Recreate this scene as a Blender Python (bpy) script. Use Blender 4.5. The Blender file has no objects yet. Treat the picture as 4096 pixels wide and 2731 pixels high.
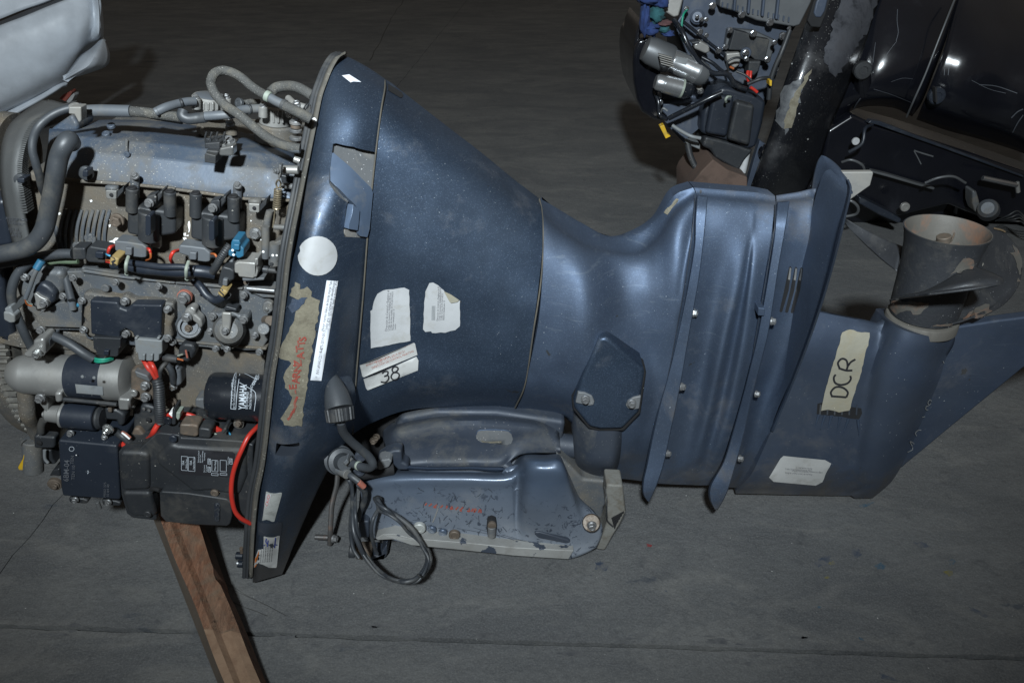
import bpy, bmesh, math, random
import numpy as np
from mathutils import Vector, Matrix
from mathutils.bvhtree import BVHTree
from mathutils import geometry as mgeo
random.seed(7)
SC = bpy.context.scene
COL = SC.collection
# ------------------------------------------------------------------ camera, light, exposure
CAM = Vector((0.0, -1.15, 1.20)); PITCH = math.radians(30.6)
cd = bpy.data.cameras.new('camera'); cam = bpy.data.objects.new('camera', cd); COL.objects.link(cam)
cam.location = CAM; cam.rotation_euler = (math.pi/2-PITCH, 0, 0)
cd.lens = 28.01; cd.sensor_width = 36; cd.clip_start = .01; cd.clip_end = 60
SC.camera = cam
w = bpy.data.worlds.new('World'); SC.world = w; w.use_nodes = True
w.node_tree.nodes['Background'].inputs[0].default_value = (1.0, .90, .78, 1)
w.node_tree.nodes['Background'].inputs[1].default_value = .088
def lamp(name, loc, aim, size, power, col=(1,1,1)):
    d = bpy.data.lights.new(name, 'AREA'); d.shape = 'DISK'; d.size = size; d.energy = power; d.color = col
    o = bpy.data.objects.new(name, d); COL.objects.link(o); o.location = loc
    o.rotation_euler = (Vector(aim)-Vector(loc)).to_track_quat('-Z', 'Y').to_euler()
    return o
def spot(name, loc, aim, r, power, ang, blend, col):
    d = bpy.data.lights.new(name, 'SPOT'); d.shadow_soft_size = r; d.energy = power; d.color = col; d.spot_size = math.radians(ang); d.spot_blend = blend
    o = bpy.data.objects.new(name, d); COL.objects.link(o); o.location = loc
    o.rotation_euler = (Vector(aim)-Vector(loc)).to_track_quat('-Z', 'Y').to_euler()
    return o
spot('flash', (-.20, -2.30, 2.50), (.0, 3.6, .42), .09, 1060, 80, 1.0, (.85, .945, 1.0))
#lamp('flash', (-.38, -2.10, 2.62), (.05, .45, .3), .42, 140, (.91, .96, 1.0))
SC.view_settings.view_transform = 'Standard'; SC.view_settings.look = 'None'
SC.view_settings.exposure = 0; SC.view_settings.gamma = 1
# ------------------------------------------------------------------ picture plane helpers (4096 x 2731 picture points -> points of the place)
FPX = 3187.0
FW = Vector((0, math.cos(PITCH), -math.sin(PITCH))); UP = Vector((0, math.sin(PITCH), math.cos(PITCH))); RT = Vector((1,0,0))
CR = {'A':(0,350,700/1568),'B':(600,350,700/1568),'C':(0,950,700/1568),'D':(600,950,700/1568),'E':(0,1550,700/1568),'F':(600,1550,700/1568),
 '1':(1000,150,900/1568),'2':(1000,1050,900/1568),'3':(900,1750,900/2016),'4':(1700,1500,900/1764),'5':(1800,600,900/1568),'6':(2600,550,900/1764),
 '7':(2400,1250,900/1568),'R':(3100,1150,996/1644),'P':(3300,700,796/1783),'K':(2450,0,800/1568),'L':(3150,0,946/1648),'U':(0,0,700/2195),
 'W':(400,1900,1000/1887),'O':(0,0,4096/2352),'N':(0,0,1)}
def ray(x, y):
    return FW + RT*((x-2048)/FPX) + UP*((1365.5-y)/FPX)
def n(c, x, y):
    a, b, s = CR[c]; return (a+x*s, b+y*s)
def W(c, x, y, Y):                       # on the upright plane at depth Y
    d = ray(*n(c, x, y)); return CAM + d*((Y-CAM.y)/d.y)
def Z(c, x, y, z=0.0):                   # on the level plane at height z
    d = ray(*n(c, x, y)); return CAM + d*((z-CAM.z)/d.z)
def proj(p):
    v = Vector(p)-CAM; k = v.dot(FW); return (2048+FPX*v.dot(RT)/k, 1365.5-FPX*v.dot(UP)/k)
def rad(c, r, p):                        # crop-pixel radius at point p -> metres
    return r*CR[c][2]*(Vector(p)-CAM).dot(FW)/FPX
def Q(s):                                # "x,y x,y,z" -> tuples
    return [tuple(float(v) for v in t.split(',')) for t in s.split()]
def pts(c, s, Y=None):
    return [W(c, *(t if len(t) == 3 else (t[0], t[1], Y))) for t in Q(s)]
# ------------------------------------------------------------------ objects
ROOTLOC = {}
def thing(name, label, cat, loc, group=None):
    o = bpy.data.objects.new(name, None); COL.objects.link(o); o.location = loc; o.empty_display_size = .1
    o['label'] = label; o['category'] = cat
    if group: o['group'] = group
    ROOTLOC[o.name] = Vector(loc); return o
def base_of(par):
    while par is not None and par.parent is not None: par = par.parent
    return ROOTLOC.get(par.name, Vector((0,0,0))) if par is not None else Vector((0,0,0))
def obj(name, verts, faces, mat, par=None, smooth=True, bevel=0, seg=2, ang=35, label=None, solid=0):
    b = base_of(par)
    me = bpy.data.meshes.new(name)
    me.from_pydata([tuple(Vector(v)-b) for v in verts], [], faces)
    bm = bmesh.new(); bm.from_mesh(me); bmesh.ops.recalc_face_normals(bm, faces=bm.faces); bm.to_mesh(me); bm.free()
    me.materials.append(mat)
    if smooth:
        me.polygons.foreach_set('use_smooth', [True]*len(me.polygons)); me.set_sharp_from_angle(angle=math.radians(ang))
    o = bpy.data.objects.new(name, me); COL.objects.link(o); o.parent = par
    if solid:
        m = o.modifiers.new('solid', 'SOLIDIFY'); m.thickness = solid; m.offset = -1
    if bevel:
        m = o.modifiers.new('bevel', 'BEVEL'); m.width = bevel; m.segments = seg; m.limit_method = 'ANGLE'; m.angle_limit = math.radians(ang); m.harden_normals = smooth
        m.use_clamp_overlap = True
    if label: o['label'] = label
    return o
def slab(name, c, s, Yf, th, mat, par, bevel=.003, tilt=0, label=None, seg=2):
    """outline s on the upright plane Yf, carried back by th"""
    P = pts(c, s, Yf); N = len(P)
    if name in ('lever_x',): pass
    V = P + [p+Vector((0, th, 0)) for p in P]
    if tilt:                             # top leans back
        z0 = min(p.z for p in P); V = [v+Vector((0, (v.z-z0)*tilt, 0)) for v in V]
    F = [list(range(N))[::-1], list(range(N, 2*N))] + [[i, (i+1) % N, (i+1) % N+N, i+N] for i in range(N)]
    return obj(name, V, F, mat, par, bevel=bevel, seg=seg, label=label)
def cr(P, k, closed=False):              # centripetal Catmull-Rom through P, k steps per span
    P = [np.array(p, float) for p in P]
    if len(P) == 2: return [P[0]+(P[1]-P[0])*i/k for i in range(k+1)]
    out = []; dd = [max(1e-6, float(np.linalg.norm(P[i+1]-P[i])))**.5 for i in range(len(P)-1)]
    for i in range(len(P)-1):
        b = P[i]; c_ = P[i+1]; d1 = dd[i]; d0 = dd[i-1] if i else d1; d2 = dd[i+1] if i+2 < len(P) else d1
        a = P[i-1] if i else 2*b-c_; d = P[i+2] if i+2 < len(P) else 2*c_-b
        m1 = (c_-b)+d1*((b-a)/d0-(c_-a)/(d0+d1)); m2 = (c_-b)+d1*((d-c_)/d2-(d-b)/(d1+d2))
        for j in range(k):
            t = j/k; out.append((2*t**3-3*t*t+1)*b+(t**3-2*t*t+t)*m1+(3*t*t-2*t**3)*c_+(t**3-t*t)*m2)
    out.append(P[-1]); return out
def tube_mesh(P, r, seg=12, flat=1.0, wob=0):
    P = [Vector(p) for p in P]; N = len(P); R = r if isinstance(r, list) else [r]*N
    V = []; F = []; T = []
    for i in range(N):
        t = (P[min(i+1, N-1)]-P[max(i-1, 0)])
        T.append(t.normalized() if t.length > 1e-9 else Vector((1,0,0)))
    u = T[0].orthogonal().normalized()
    for i in range(N):
        u = (u-T[i]*u.dot(T[i])).normalized(); v = T[i].cross(u)
        for k in range(seg):
            a = 2*math.pi*k/seg; V.append(P[i]+(u*math.cos(a)+v*math.sin(a)*flat)*R[i])
    for i in range(N-1):
        for k in range(seg):
            F.append([i*seg+k, i*seg+(k+1) % seg, (i+1)*seg+(k+1) % seg, (i+1)*seg+k])
    F.append(list(range(seg))[::-1]); F.append([(N-1)*seg+k for k in range(seg)])
    return V, F
def tube(name, c, s, r, mat, par, Y=None, k=6, seg=12, label=None, ribs=0, flat=1.0):
    """s: control points x,y,Y in a crop; r crop-pixel radius"""
    P = [Vector(p) for p in cr(pts(c, s, Y), k)]
    r0 = rad(c, r, P[len(P)//2])
    if ribs:
        L = sum((P[i+1]-P[i]).length for i in range(len(P)-1)); nn = int(L/(ribs*r0)); Q2 = []; R = []
        cum = [0]
        for i in range(len(P)-1): cum.append(cum[-1]+(P[i+1]-P[i]).length)
        m = nn*4
        for j in range(m+1):
            d = L*j/m; i = max(0, min(len(P)-2, int(np.searchsorted(cum, d))-1)); f = (d-cum[i])/max(1e-9, cum[i+1]-cum[i])
            Q2.append(P[i].lerp(P[i+1], f)); R.append(r0*(1.0 if j % 4 in (0, 1) else .86))
        P = Q2; r0 = R
    V, F = tube_mesh(P, r0, seg, flat)
    return obj(name, V, F, mat, par, ang=60, label=label)
def lathe(name, p0, p1, prof, mat, par, seg=32, label=None, ang=30, scallop=None):
    """profile (t, r): t along p0->p1 (0..1), r in metres"""
    p0 = Vector(p0); p1 = Vector(p1); ax = (p1-p0); t_ = ax.normalized(); u = t_.orthogonal().normalized(); v = t_.cross(u)
    V = []; F = []
    for (t, r) in prof:
        for k in range(seg):
            a = 2*math.pi*k/seg; rr = r*(scallop(k, t) if scallop else 1); V.append(p0+ax*t+(u*math.cos(a)+v*math.sin(a))*max(rr, 1e-5))
    M = len(prof)
    for i in range(M-1):
        for k in range(seg): F.append([i*seg+k, i*seg+(k+1) % seg, (i+1)*seg+(k+1) % seg, (i+1)*seg+k])
    F.append(list(range(seg))[::-1]); F.append([(M-1)*seg+k for k in range(seg)])
    return obj(name, V, F, mat, par, ang=ang, label=label)
def cyl(name, c, a, b, r, mat, par, bev=.1, seg=28, label=None, r2=None, ang=30):
    """a, b = (x,y,Y) in crop c"""
    p0 = W(c, *a); p1 = W(c, *b); R = rad(c, r, p0); R2 = rad(c, r2, p1) if r2 else R; L = (p1-p0).length; e = min(.45, bev*R/L)
    return lathe(name, p0, p1, [(0, R-bev*R), (e, R), (1-e, R2), (1, R2-bev*R2)], mat, par, seg, label, ang)
_bolt = {}
def bolt_mesh(kind, mat):
    if (kind, mat.name) in _bolt: return _bolt[(kind, mat.name)]
    V = []; F = []
    def ring(N, r, y, ph=0): 
        i0 = len(V)
        for k in range(N):
            a = 2*math.pi*(k+ph)/N; V.append((r*math.cos(a), y, r*math.sin(a)))
        return list(range(i0, i0+N))
    def join(a, b):
        N = len(a)
        for k in range(N): F.append([a[k], a[(k+1) % N], b[(k+1) % N], b[k]])
    def cap(a): F.append(a)
    if kind == 'hex':
        rs = [ring(24, 1.0, .25), ring(24, 1.0, -.12), ring(24, .93, -.2)]
        for i in range(2): join(rs[i], rs[i+1])
        cap(rs[0]); cap(rs[-1])
        h = [ring(6, .80, -.18), ring(6, .80, -.78), ring(6, .70, -.88), ring(6, .45, -.88), ring(6, .38, -.80)]
        for i in range(4): join(h[i], h[i+1])
        cap(h[-1])
    elif kind == 'round':
        rs = [ring(24, 1, .3), ring(24, 1, -.25), ring(24, .88, -.38), ring(24, .5, -.40), ring(24, .44, -.30)]
        for i in range(4): join(rs[i], rs[i+1])
        cap(rs[0]); cap(rs[-1])
    elif kind == 'nut':
        rs = [ring(24, 1.1, .2), ring(24, 1.1, -.1)]; join(*rs); cap(rs[1])
        h = [ring(6, .9, -.1), ring(6, .9, -.6), ring(6, .8, -.7)]; join(h[0], h[1]); join(h[1], h[2]); cap(h[2])
        s = [ring(16, .42, -.6), ring(16, .42, -1.3), ring(16, .34, -1.4)]; join(s[0], s[1]); join(s[1], s[2]); cap(s[2])
    elif kind == 'slot':
        rs = [ring(24, 1, .3), ring(24, 1, -.2), ring(24, .8, -.3)]; join(rs[0], rs[1]); join(rs[1], rs[2]); cap(rs[2])
    me = bpy.data.meshes.new('bolt'); me.from_pydata(V, [], F)
    bm = bmesh.new(); bm.from_mesh(me); bmesh.ops.recalc_face_normals(bm, faces=bm.faces); bm.to_mesh(me); bm.free()
    me.materials.append(mat); me.polygons.foreach_set('use_smooth', [True]*len(me.polygons)); me.set_sharp_from_angle(angle=math.radians(28))
    _bolt[(kind, mat.name)] = me; return me
def bolt(c, x, y, Y, r, mat, par, kind='hex', dirv=(0,-1,0), name='bolt', label=None):
    p = W(c, x, y, Y); o = bpy.data.objects.new(name, bolt_mesh(kind, mat)); COL.objects.link(o); o.parent = par
    R = rad(c, r, p); o.location = p-base_of(par)
    q = Vector((0,-1,0)).rotation_difference(Vector(dirv).normalized())
    o.rotation_euler = (q.to_matrix() @ Matrix.Rotation(random.uniform(0, 1), 3, 'Y')).to_euler(); o.scale = (R, R*1.05, R)
    if label: o['label'] = label
    return o
def bolts(c, s, Y, r, mat, par, kind='hex', **k):
    for t in Q(s): bolt(c, t[0], t[1], t[3] if len(t) > 3 else Y, t[2] if len(t) > 2 else r, mat, par, kind, **k)
def grid_interp(G, ku, kv, linu=False, linv=False):
    def f(P, k, lin):
        if lin:
            out = []
            for i in range(len(P)-1): out += [np.array(P[i])+(np.array(P[i+1])-np.array(P[i]))*j/k for j in range(k)]
            return out+[np.array(P[-1], float)]
        return cr(P, k)
    rows = [f(r, kv, linv) for r in G]
    cols = [f([rows[i][j] for i in range(len(rows))], ku, linu) for j in range(len(rows[0]))]
    return [[cols[j][i] for j in range(len(cols))] for i in range(len(cols[0]))]
YM = .25
def skin(name, G, mat, par, ku=5, kv=5, linu=False, linv=False, mirror=True, solid=.006, fn=None, label=None, ang=35, bevel=0, ym=None, far=9):
    """G[i][j] = (native x, native y, Y) control net; mirrored about the engine's mid plane or given a thickness"""
    D = grid_interp(G, ku, kv, linu, linv); nu = len(D); nv = len(D[0])
    A = []
    for i, r in enumerate(D):
        for j, p in enumerate(r):
            Y = p[2]
            if fn: Y = fn(p[0], p[1], Y, i/(nu-1), j/(nv-1))
            A.append(W('N', p[0], p[1], Y))
    F = [[i*nv+j, (i+1)*nv+j, (i+1)*nv+j+1, i*nv+j+1] for i in range(nu-1) for j in range(nv-1)]
    if mirror:
        ym = YM if ym is None else ym
        for v in A: v.y = min(v.y, ym-.001)
        M = len(A); B = [Vector((v.x, max(v.y+.002, min(far, 2*ym-v.y)), v.z-max(0, min(far, 2*ym-v.y)-ym)*.40*max(0, min(1, (v.z-.3)/.25)))) for v in A]
        FB = [[a+M for a in f][::-1] for f in F]
        ed = [(i*nv, (i+1)*nv) for i in range(nu-1)]+[((i+1)*nv+nv-1, i*nv+nv-1) for i in range(nu-1)]
        ed += [(j+1, j) for j in range(nv-1)]+[((nu-1)*nv+j, (nu-1)*nv+j+1) for j in range(nv-1)]
        S = [[a, b, b+M, a+M] for a, b in ed]
        o = obj(name, A+B, F+FB+S, mat, par, ang=ang, label=label, bevel=bevel)
    else:
        o = obj(name, A, F, mat, par, ang=ang, label=label)
        if solid:
            # thickness goes back from the camera side
            me = o.data; me.update()
            s = sum((p.normal.y for p in me.polygons))
            if s > 0: me.flip_normals()
            m = o.modifiers.new('solid', 'SOLIDIFY'); m.thickness = solid; m.offset = -1
            if bevel:
                m = o.modifiers.new('bevel', 'BEVEL'); m.width = bevel; m.segments = 2; m.limit_method = 'ANGLE'; m.angle_limit = math.radians(ang)
    o['_w'] = 1
    return o
def oc(s): return [tuple(v*4096/2352 for v in t[:2])+tuple(t[2:]) for t in Q(s)]   # overview points -> native (+Y)
def cross_band(L, R, us, YT):
    """rows between line L and line R (native points), YT rows of depths at the fractions us"""
    G = []
    for (a, b, ys) in zip(L, R, YT):
        G.append([(a[0]+(b[0]-a[0])*u, a[1]+(b[1]-a[1])*u, y) for u, y in zip(us, ys)])
    return G
def evaluated(o):
    dg = bpy.context.evaluated_depsgraph_get(); dg.update(); return bpy.data.meshes.new_from_object(o.evaluated_get(dg))
def cut(o, cutters, floor_mat=None):
    """cutters: (crop, outline, Yfront, Yback) prisms removed from o"""
    tmp = []
    for (c, s, a, b, ysurf) in cutters:
        if isinstance(s, str):
            P = [Vector((p.x, a, p.z)) for p in pts(c, s, ysurf)]
        else: P = s
        N = len(P); V = P+[Vector((p.x, (b if not callable(b) else b(p)), p.z)) for p in P]
        F = [list(range(N))[::-1], list(range(N, 2*N))]+[[i, (i+1) % N, (i+1) % N+N, i+N] for i in range(N)]
        t = obj('cutter', [v for v in V], F, floor_mat or o.data.materials[0], None, smooth=False)
        tmp.append(t)
        bs = base_of(o); 
        for v in t.data.vertices: pass
        t.location = (0,0,0)
        m = o.modifiers.new('cut', 'BOOLEAN'); m.operation = 'DIFFERENCE'; m.object = t; m.solver = 'EXACT'
    if floor_mat and floor_mat.name not in [m.name for m in o.data.materials]: o.data.materials.append(floor_mat)
    me = evaluated(o)
    if len(me.polygons) < .5*len(o.data.polygons):
        for m in o.modifiers: m.solver = 'FAST'
        me = evaluated(o); print('fast boolean', o.name, len(me.polygons))
    if len(me.polygons) < .5*len(o.data.polygons): me = o.data; print('boolean failed', o.name)
    o.modifiers.clear(); o.data = me
    for t in tmp:
        d = t.data; bpy.data.objects.remove(t); bpy.data.meshes.remove(d)
    return o
def bvh(objs):
    dg = bpy.context.evaluated_depsgraph_get(); dg.update(); V = []; F = []
    for o in objs:
        e = o.evaluated_get(dg); me = e.to_mesh(); M = e.matrix_world.copy(); k = len(V)
        V += [M @ v.co for v in me.vertices]; F += [[i+k for i in p.vertices] for p in me.polygons]; e.to_mesh_clear()
    return BVHTree.FromPolygons(V, F)
def land(T, x, y, off):
    d = ray(x, y).normalized(); h = T.ray_cast(CAM, d)
    if h[0] is None: return None
    nn = h[1]
    if nn.dot(d) > 0: nn = -nn
    return h[0]+nn*off
def pad(name, c, s, T, up_, dn, mt, par, bevel=.003, label=None, seg=3):
    """plate that follows the surface T: face stands up_ proud of it, its back dn below"""
    o = decal(name, c, s, T, mt, par, off=up_, step=22, label=label)
    me = o.data; me.update()
    if sum(p.normal.y*p.area for p in me.polygons) > 0: me.flip_normals()
    m = o.modifiers.new('solid', 'SOLIDIFY'); m.thickness = up_+dn; m.offset = -1
    if bevel:
        m = o.modifiers.new('bevel', 'BEVEL'); m.width = bevel; m.segments = seg; m.limit_method = 'ANGLE'; m.angle_limit = math.radians(50); m.harden_normals = True
    return o
def bead(name, c, s, r, T, mt, par, k=4, off=0, seg=8, taper=False):
    P = [land(T, *n(c, *p), off) for p in cr([(t[0], t[1]) for t in Q(s)], k)]; P = [p for p in P if p is not None]
    if len(P) < 3: return None
    R0 = rad(c, r, P[0]); N = len(P); V, F = tube_mesh(P, [R0*((1-i/(N-1)) if taper else 1)+1e-5 for i in range(N)], seg); return obj(name, V, F, mt, par, ang=60)
def inpoly(x, y, P):
    c = False; j = len(P)-1
    for i in range(len(P)):
        if (P[i][1] > y) != (P[j][1] > y) and x < (P[j][0]-P[i][0])*(y-P[i][1])/(P[j][1]-P[i][1])+P[i][0]: c = not c
        j = i
    return c
def decal(name, c, s, T, mat, par, off=.0016, step=17, label=None, jag=0, thick=.0006):
    """paper or paint film laid on the surface T, outline s"""
    P = [n(c, *t) for t in Q(s)]
    if jag:
        Q2 = []
        for i in range(len(P)):
            a, b = P[i], P[(i+1) % len(P)]; L = math.dist(a, b); k = max(1, int(L/14))
            for j in range(k): 
                q = random.uniform(-jag, jag) if j else 0
                Q2.append((a[0]+(b[0]-a[0])*j/k+q, a[1]+(b[1]-a[1])*j/k+random.uniform(-jag, jag)*(j > 0)))
        P = Q2
    xs = [p[0] for p in P]; ys = [p[1] for p in P]; pin = []
    for ix in range(int((max(xs)-min(xs))/step)+1):
        for iy in range(int((max(ys)-min(ys))/step)+1):
            x = min(xs)+(ix+.5)*step; y = min(ys)+(iy+.5)*step
            if inpoly(x, y, P): pin.append((x, y))
    N = len(P); r = mgeo.delaunay_2d_cdt([Vector(p) for p in P+pin], [(i, (i+1) % N) for i in range(N)], [], 1, 1e-4)
    V = []; ok = {}
    for i, p in enumerate(r[0]):
        h = land(T, p.x, p.y, off)
        if h is not None: ok[i] = len(V); V.append(h)
    F = [[ok[i] for i in f] for f in r[2] if all(i in ok for i in f)]
    if not F: print('decal missed', name); return None
    o = obj(name, V, F, mat, par, ang=60, label=label)
    return o
def text(s, c, x, y, size, ang, T, mat, par, off=.002, name='lettering', sx=1.0, align='LEFT', bold=0, label=None):
    """writing laid on the surface T; size = height in crop pixels, ang = turn in the picture (degrees, anticlockwise)"""
    cu = bpy.data.curves.new('t', 'FONT'); cu.body = s; cu.align_x = align; cu.resolution_u = 2; cu.offset = bold; cu.fill_mode = 'FRONT'
    to = bpy.data.objects.new('t', cu); COL.objects.link(to); me = evaluated(to)
    bpy.data.objects.remove(to); bpy.data.curves.remove(cu)
    a0, b0 = n(c, x, y); k = size*CR[c][2]/.72; A = math.radians(ang); V = []; ok = {}
    for i, v in enumerate(me.vertices):
        u = v.co.x*k*sx; q = v.co.y*k
        h = land(T, a0+u*math.cos(A)-q*math.sin(A)*1, b0-u*math.sin(A)-q*math.cos(A), off)
        if h is not None: ok[i] = len(V); V.append(h)
    F = [[ok[i] for i in p.vertices] for p in me.polygons if all(i in ok for i in p.vertices)]
    bpy.data.meshes.remove(me)
    if not F: print('text missed', s); return None
    return obj(name, V, F, mat, par, smooth=False, label=label)
def stroke(c, s, r, T, mat, par, name='marking', off=.0018, k=4, label=None):
    """a pen, paint or scratch line on surface T"""
    P = cr([(t[0], t[1]) for t in Q(s)], k); V = []; F = []; w_ = r*CR[c][2]
    P = [n(c, *p) for p in P]; prev = None
    for i in range(len(P)):
        a = P[max(0, i-1)]; b = P[min(len(P)-1, i+1)]; d = math.hypot(b[0]-a[0], b[1]-a[1]) or 1; nx, ny = -(b[1]-a[1])/d, (b[0]-a[0])/d
        h1 = land(T, P[i][0]+nx*w_, P[i][1]+ny*w_, off); h2 = land(T, P[i][0]-nx*w_, P[i][1]-ny*w_, off)
        if h1 is None or h2 is None:
            if F: break
            prev = None; continue
        if prev is not None and (h1-V[-2]).length > .05: break
        V += [h1, h2]
        if prev is not None: F.append([prev, prev+1, len(V)-1, len(V)-2])
        prev = len(V)-2
    if not F: return None
    return obj(name, V, F, mat, par, smooth=False, label=label)
# ------------------------------------------------------------------ materials
def nd(nt, t, **k):
    x = nt.nodes.new(t)
    for a, b in k.items():
        if a.startswith('i_'): x.inputs[int(a[2:]) if a[2:].isdigit() else a[2:].replace('_', ' ')].default_value = b
        else: setattr(x, a, b)
    return x
def c4(c): return (c[0], c[1], c[2], 1)
def mixc(nt, f, a, b):
    m = nd(nt, 'ShaderNodeMix', data_type='RGBA')
    for sock, v in ((m.inputs[0], f), (m.inputs[6], a), (m.inputs[7], b)):
        if hasattr(v, 'links'): nt.links.new(v, sock)
        else: sock.default_value = c4(v) if isinstance(v, tuple) and len(v) == 3 else v
    return m.outputs[2]
def ramp(nt, src, a, b, lo=0.0, hi=1.0):
    r = nd(nt, 'ShaderNodeMapRange'); nt.links.new(src, r.inputs[0])
    r.inputs[1].default_value = a; r.inputs[2].default_value = b; r.inputs[3].default_value = lo; r.inputs[4].default_value = hi; r.clamp = True
    return r.outputs[0]
def noise(nt, co, scale, detail=4, rough=.6, dist=0):
    x = nd(nt, 'ShaderNodeTexNoise', i_Scale=scale, i_Detail=detail, i_Roughness=rough, i_Distortion=dist); nt.links.new(co, x.inputs['Vector']); return x.outputs['Fac']
def mat(name, base, metal=0, rough=.5, dirt=None, damt=0, dscale=9, speck=None, samt=0, sscale=260, bump=.15, bscale=120, flake=0, dust=None, dustamt=0,
        spec=.5, scr=0, rvar=.12, low=0, scuff=0, chip=None, chipamt=0, chipscale=14, coat=0, off=0.0):
    m = bpy.data.materials.new(name); m.use_nodes = True; nt = m.node_tree; bs = nt.nodes['Principled BSDF']
    tc = nd(nt, 'ShaderNodeTexCoord'); mp = nd(nt, 'ShaderNodeMapping'); mp.inputs[1].default_value = (off, off*.7, off*1.3)
    nt.links.new(tc.outputs['Object'], mp.inputs[0]); co = mp.outputs[0]
    col = None; cur = base
    v = noise(nt, co, 6, 5, .6); cur = mixc(nt, ramp(nt, v, .3, .7), tuple(c*.82 for c in base), tuple(min(1, c*1.18) for c in base))
    rg = ramp(nt, noise(nt, co, 17, 4), .3, .7, rough-rvar*.5, rough+rvar*.5); mt = None
    if flake:
        vo = nd(nt, 'ShaderNodeTexVoronoi', i_Scale=900.0); nt.links.new(co, vo.inputs['Vector'])
        fl = ramp(nt, vo.outputs['Color'], .70, .98, 0, flake); cur = mixc(nt, fl, cur, (.16, .22, .32))
    if dust:
        dn = noise(nt, co, 3.2, 6, .65, .4); df = ramp(nt, dn, .42, .72, 0, dustamt); cur = mixc(nt, df, cur, dust)
    if dirt:
        a = noise(nt, co, dscale, 7, .68, .3); f = ramp(nt, a, .62-.28*damt, .72-.12*damt, 0, min(1, .35+damt*.7)); cur = mixc(nt, f, cur, dirt)
        ad = nd(nt, 'ShaderNodeMath', operation='MULTIPLY_ADD'); nt.links.new(f, ad.inputs[0]); ad.inputs[1].default_value = .35; nt.links.new(rg, ad.inputs[2]); rg = ad.outputs[0]
        if metal:
            mt = ramp(nt, f, 0, 1, metal, metal*.1)
    if speck:
        sp = noise(nt, co, sscale, 2, .5); f = ramp(nt, sp, .70-.1*samt, .74-.1*samt, 0, 1)
        big = noise(nt, co, 7, 3); fb = ramp(nt, big, .4, .6, .1, 1); mm = nd(nt, 'ShaderNodeMath', operation='MULTIPLY'); nt.links.new(f, mm.inputs[0]); nt.links.new(fb, mm.inputs[1])
        cur = mixc(nt, mm.outputs[0], cur, speck)
    if scr:
        wv = nd(nt, 'ShaderNodeMapping'); nt.links.new(tc.outputs['Object'], wv.inputs[0]); wv.inputs[3].default_value = (3, 3, 90); wv.inputs[2].default_value = (.3, .5, .2)
        sn = noise(nt, wv.outputs[0], 2.2, 3, .5, .6); f = ramp(nt, sn, .66, .70, 0, scr); cur = mixc(nt, f, cur, (.35, .38, .42))
    if scuff:
        sm = nd(nt, 'ShaderNodeMapping'); nt.links.new(tc.outputs['Object'], sm.inputs[0]); sm.inputs[3].default_value = (5, 5, 38); sm.inputs[2].default_value = (.2, .35, .5)
        s1 = noise(nt, sm.outputs[0], 3.0, 5, .7, .8); s2 = noise(nt, co, 2.6, 3, .5); mm = nd(nt, 'ShaderNodeMath', operation='MULTIPLY'); nt.links.new(ramp(nt, s1, .58, .70), mm.inputs[0]); nt.links.new(ramp(nt, s2, .5, .66, 0, scuff), mm.inputs[1])
        cur = mixc(nt, mm.outputs[0], cur, (.16, .19, .23))
        s3 = noise(nt, co, 24, 3, .6, .3); f = ramp(nt, s3, .715, .73, 0, .8); cur = mixc(nt, f, cur, (.05, .048, .045))
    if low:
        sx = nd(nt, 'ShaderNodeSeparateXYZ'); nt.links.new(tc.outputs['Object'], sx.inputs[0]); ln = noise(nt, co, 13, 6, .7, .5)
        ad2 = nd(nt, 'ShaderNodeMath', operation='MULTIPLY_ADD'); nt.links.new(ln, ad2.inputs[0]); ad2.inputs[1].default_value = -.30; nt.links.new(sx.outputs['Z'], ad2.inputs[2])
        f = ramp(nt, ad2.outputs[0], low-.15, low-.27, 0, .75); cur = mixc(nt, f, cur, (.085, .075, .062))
    if chip:
        cn = noise(nt, co, chipscale, 6, .6, .2); f = ramp(nt, cn, .70-.2*chipamt, .705-.2*chipamt, 0, 1); cur = mixc(nt, f, cur, chip)
    nt.links.new(cur, bs.inputs['Base Color']); nt.links.new(rg, bs.inputs['Roughness'])
    bs.inputs['Metallic'].default_value = metal
    if mt: nt.links.new(mt, bs.inputs['Metallic'])
    bs.inputs['Specular IOR Level'].default_value = spec
    if coat: bs.inputs['Coat Weight'].default_value = coat; bs.inputs['Coat Roughness'].default_value = .12
    if bump:
        bn = noise(nt, co, bscale, 5, .65); b = nd(nt, 'ShaderNodeBump', i_Strength=bump, i_Distance=.002); nt.links.new(bn, b.inputs['Height']); nt.links.new(b.outputs[0], bs.inputs['Normal'])
    return m
BROWN = (.10, .085, .065); TAN = (.17, .15, .12); GREYD = (.20, .20, .19)
M = {}
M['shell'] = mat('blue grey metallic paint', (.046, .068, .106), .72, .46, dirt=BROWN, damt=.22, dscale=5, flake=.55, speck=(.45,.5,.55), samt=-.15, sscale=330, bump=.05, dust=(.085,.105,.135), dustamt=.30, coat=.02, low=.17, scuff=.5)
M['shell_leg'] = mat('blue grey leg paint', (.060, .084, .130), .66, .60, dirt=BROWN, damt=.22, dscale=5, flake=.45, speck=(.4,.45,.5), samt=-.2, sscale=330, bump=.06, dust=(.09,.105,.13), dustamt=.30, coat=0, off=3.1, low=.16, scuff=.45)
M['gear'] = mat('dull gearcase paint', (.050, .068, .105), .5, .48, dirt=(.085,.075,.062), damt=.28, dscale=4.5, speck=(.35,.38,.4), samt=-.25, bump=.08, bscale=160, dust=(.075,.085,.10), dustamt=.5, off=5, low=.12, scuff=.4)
M['rubber'] = mat('dusty black rubber', (.028, .030, .033), 0, .62, dirt=(.075,.072,.066), damt=.4, dscale=12, bump=.15, bscale=150)
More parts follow.
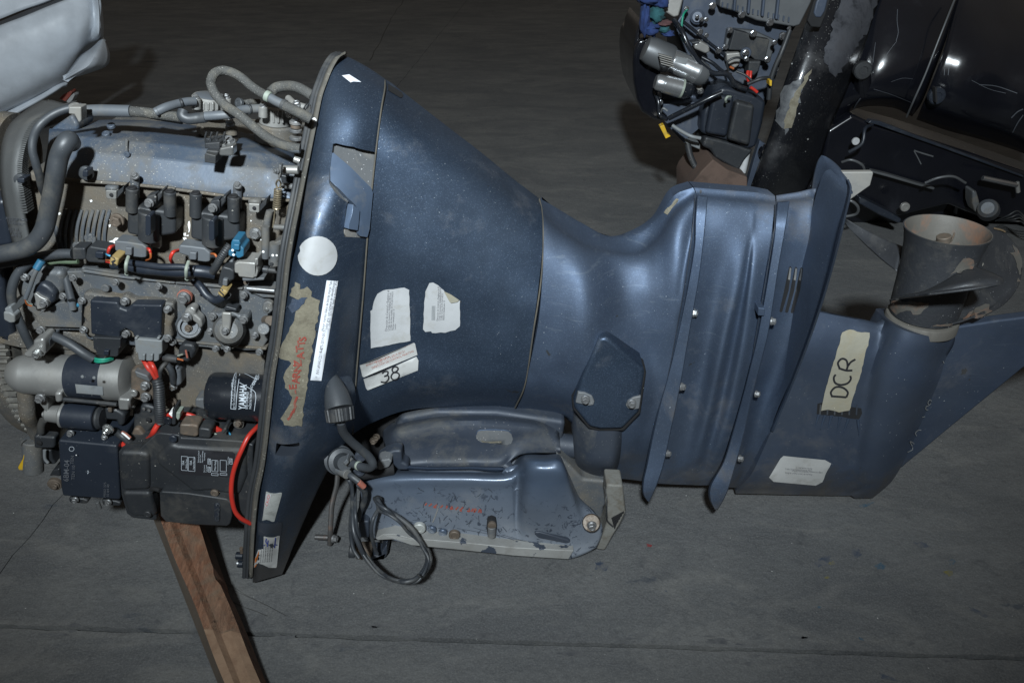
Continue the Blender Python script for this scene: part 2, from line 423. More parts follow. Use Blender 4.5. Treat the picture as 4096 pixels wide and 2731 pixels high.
M['seam'] = mat('grimy seam', (.070, .062, .048), 0, .8, dirt=(.04,.04,.04), damt=.5, dscale=30)
M['dark'] = mat('black void', (.006, .006, .007), 0, .8, bump=0)
# ------------------------------------------------------------------ floor
def floor_mat():
    m = bpy.data.materials.new('worn concrete'); m.use_nodes = True; nt = m.node_tree; bs = nt.nodes['Principled BSDF']
    tc = nd(nt, 'ShaderNodeTexCoord'); co = tc.outputs['Object']
    st = nd(nt, 'ShaderNodeMapping'); st.inputs[3].default_value = (.8, 1.7, 1); st.inputs[2].default_value = (0, 0, .25); nt.links.new(co, st.inputs[0])
    a = noise(nt, co, 1.1, 6, .6, .3); b = noise(nt, st.outputs[0], 3.0, 7, .62, .8); c = noise(nt, co, 60, 4, .7)
    cur = mixc(nt, ramp(nt, a, .3, .7), (.088, .091, .095), (.155, .155, .150))
    cur = mixc(nt, ramp(nt, b, .36, .62, 0, .8), cur, (.070, .073, .078))
    cur = mixc(nt, ramp(nt, noise(nt, st.outputs[0], 5.5, 6, .6, 1.4), .52, .72, 0, .5), cur, (.185, .180, .168))
    cur = mixc(nt, ramp(nt, c, .35, .65, 0, .30), cur, (.05, .05, .05))
    cur = mixc(nt, ramp(nt, noise(nt, co, 260, 3, .8), .45, .65, 0, .35), cur, (.21, .21, .20))
    cur = mixc(nt, ramp(nt, noise(nt, co, 21, 6, .75, .8), .56, .70, 0, .55), cur, (.055, .058, .062))
    cur = mixc(nt, ramp(nt, noise(nt, st.outputs[0], 7, 5, .6, .5), .665, .72, 0, .7), cur, (.036, .045, .06))
    cur = mixc(nt, ramp(nt, noise(nt, co, 9, 5, .7, .2), .70, .73, 0, .8), cur, (.030, .042, .07))
    cur = mixc(nt, ramp(nt, noise(nt, co, 130, 2, .5), .765, .78, 0, 1), cur, (.5, .5, .48))
    nt.links.new(cur, bs.inputs['Base Color']); nt.links.new(ramp(nt, b, .3, .7, .62, .78), bs.inputs['Roughness']); bs.inputs['Specular IOR Level'].default_value = .3
    bn = noise(nt, co, 70, 6, .7); bp = nd(nt, 'ShaderNodeBump', i_Strength=.7, i_Distance=.004); nt.links.new(bn, bp.inputs['Height'])
    bn2 = noise(nt, st.outputs[0], 12, 5, .6, .5); bp2 = nd(nt, 'ShaderNodeBump', i_Strength=.2, i_Distance=.01); nt.links.new(bn2, bp2.inputs['Height']); nt.links.new(bp.outputs[0], bp2.inputs['Normal'])
    nt.links.new(bp2.outputs[0], bs.inputs['Normal']); return m
M['floor'] = floor_mat()
M['joint'] = mat('gritty joint filler', (.055, .048, .038), 0, .9, dirt=(.13,.12,.10), damt=.5, dscale=60, bump=.5, bscale=200)
M['crack'] = mat('crack filled with dirt', (.045, .042, .038), 0, .9, bump=.3)
bed = obj('floor', [(-14,-5,-.02), (14,-5,-.02), (14,24,-.02), (-14,24,-.02)], [[0,1,2,3]], M['joint'], None, smooth=False); bed['kind'] = 'structure'
j0 = Z('N', 0, 2503); j1 = Z('N', 4096, 2632); jd = (j1-j0).normalized(); jn = Vector((-jd.y, jd.x, 0))
def line_at(p, d, x): t = (x-p.x)/d.x; return p+d*t
def floor_slab(poly):
    N = len(poly); V = [Vector((p[0], p[1], 0)) for p in poly]+[Vector((p[0], p[1], -.03)) for p in poly]
    o = obj('slab', V, [list(range(N))]+[[i, (i+1) % N, (i+1) % N+N, i+N] for i in range(N)], M['floor'], bed, smooth=False); return o
def wavy(a, b, k, amp, seed):
    r = random.Random(seed); d = (b-a); q = Vector((-d.y, d.x, 0)).normalized(); return [a+d*i/k+q*r.uniform(-amp, amp) for i in range(k+1)]
a = line_at(j0, jd, -14); b = line_at(j0, jd, 14); g = .0048
c0 = line_at(j0, jd, -1.6); c1 = line_at(j0, jd, 1.6)
near_edge = [a-jn*g]+[p-jn*g for p in wavy(c0, c1, 90, .0016, 3)]+[b-jn*g]
floor_slab([(-14,-5), (14,-5)]+[(p.x, p.y) for p in near_edge[::-1]])
far_edge = [a+jn*g]+[p+jn*g for p in wavy(c0, c1, 90, .0020, 4)]+[b+jn*g]
# the far slab is parted by a thin crack running back under the engine
k0 = Z('N', 0, 2285); k1 = Z('N', 262, 1965); kd = (k1-k0).normalized()
tj = 0
e0 = k0-kd*((k0-j0).dot(jn)/kd.dot(jn)-g/kd.dot(jn)); e1 = e0+kd*24
kk = [e0]+wavy(e0+kd*.02, e0+kd*6, 120, .004, 8)+[e1]
kn = Vector((-kd.y, kd.x, 0)); 
left = [p+kn*.0012 for p in kk]; right = [p-kn*.0012 for p in kk]
fl = [p for p in far_edge if (p-e0).dot(jd) < 0]; fr = [p for p in far_edge if (p-e0).dot(jd) > 0]
floor_slab([(p.x, p.y) for p in fl]+[(p.x, p.y) for p in left]+[(-14, 24)])
floor_slab([(p.x, p.y) for p in right[::-1]]+[(p.x, p.y) for p in fr]+[(14, 24)])
def crack(s, wd, c='N', amp=6):
    P = [n(c, *t) for t in Q(s)]; R = random.Random(len(P)+int(P[0][0])); Q2 = []
    for i in range(len(P)-1):
        L = math.dist(P[i], P[i+1]); k = max(2, int(L/18))
        for j in range(k): Q2.append((P[i][0]+(P[i+1][0]-P[i][0])*j/k+R.uniform(-amp, amp), P[i][1]+(P[i+1][1]-P[i][1])*j/k+R.uniform(-amp, amp)*.4))
    Q2.append(P[-1]); V = []; F = []
    for i, p in enumerate(Q2):
        q = Z('N', *p, .0006); a_ = Z('N', *Q2[max(0, i-1)], .0006); b_ = Z('N', *Q2[min(len(Q2)-1, i+1)], .0006); d = (b_-a_).normalized(); m_ = Vector((-d.y, d.x, 0))*wd*R.uniform(.5, 1)
        V += [q-m_, q+m_]
        if i: F.append([2*i-2, 2*i-1, 2*i+1, 2*i])
    obj('crack', V, F, M['crack'], bed, smooth=False)
crack('1480,243 1510,190 1545,110 1602,19 1625,-40', .005)
crack('1000,862 1150,931 1270,986 1405,1058 1420,1060', .0005, 'W', 2)
crack('930,800 1100,900 1300,1000 1405,1060', .0004, 'W', 2)
crack('880,900 1060,980 1150,1015 1265,1060', .0008, 'W', 3)
crack('925,100 925,350 922,640', .0006, 'N') if 0 else None
M['grime'] = mat('dark floor grime', (.058, .060, .064), 0, .7, dirt=(.11,.11,.11), damt=1.0, dscale=45)
def floor_spot(c, s, mt, nm='stain', z=.0005):
    P = [Z(c, t[0], t[1], z) for t in Q(s)]; P = [Vector(p) for p in cr(P+[P[0]], 4)][:-1]
    R = random.Random(int(P[0].x*1000)); cen = sum(P, Vector())/len(P)
    obj(nm, [cen+(p-cen)*R.uniform(.6, 1.1) for p in P], [list(range(len(P)))], mt, bed, smooth=False)
M['stain'] = mat('dark blue paint stain', (.030, .042, .065), 0, .6, dirt=(.10,.10,.10), damt=.9, dscale=60)
M['stain2'] = mat('blue paint stain', (.025, .07, .11), 0, .6, dirt=(.10,.10,.10), damt=.9, dscale=70)
M['stainy'] = mat('yellow paint stain', (.14, .12, .02), 0, .6, dirt=(.10,.10,.10), damt=.9, dscale=70)
M['stainr'] = mat('red paint stain', (.16, .03, .03), 0, .6, dirt=(.10,.10,.10), damt=.5, dscale=70)
CR['S'] = (2400, 2000, 1696/2352)
for s_, m_ in (('0,335 30,345 45,380 10,395 -30,380 -25,345','stain'), ('1215,310 1270,300 1275,330 1230,378 1195,360','stain'), ('1525,360 1560,345 1585,360 1570,385 1530,378','stain2'),
    ('1260,345 1300,335 1310,350 1275,358','stainy'), ('1905,395 1940,385 1965,405 1935,422','stainy'), ('1240,425 1270,418 1275,430 1245,434','stainy'), ('255,240 290,245 285,260 262,258','stainr'),
    ('2040,585 2080,600 2170,650 2150,655 2080,625 2045,605','stain'), ('1425,30 1480,15 1520,10 1500,30 1440,40','stain2'), ('1720,235 1800,230 1835,262 1780,262','stain'), ('1385,270 1440,262 1455,300 1430,320 1400,312','stain'),
    ('1435,755 1460,765 1465,778 1440,770','stain2'), ('1205,583 1225,585 1222,598 1208,597','stain2'), ('1540,950 1570,960 1660,1000 1620,1000 1560,985','stain'), ('1925,340 1960,325 1975,345 1940,358','stain2')):
    floor_spot('S', s_, M[m_])
R_ = random.Random(11)
for i in range(46):                      # grime blotches along the floor joint
    x = R_.uniform(-60, 4150); y = 2503+(2632-2503)*x/4096+R_.choice((-1, 1))*R_.uniform(8, 60); L = R_.uniform(12, 75); h = R_.uniform(5, 17)
    if 950 < x < 1020: continue
    floor_spot('N', ' '.join(f'{x+L*math.cos(t)*R_.uniform(.5, 1.1):.0f},{y+h*math.sin(t)*R_.uniform(.5, 1.2):.0f}' for t in np.linspace(0, 5.6, 9)), M['grime'], 'grime_blotch', .0007)
# ------------------------------------------------------------------ main engine shell
ENG = thing('outboard_engine', 'large blue grey outboard engine lying across the floor, cowl off, propeller at right', 'outboard engine', (0, .25, 0))
Lp = oc('774,124 762,150 745,205 722.5,317 703,432 683,554 652,688 624,884 605,1045 591,1133 583,1240 580,1338')
Rp = oc('884,182 883,205 874,255 861,360 852,440 842,550 834,660 816,868 808,996 750,1085 690,1215 648,1318')
us = [0, .12, .42, .68, 1]
YT = [[.248,.248,.248,.248,.248],
 [.19,.18,.175,.175,.18],
 [.135,.118,.105,.105,.120],
 [.070,.052,.045,.050,.072],
 [.012,-.008,-.012,.005,.040],
 [-.030,-.052,-.046,-.020,.018],
 [-.035,-.062,-.058,-.040,.020],
 [-.035,-.062,-.060,-.045,.035],
 [-.035,-.060,-.058,-.020,.05],
 [-.030,-.056,-.050,-.010,.07],
 [-.035,-.055,-.045,-.015,.02],
 [-.060,-.066,-.062,-.055,-.045]]
G = cross_band(Lp, Rp, us, YT)
G[0][2] = G[0][2][:0]+(oc('835,148')[0][0], oc('835,150')[0][1], .248); G[0][1] = oc('798,131,.248')[0]; G[0][3] = oc('858,164,.248')[0]
tray = skin('lower_cowl', G, M['shell'], ENG, 6, 6, ang=50)
T0 = bvh([tray])
M['recess'] = mat('dusty recess paint', (.125, .13, .135), .2, .6, dirt=(.22,.20,.17), damt=.5, dscale=10, speck=(.5,.5,.5), samt=.1)
M['recdark'] = mat('dark moulded recess', (.025, .03, .04), 0, .5, dirt=(.06,.06,.06), damt=.3)
def floor_of(p):
    h = T0.ray_cast(Vector((p.x, -1, p.z)), Vector((0,1,0))); return (h[0].y if h[0] else 0)+.017
hp = [land(T0, *n('1', *t), 0) for t in Q('578,742 600,738 720,762 872,800 866,850 850,1000 845,1075 836,1080 815,1330 800,1400 660,1388 652,1345 668,1190 680,1152 553,1020 556,930')]
cut(tray, [(None, [Vector((h.x, -.2, h.z)) for h in hp], -.2, floor_of, 0)], M['recess'])
cut(tray, [('2', '196,1240 345,1240 350,1250 338,1322 330,1328 185,1322 183,1312 190,1245', -.12, -.034, -.055)], M['recdark'])
# upper casing between the two seams
Lp = oc('888,184 886,205 877,255 864,360 855,440 845,550 837,660 828,760 819,868 811,996')
Rp = oc('1238,456 1244,480 1246,515 1245,575 1240,630 1233,690 1224,755 1212,840 1204,885 1182,935')
YT = [[.248]*6,
 [.19,.19,.19,.19,.19,.19],
 [.122,.125,.135,.145,.155,.162],
 [.074,.078,.090,.105,.118,.126],
 [.042,.052,.068,.085,.100,.110],
 [.020,.038,.052,.066,.080,.088],
 [.022,.045,.056,.064,.073,.080],
 [.030,.050,.060,.066,.072,.078],
 [.038,.055,.065,.075,.085,.09],
 [.055,.09,.12,.14,.15,.15]]
G = cross_band(Lp, Rp, [0, .12, .38, .62, .86, 1], YT)
top = oc('888,184,.248 925,212,.248 1022,287,.248 1100,347,.248 1190,420,.248 1238,456,.248')
for j in range(6): G[0][j] = top[j]
r1 = oc('887,200,.205 925,234,.205 1022,309,.205 1102,369,.205 1191,441,.205 1244,478,.205')
for j in range(6): G[1][j] = r1[j]
bt = oc('811,996,.055 846,975,.085 925,944,.12 1030,934,.14 1130,934,.15 1182,936,.15')
for j in range(6): G[-1][j] = bt[j]
b2 = oc('817,890,.04 850,905,.062 930,893,.066 1030,884,.075 1135,883,.085 1202,890,.09')
for j in range(6): G[-2][j] = b2[j]
up = skin('upper_casing', G, M['shell'], ENG, 6, 6, ang=50)
def crisp(P):
    a, b = P[1], P[2]; return P[:2]+[(a[0]+(b[0]-a[0])*.16, a[1]+(b[1]-a[1])*.16, a[2]+(b[2]-a[2])*.42)]+P[2:]
# mid cover
cols = ['1241,457,.248 1249,493,.165 1249,560,.105 1246,640,.085 1236,745,.075 1214,852,.085 1204,895,.10 1184,944,.16',
 '1271,474,.248 1280,520,.165 1290,590,.10 1290,670,.078 1280,760,.068 1262,850,.075 1250,905,.10 1230,948,.17',
 '1340,515,.248 1345,558,.175 1350,615,.10 1352,690,.070 1345,775,.055 1335,860,.062 1325,925,.09 1300,960,.16',
 '1403,545,.245 1410,576,.185 1420,640,.132 1430,715,.108 1425,790,.085 1410,880,.065 1395,985,.085 1385,1080,.14',
 '1465,532,0.234 1472,573,0.200 1478,650,0.130 1490,740,0.112 1492,815,0.110 1475,900,0.090 1440,1010,0.090 1410,1096,0.150',
 '1505,503,0.234 1510,543,0.202 1515,640,0.124 1520,740,0.108 1515,830,0.108 1500,920,0.102 1470,1020,0.105 1440,1100,0.150',
 '1550,448,0.215 1552,478,0.205 1555,600,0.122 1545,720,0.104 1535,830,0.104 1518,920,0.104 1495,1020,0.110 1465,1103,0.150',
 '1592,431,0.215 1598,445,0.205 1592,520,0.158 1580,610,0.117 1562,720,0.104 1540,840,0.105 1513,960,0.112 1486,1106,0.150']
mid = skin('mid_cover', [crisp(oc(s)) for s in cols], M['shell_leg'], ENG, 6, 6, ang=50, far=.262)
# leg panel between the two splash ledges
cols = ['1594,431,0.215 1600,446,0.205 1596,500,0.158 1582,600,0.120 1560,735,0.107 1527,910,0.108 1500,1020,0.115 1488,1108,0.150',
 '1618,433,0.215 1622,448,0.205 1618,515,0.158 1606,620,0.134 1584,750,0.122 1556,915,0.122 1533,1020,0.125 1512,1110,0.150',
 '1665,437,0.215 1667,452,0.205 1662,520,0.158 1650,630,0.144 1628,770,0.137 1600,920,0.135 1575,1030,0.135 1550,1112,0.155',
 '1722,441,0.215 1722,456,0.205 1715,530,0.158 1697,640,0.128 1664,780,0.112 1633,925,0.112 1606,1030,0.120 1583,1113,0.155',
 '1733,442,0.215 1733,457,0.205 1727,532,0.158 1714,640,0.136 1686,780,0.132 1656,925,0.130 1628,1030,0.132 1605,1114,0.155',
 '1742,443,0.215 1742,458,0.205 1736,534,0.158 1724,640,0.124 1706,780,0.110 1677,930,0.112 1650,1030,0.120 1625,1114,0.155',
 '1780,450,0.215 1781,462,0.205 1776,530,0.158 1757,640,0.134 1737,760,0.125 1708,930,0.128 1682,1030,0.130 1640,1116,0.160']
leg = skin('leg_panel', [crisp(oc(s)) for s in cols], M['shell_leg'], ENG, 6, 6, ang=50, far=.262)
# leg with the anti-ventilation plate flare
cols = ['1783,450,0.215 1784,462,0.205 1779,530,0.158 1760,640,0.124 1740,760,0.112 1711,930,0.115 1685,1030,0.120 1650,1117,0.160',
 '1808,446,0.215 1809,459,0.205 1804,503,0.158 1788,623,0.150 1760,760,0.140 1732,900,0.142 1697,1030,0.145 1672,1119,0.170',
 '1838,441,0.215 1840,455,0.205 1832,530,0.158 1815,650,0.162 1787,775,0.158 1755,890,0.165 1718,1010,0.170 1700,1119,0.185',
 '1858,436,0.215 1862,450,0.205 1858,530,0.158 1843,640,0.160 1815,770,0.155 1778,880,0.163 1738,985,0.175 1722,1119,0.190',
 '1876,434,0.215 1880,450,0.205 1878,520,0.158 1864,630,0.137 1838,755,0.130 1800,865,0.145 1752,975,0.170 1735,1119,0.195',
 '1905,437,.16 1908,447,.145 1905,500,0.100 1887,610,0.092 1858,730,0.098 1820,840,0.120 1765,965,0.165 1750,1119,0.200',
 '1949,428,.085 1949,436,.072 1936,492,0.050 1909,602,0.045 1877,712,0.058 1835,830,0.090 1770,990,0.165 1765,1119,0.200']
flare = skin('plate_flare', [crisp(oc(s)) for s in cols], M['shell_leg'], ENG, 6, 6, ang=50, far=.17)
FT0 = bvh([flare])
for s_ in ('1090,1015 1100,1008 1110,1020 1085,1200 1035,1365 1022,1370 1014,1358 1050,1200', '1135,1018 1145,1012 1155,1024 1130,1200 1082,1368 1068,1374 1058,1364 1098,1200', '1178,1022 1190,1016 1202,1028 1178,1200 1126,1372 1112,1378 1102,1368 1142,1200'):
    q_ = decal('vent_slot', '6', s_, FT0, M['dark'], flare, off=.0006)  # flat black decal; the shade inside the slot is painted on
    P6 = [t[:2] for t in Q(s_)]; decal('slot_lining', '6', f'{P6[0][0]+4},{P6[0][1]+3} {P6[2][0]-4},{P6[2][1]+3} {P6[2][0]-14},{P6[2][1]+95} {P6[0][0]-10},{P6[0][1]+95}', FT0, M['recess'], q_, off=.0012)
plate = skin('anti_ventilation_plate', [oc(s) for s in (
 '1886,357,.245 1877,370,.245 1868,400,.243 1861,436,.238', '1892,358,.235 1890,378,.222 1885,408,.212 1880,450,.198',
 '1908,366,.22 1910,385,.18 1909,412,.155 1908,449,.143', '1926,381,.20 1932,398,.14 1930,420,.115 1929,445,.106', '1943,404,.18 1947,413,.13 1949,425,.095 1949,440,.071')], M['shell_leg'], ENG, 5, 5, mirror=False, solid=.008)
plate2 = skin('plate_edge', [oc(s) for s in (
 '1942,412,.12 1949,432,.072 1937,492,.047 1910,602,.042 1878,712,.055 1836,830,.087 1771,990,.162',
 '1947,412,.12 1953,432,.072 1941,492,.047 1914,602,.042 1881,712,.055 1839,830,.087 1773,990,.162',
 '1949,413,.24 1955,433,.24 1942,492,.24 1915,602,.24 1882,712,.24 1840,830,.24 1774,990,.24')], M['shell_leg'], ENG, 3, 5, mirror=False, solid=.004)
# gearcase: a flat web flowing into the torpedo
axis_px = lambda y: oc('2117,735')[0][0] + (y-735*4096/2352)*(2006-2117)/(1100-735)
RK = 1.0
def torp_r(y):                            # radius in overview px against overview y
    T = [(716,80),(760,83),(860,84),(925,77),(1005,67),(1071,57),(1110,42),(1130,25),(1144,4)]
    for (a, ra), (b, rb) in zip(T, T[1:]):
        if y <= b: return ra+(rb-ra)*max(0, (y-a)/(b-a))
    return 4
ys = [(716,1877,738),(760,1860,762),(810,1842,822),(860,1825,866),(925,1800,928),(1005,1765,1005),(1050,1745,1050),(1090,1725,1082),(1117,1700,1108),(1126,1690,1128),(1133,1690,1140)]
G = []; KO = 4096/2352; GY = .19
cz_ = W('O', 2116, 733, GY); rim_ = [proj(cz_+Vector((.0665*math.cos(t), -.0665*math.sin(t), 0))) for t in np.linspace(math.pi, 0, 40)]; RX = [p[0]/KO for p in rim_]; print('rim', RX[0], RX[-1]); RY = [p[1]/KO for p in rim_]
for k, (yl, xl, yr) in enumerate(ys):
    row = []
    r_ = torp_r(yr)*RK; c_ = axis_px(yr*KO)/KO; xr = RX[-1] if k == 0 else c_+r_*.99
    for j in range(40):
        u = j/39; x = xl+(xr-xl)*u; y = yl+(yr-yl)*u
        if k == 0: y = float(np.interp(x, [1877,1990,2020,RX[0]-1], [716,738,745,RY[0]+3])) if x < RX[0] else float(np.interp(x, RX, RY))
        if k == 1: y = yl + max(0, min(1, (x-1990)/120))*30
        if k == len(ys)-1 and x > 1900: y = 1138 + (6 if 1960 < x < 2010 else 0)
        cc = c_ if k else (RX[0]+RX[-1])/2; rr = r_ if k else (RX[-1]-RX[0])/2
        dx = (x-cc)/rr
        web = .162+.006*max(0, min(1, (y-900)/240))
        if k == 0: web = .187
        if k == 1: web = .172
        if k >= 8: web += .007*(k-7)
        if k >= len(ys)-1: web = .186
        bar = GY-(rr/1211.0)*math.sqrt(max(0, 1-dx*dx)) if abs(dx) < 1 else GY
        s_ = .014; h = max(0, min(1, .5+.5*(bar-web)/s_)); Y = bar+(web-bar)*h-s_*h*(1-h)
        row.append((x*KO, y*KO, Y))
    G.append(row)
gear = skin('gearcase', G, M['gear'], ENG, 4, 1, ang=60, ym=GY, linv=True)
skeg = slab('skeg', 'O', '2150,752 2194,751 2290,736 2480,712 2600,690 2560,760 2352,845 2190,977 2120,1035 2082,1066 2068,1080 2078,1040 2120,900', .178, .024, M['gear'], ENG, bevel=.008)
gear_T = bvh([gear, skeg])
# splash ledges running down the leg
def ledge(Ls, Rs, label=None):
    a = oc(Ls); b = oc(Rs)
    G = [[(p[0], p[1], p[2]+.012) for p in a], [(p[0]+(q[0]-p[0])*.12, p[1]+(q[1]-p[1])*.12, p[2]+(q[2]-p[2])*.12-.001) for p, q in zip(a, b)], [(q[0], q[1], q[2]) for q in b]]
    G.append([(q[0]+3, q[1]+1, q[2]+.004) for q in b]); G.append([(q[0]+3, q[1]+1, q[2]+.05) for q in b])
    return skin('splash_ledge', G, M['shell_leg'], ENG, 3, 6, linu=True, mirror=False, solid=.004, label=label, ang=30)
ledge('1600,448,.166 1598,475,.140 1596,510,.126 1595,560,.112 1582,640,.105 1566,720,.104 1548,800,.103 1530,870,.100 1510,940,.095 1494,1010,.085 1482,1070,.07 1474,1110,.06 1476,1135,.055 1487,1150,.055',
      '1624,450,.166 1622,475,.138 1619,510,.122 1614,560,.109 1604,640,.101 1590,720,.098 1576,800,.094 1564,870,.086 1550,940,.076 1535,1010,.066 1523,1065,.060 1512,1100,.055 1500,1130,.052 1490,1151,.054')
ledge('1784,464,.166 1782,485,.142 1780,510,.126 1778,540,.118 1766,620,.108 1752,700,.104 1738,775,.103 1720,850,.100 1702,920,.095 1682,990,.085 1660,1060,.07 1627,1120,.055 1630,1150,.05 1642,1170,.05',
      '1812,462,.166 1809,485,.138 1805,510,.122 1800,540,.114 1786,620,.103 1774,700,.095 1761,775,.088 1742,850,.080 1724,920,.072 1709,990,.064 1690,1060,.056 1672,1120,.048 1660,1148,.046 1646,1171,.049')
# ------------------------------------------------------------------ powerhead materials
DUST = (.16, .145, .12)
M['cover'] = mat('dusty blue grey valve cover paint', (.028, .050, .086), .2, .5, dirt=(.10,.092,.078), damt=.6, dscale=14, speck=(.5,.47,.4), samt=.2, sscale=560, bump=.12, dust=(.10,.10,.095), dustamt=.45)
M['cast'] = mat('grimy grey casting', (.080, .080, .078), .2, .6, dirt=(.105,.084,.058), damt=.75, dscale=16, speck=(.5,.46,.4), samt=.35, sscale=520, bump=.35, bscale=170, dust=(.12,.105,.085), dustamt=.7)
M['cast2'] = mat('blue grey side casting', (.075, .085, .098), .2, .55, dirt=(.115,.10,.078), damt=.55, dscale=15, speck=(.45,.42,.36), samt=.2, sscale=520, bump=.2, bscale=170, dust=(.13,.12,.10), dustamt=.6, off=2)
M['alu'] = mat('dull aluminium', (.30, .295, .28), .55, .42, dirt=(.14,.125,.10), damt=.45, dscale=12, bump=.12, bscale=160, off=1)
M['starter'] = mat('grey cast starter body', (.27, .268, .258), .6, .42, dirt=(.12,.11,.092), damt=.3, dscale=9, bump=.08, bscale=220)
M['steel'] = mat('dusty bolt steel', (.25, .255, .26), .75, .38, dirt=(.16,.14,.115), damt=.45, dscale=50, bump=.1)
M['steelb'] = mat('bright steel', (.62, .63, .62), .9, .25, bump=.03)
M['rustbolt'] = mat('brown stained bolt', (.12, .098, .078), .4, .55, dirt=(.13,.085,.055), damt=.5, dscale=60, bump=.2)
M['blk'] = mat('dusty black plastic', (.017, .019, .022), 0, .5, dirt=(.055,.051,.044), damt=.4, dscale=13, speck=(.4,.38,.34), samt=-.25, bump=.15, bscale=200, dust=(.030,.032,.034), dustamt=.6)
M['blkblue'] = mat('black plastic with bluish sheen', (.013, .017, .025), 0, .42, dirt=(.032,.036,.042), damt=.35, dscale=9, bump=.08, bscale=200, speck=(.3,.3,.3), samt=-.2)
M['hose'] = mat('grey black hose rubber', (.034, .038, .043), 0, .5, dirt=(.085,.078,.064), damt=.35, dscale=11, speck=(.4,.38,.35), samt=-.35, bump=.1, bscale=200)
M['hoseg'] = mat('pale grey hose rubber', (.085, .094, .105), 0, .5, dirt=(.11,.10,.082), damt=.4, dscale=14, bump=.1)
M['braid'] = mat('braided dusty hose', (.055, .055, .052), 0, .72, dirt=(.12,.11,.09), damt=.5, dscale=40, bump=.9, bscale=420, speck=(.25,.24,.22), samt=.5, sscale=500)
M['conn'] = mat('grey connector plastic', (.085, .092, .10), 0, .5, dirt=(.12,.11,.09), damt=.4, dscale=24, bump=.08)
M['connl'] = mat('light grey connector plastic', (.16, .17, .175), 0, .5, dirt=(.13,.12,.10), damt=.4, dscale=24, bump=.08)
M['blue'] = mat('blue connector plastic', (.018, .095, .165), 0, .45, dirt=(.09,.09,.08), damt=.3, dscale=30)
M['red'] = mat('red wire', (.42, .026, .016), 0, .42, dirt=(.16,.05,.03), damt=.15, dscale=20, bump=.04)
M['orange'] = mat('orange wire', (.30, .08, .02), 0, .5, bump=0)
M['green'] = mat('green wire', (.01, .22, .14), 0, .5, bump=0)
M['greenh'] = mat('olive green sleeve', (.07, .10, .06), 0, .5, dirt=(.12,.12,.09), damt=.4, dscale=30)
M['ltblue'] = mat('light blue wire', (.05, .25, .40), 0, .5, bump=0)
M['yellow'] = mat('yellow plastic', (.52, .32, .015), 0, .5, dirt=(.25,.18,.04), damt=.3, dscale=30)
M['tag'] = mat('yellow tape tag', (.26, .185, .07), 0, .6, dirt=(.2,.15,.06), damt=.4, dscale=50)
M['tie'] = mat('pale cable tie', (.22, .25, .21), 0, .5, dirt=(.18,.17,.13), damt=.4, dscale=40)
M['white'] = mat('white scraped spot', (.75, .74, .72), 0, .6, bump=0)
M['ink'] = mat('black ink', (.012, .012, .015), 0, .6, bump=0)
M['print'] = mat('pale grey print', (.42, .46, .50), 0, .6, bump=0)
M['printd'] = mat('faint grey print', (.075, .08, .09), 0, .6, bump=0)
M['gear_ring'] = mat('steel ring gear', (.30, .29, .265), .7, .38, dirt=(.12,.10,.075), damt=.5, dscale=40, bump=.2)
M['brass'] = mat('brassy spring steel', (.30, .25, .17), .7, .38, dirt=(.14,.11,.075), damt=.4, dscale=50)
M['blkgloss'] = mat('glossy black filter can', (.010, .012, .016), 0, .22, dirt=(.06,.055,.045), damt=.22, dscale=9, bump=.03, speck=(.4,.38,.3), samt=-.05)
M['redwash'] = mat('red washer', (.30, .09, .06), 0, .6, dirt=(.12,.10,.08), damt=.5, dscale=60)
E_ = ENG
# block body behind everything
block = slab('cylinder_block', 'O', '60,395 240,400 480,420 655,430 640,560 622,700 600,900 600,900 590,930 420,940 250,940 120,930 60,900 45,800 20,700 30,560', .036, .36, M['cast'], E_, bevel=.006)
lower = slab('crankcase', 'D', '-150,900 1060,960 1010,1568 1000,1700 -160,1700', .045, .2, M['cast'], E_, bevel=.004)
# valve cover
vc = ['440,355,.20 436,372,.10 428,480,.062 410,600,.05 385,740,.035 372,815,.03',
 '760,300,.20 705,400,.10 703,440,.07 705,580,.045 705,750,.03 702,832,.025',
 '1140,288,.20 1140,352,.13 1140,480,.07 1140,610,.045 1140,790,.03 1140,862,.025',
 '1568,312,.20 1568,414,.13 1568,515,.07 1568,652,.045 1568,832,.03 1568,903,.025']
vb = ['440,345,.20 440,432,.14 432,545,.07 440,680,.045 440,862,.03 440,930,.025',
 '780,390,.20 790,472,.13 800,570,.07 800,710,.045 810,895,.03 850,985,.025',
 '1240,520,.20 1230,575,.13 1225,625,.08 1215,745,.045 1200,940,.03 1260,1000,.025', '1345,640,.20 1340,650,.13 1330,690,.08 1325,745,.05 1310,940,.035 1310,1005,.03']
G = [[(*n('A', a, b), y) for a, b, y in Q(s)] for s in vc]+[[(*n('B', a, b), y) for a, b, y in Q(s)] for s in vb]
vcov = skin('valve_cover', G, M['cover'], E_, 4, 1, linu=False, linv=True, mirror=False, solid=.01, ang=20, bevel=.004)
tube('ridge', 'A', '1135,470,.066 1132,540,.054 1138,600,.044', 14, M['cover'], vcov)
bolt('A', 1138, 600, .042, 26, M['cover'], vcov, 'round', name='boss')
for x, y in ((995, 345), (950, 418)): bolt('A', x, y, .085, 36, M['cover'], vcov, 'round', dirv=(0,-.35,.9), name='boss')
bolt('A', 770, 768, .015, 64, M['hose'], vcov, 'slot', name='cap'); slab('cap_key', 'A', '735,745 785,745 785,805 735,805', -.004, .02, M['blkblue'], vcov, .002)
cyl('cap_stem', 'A', (300,735,.06), (205,815,.02), 34, M['blk'], vcov); bolt('A', 190, 832, .01, 60, M['hose'], vcov, 'slot', name='cap'); slab('cap_key', 'A', '150,815 215,815 215,860 150,860', -.008, .02, M['blkblue'], vcov, .002)
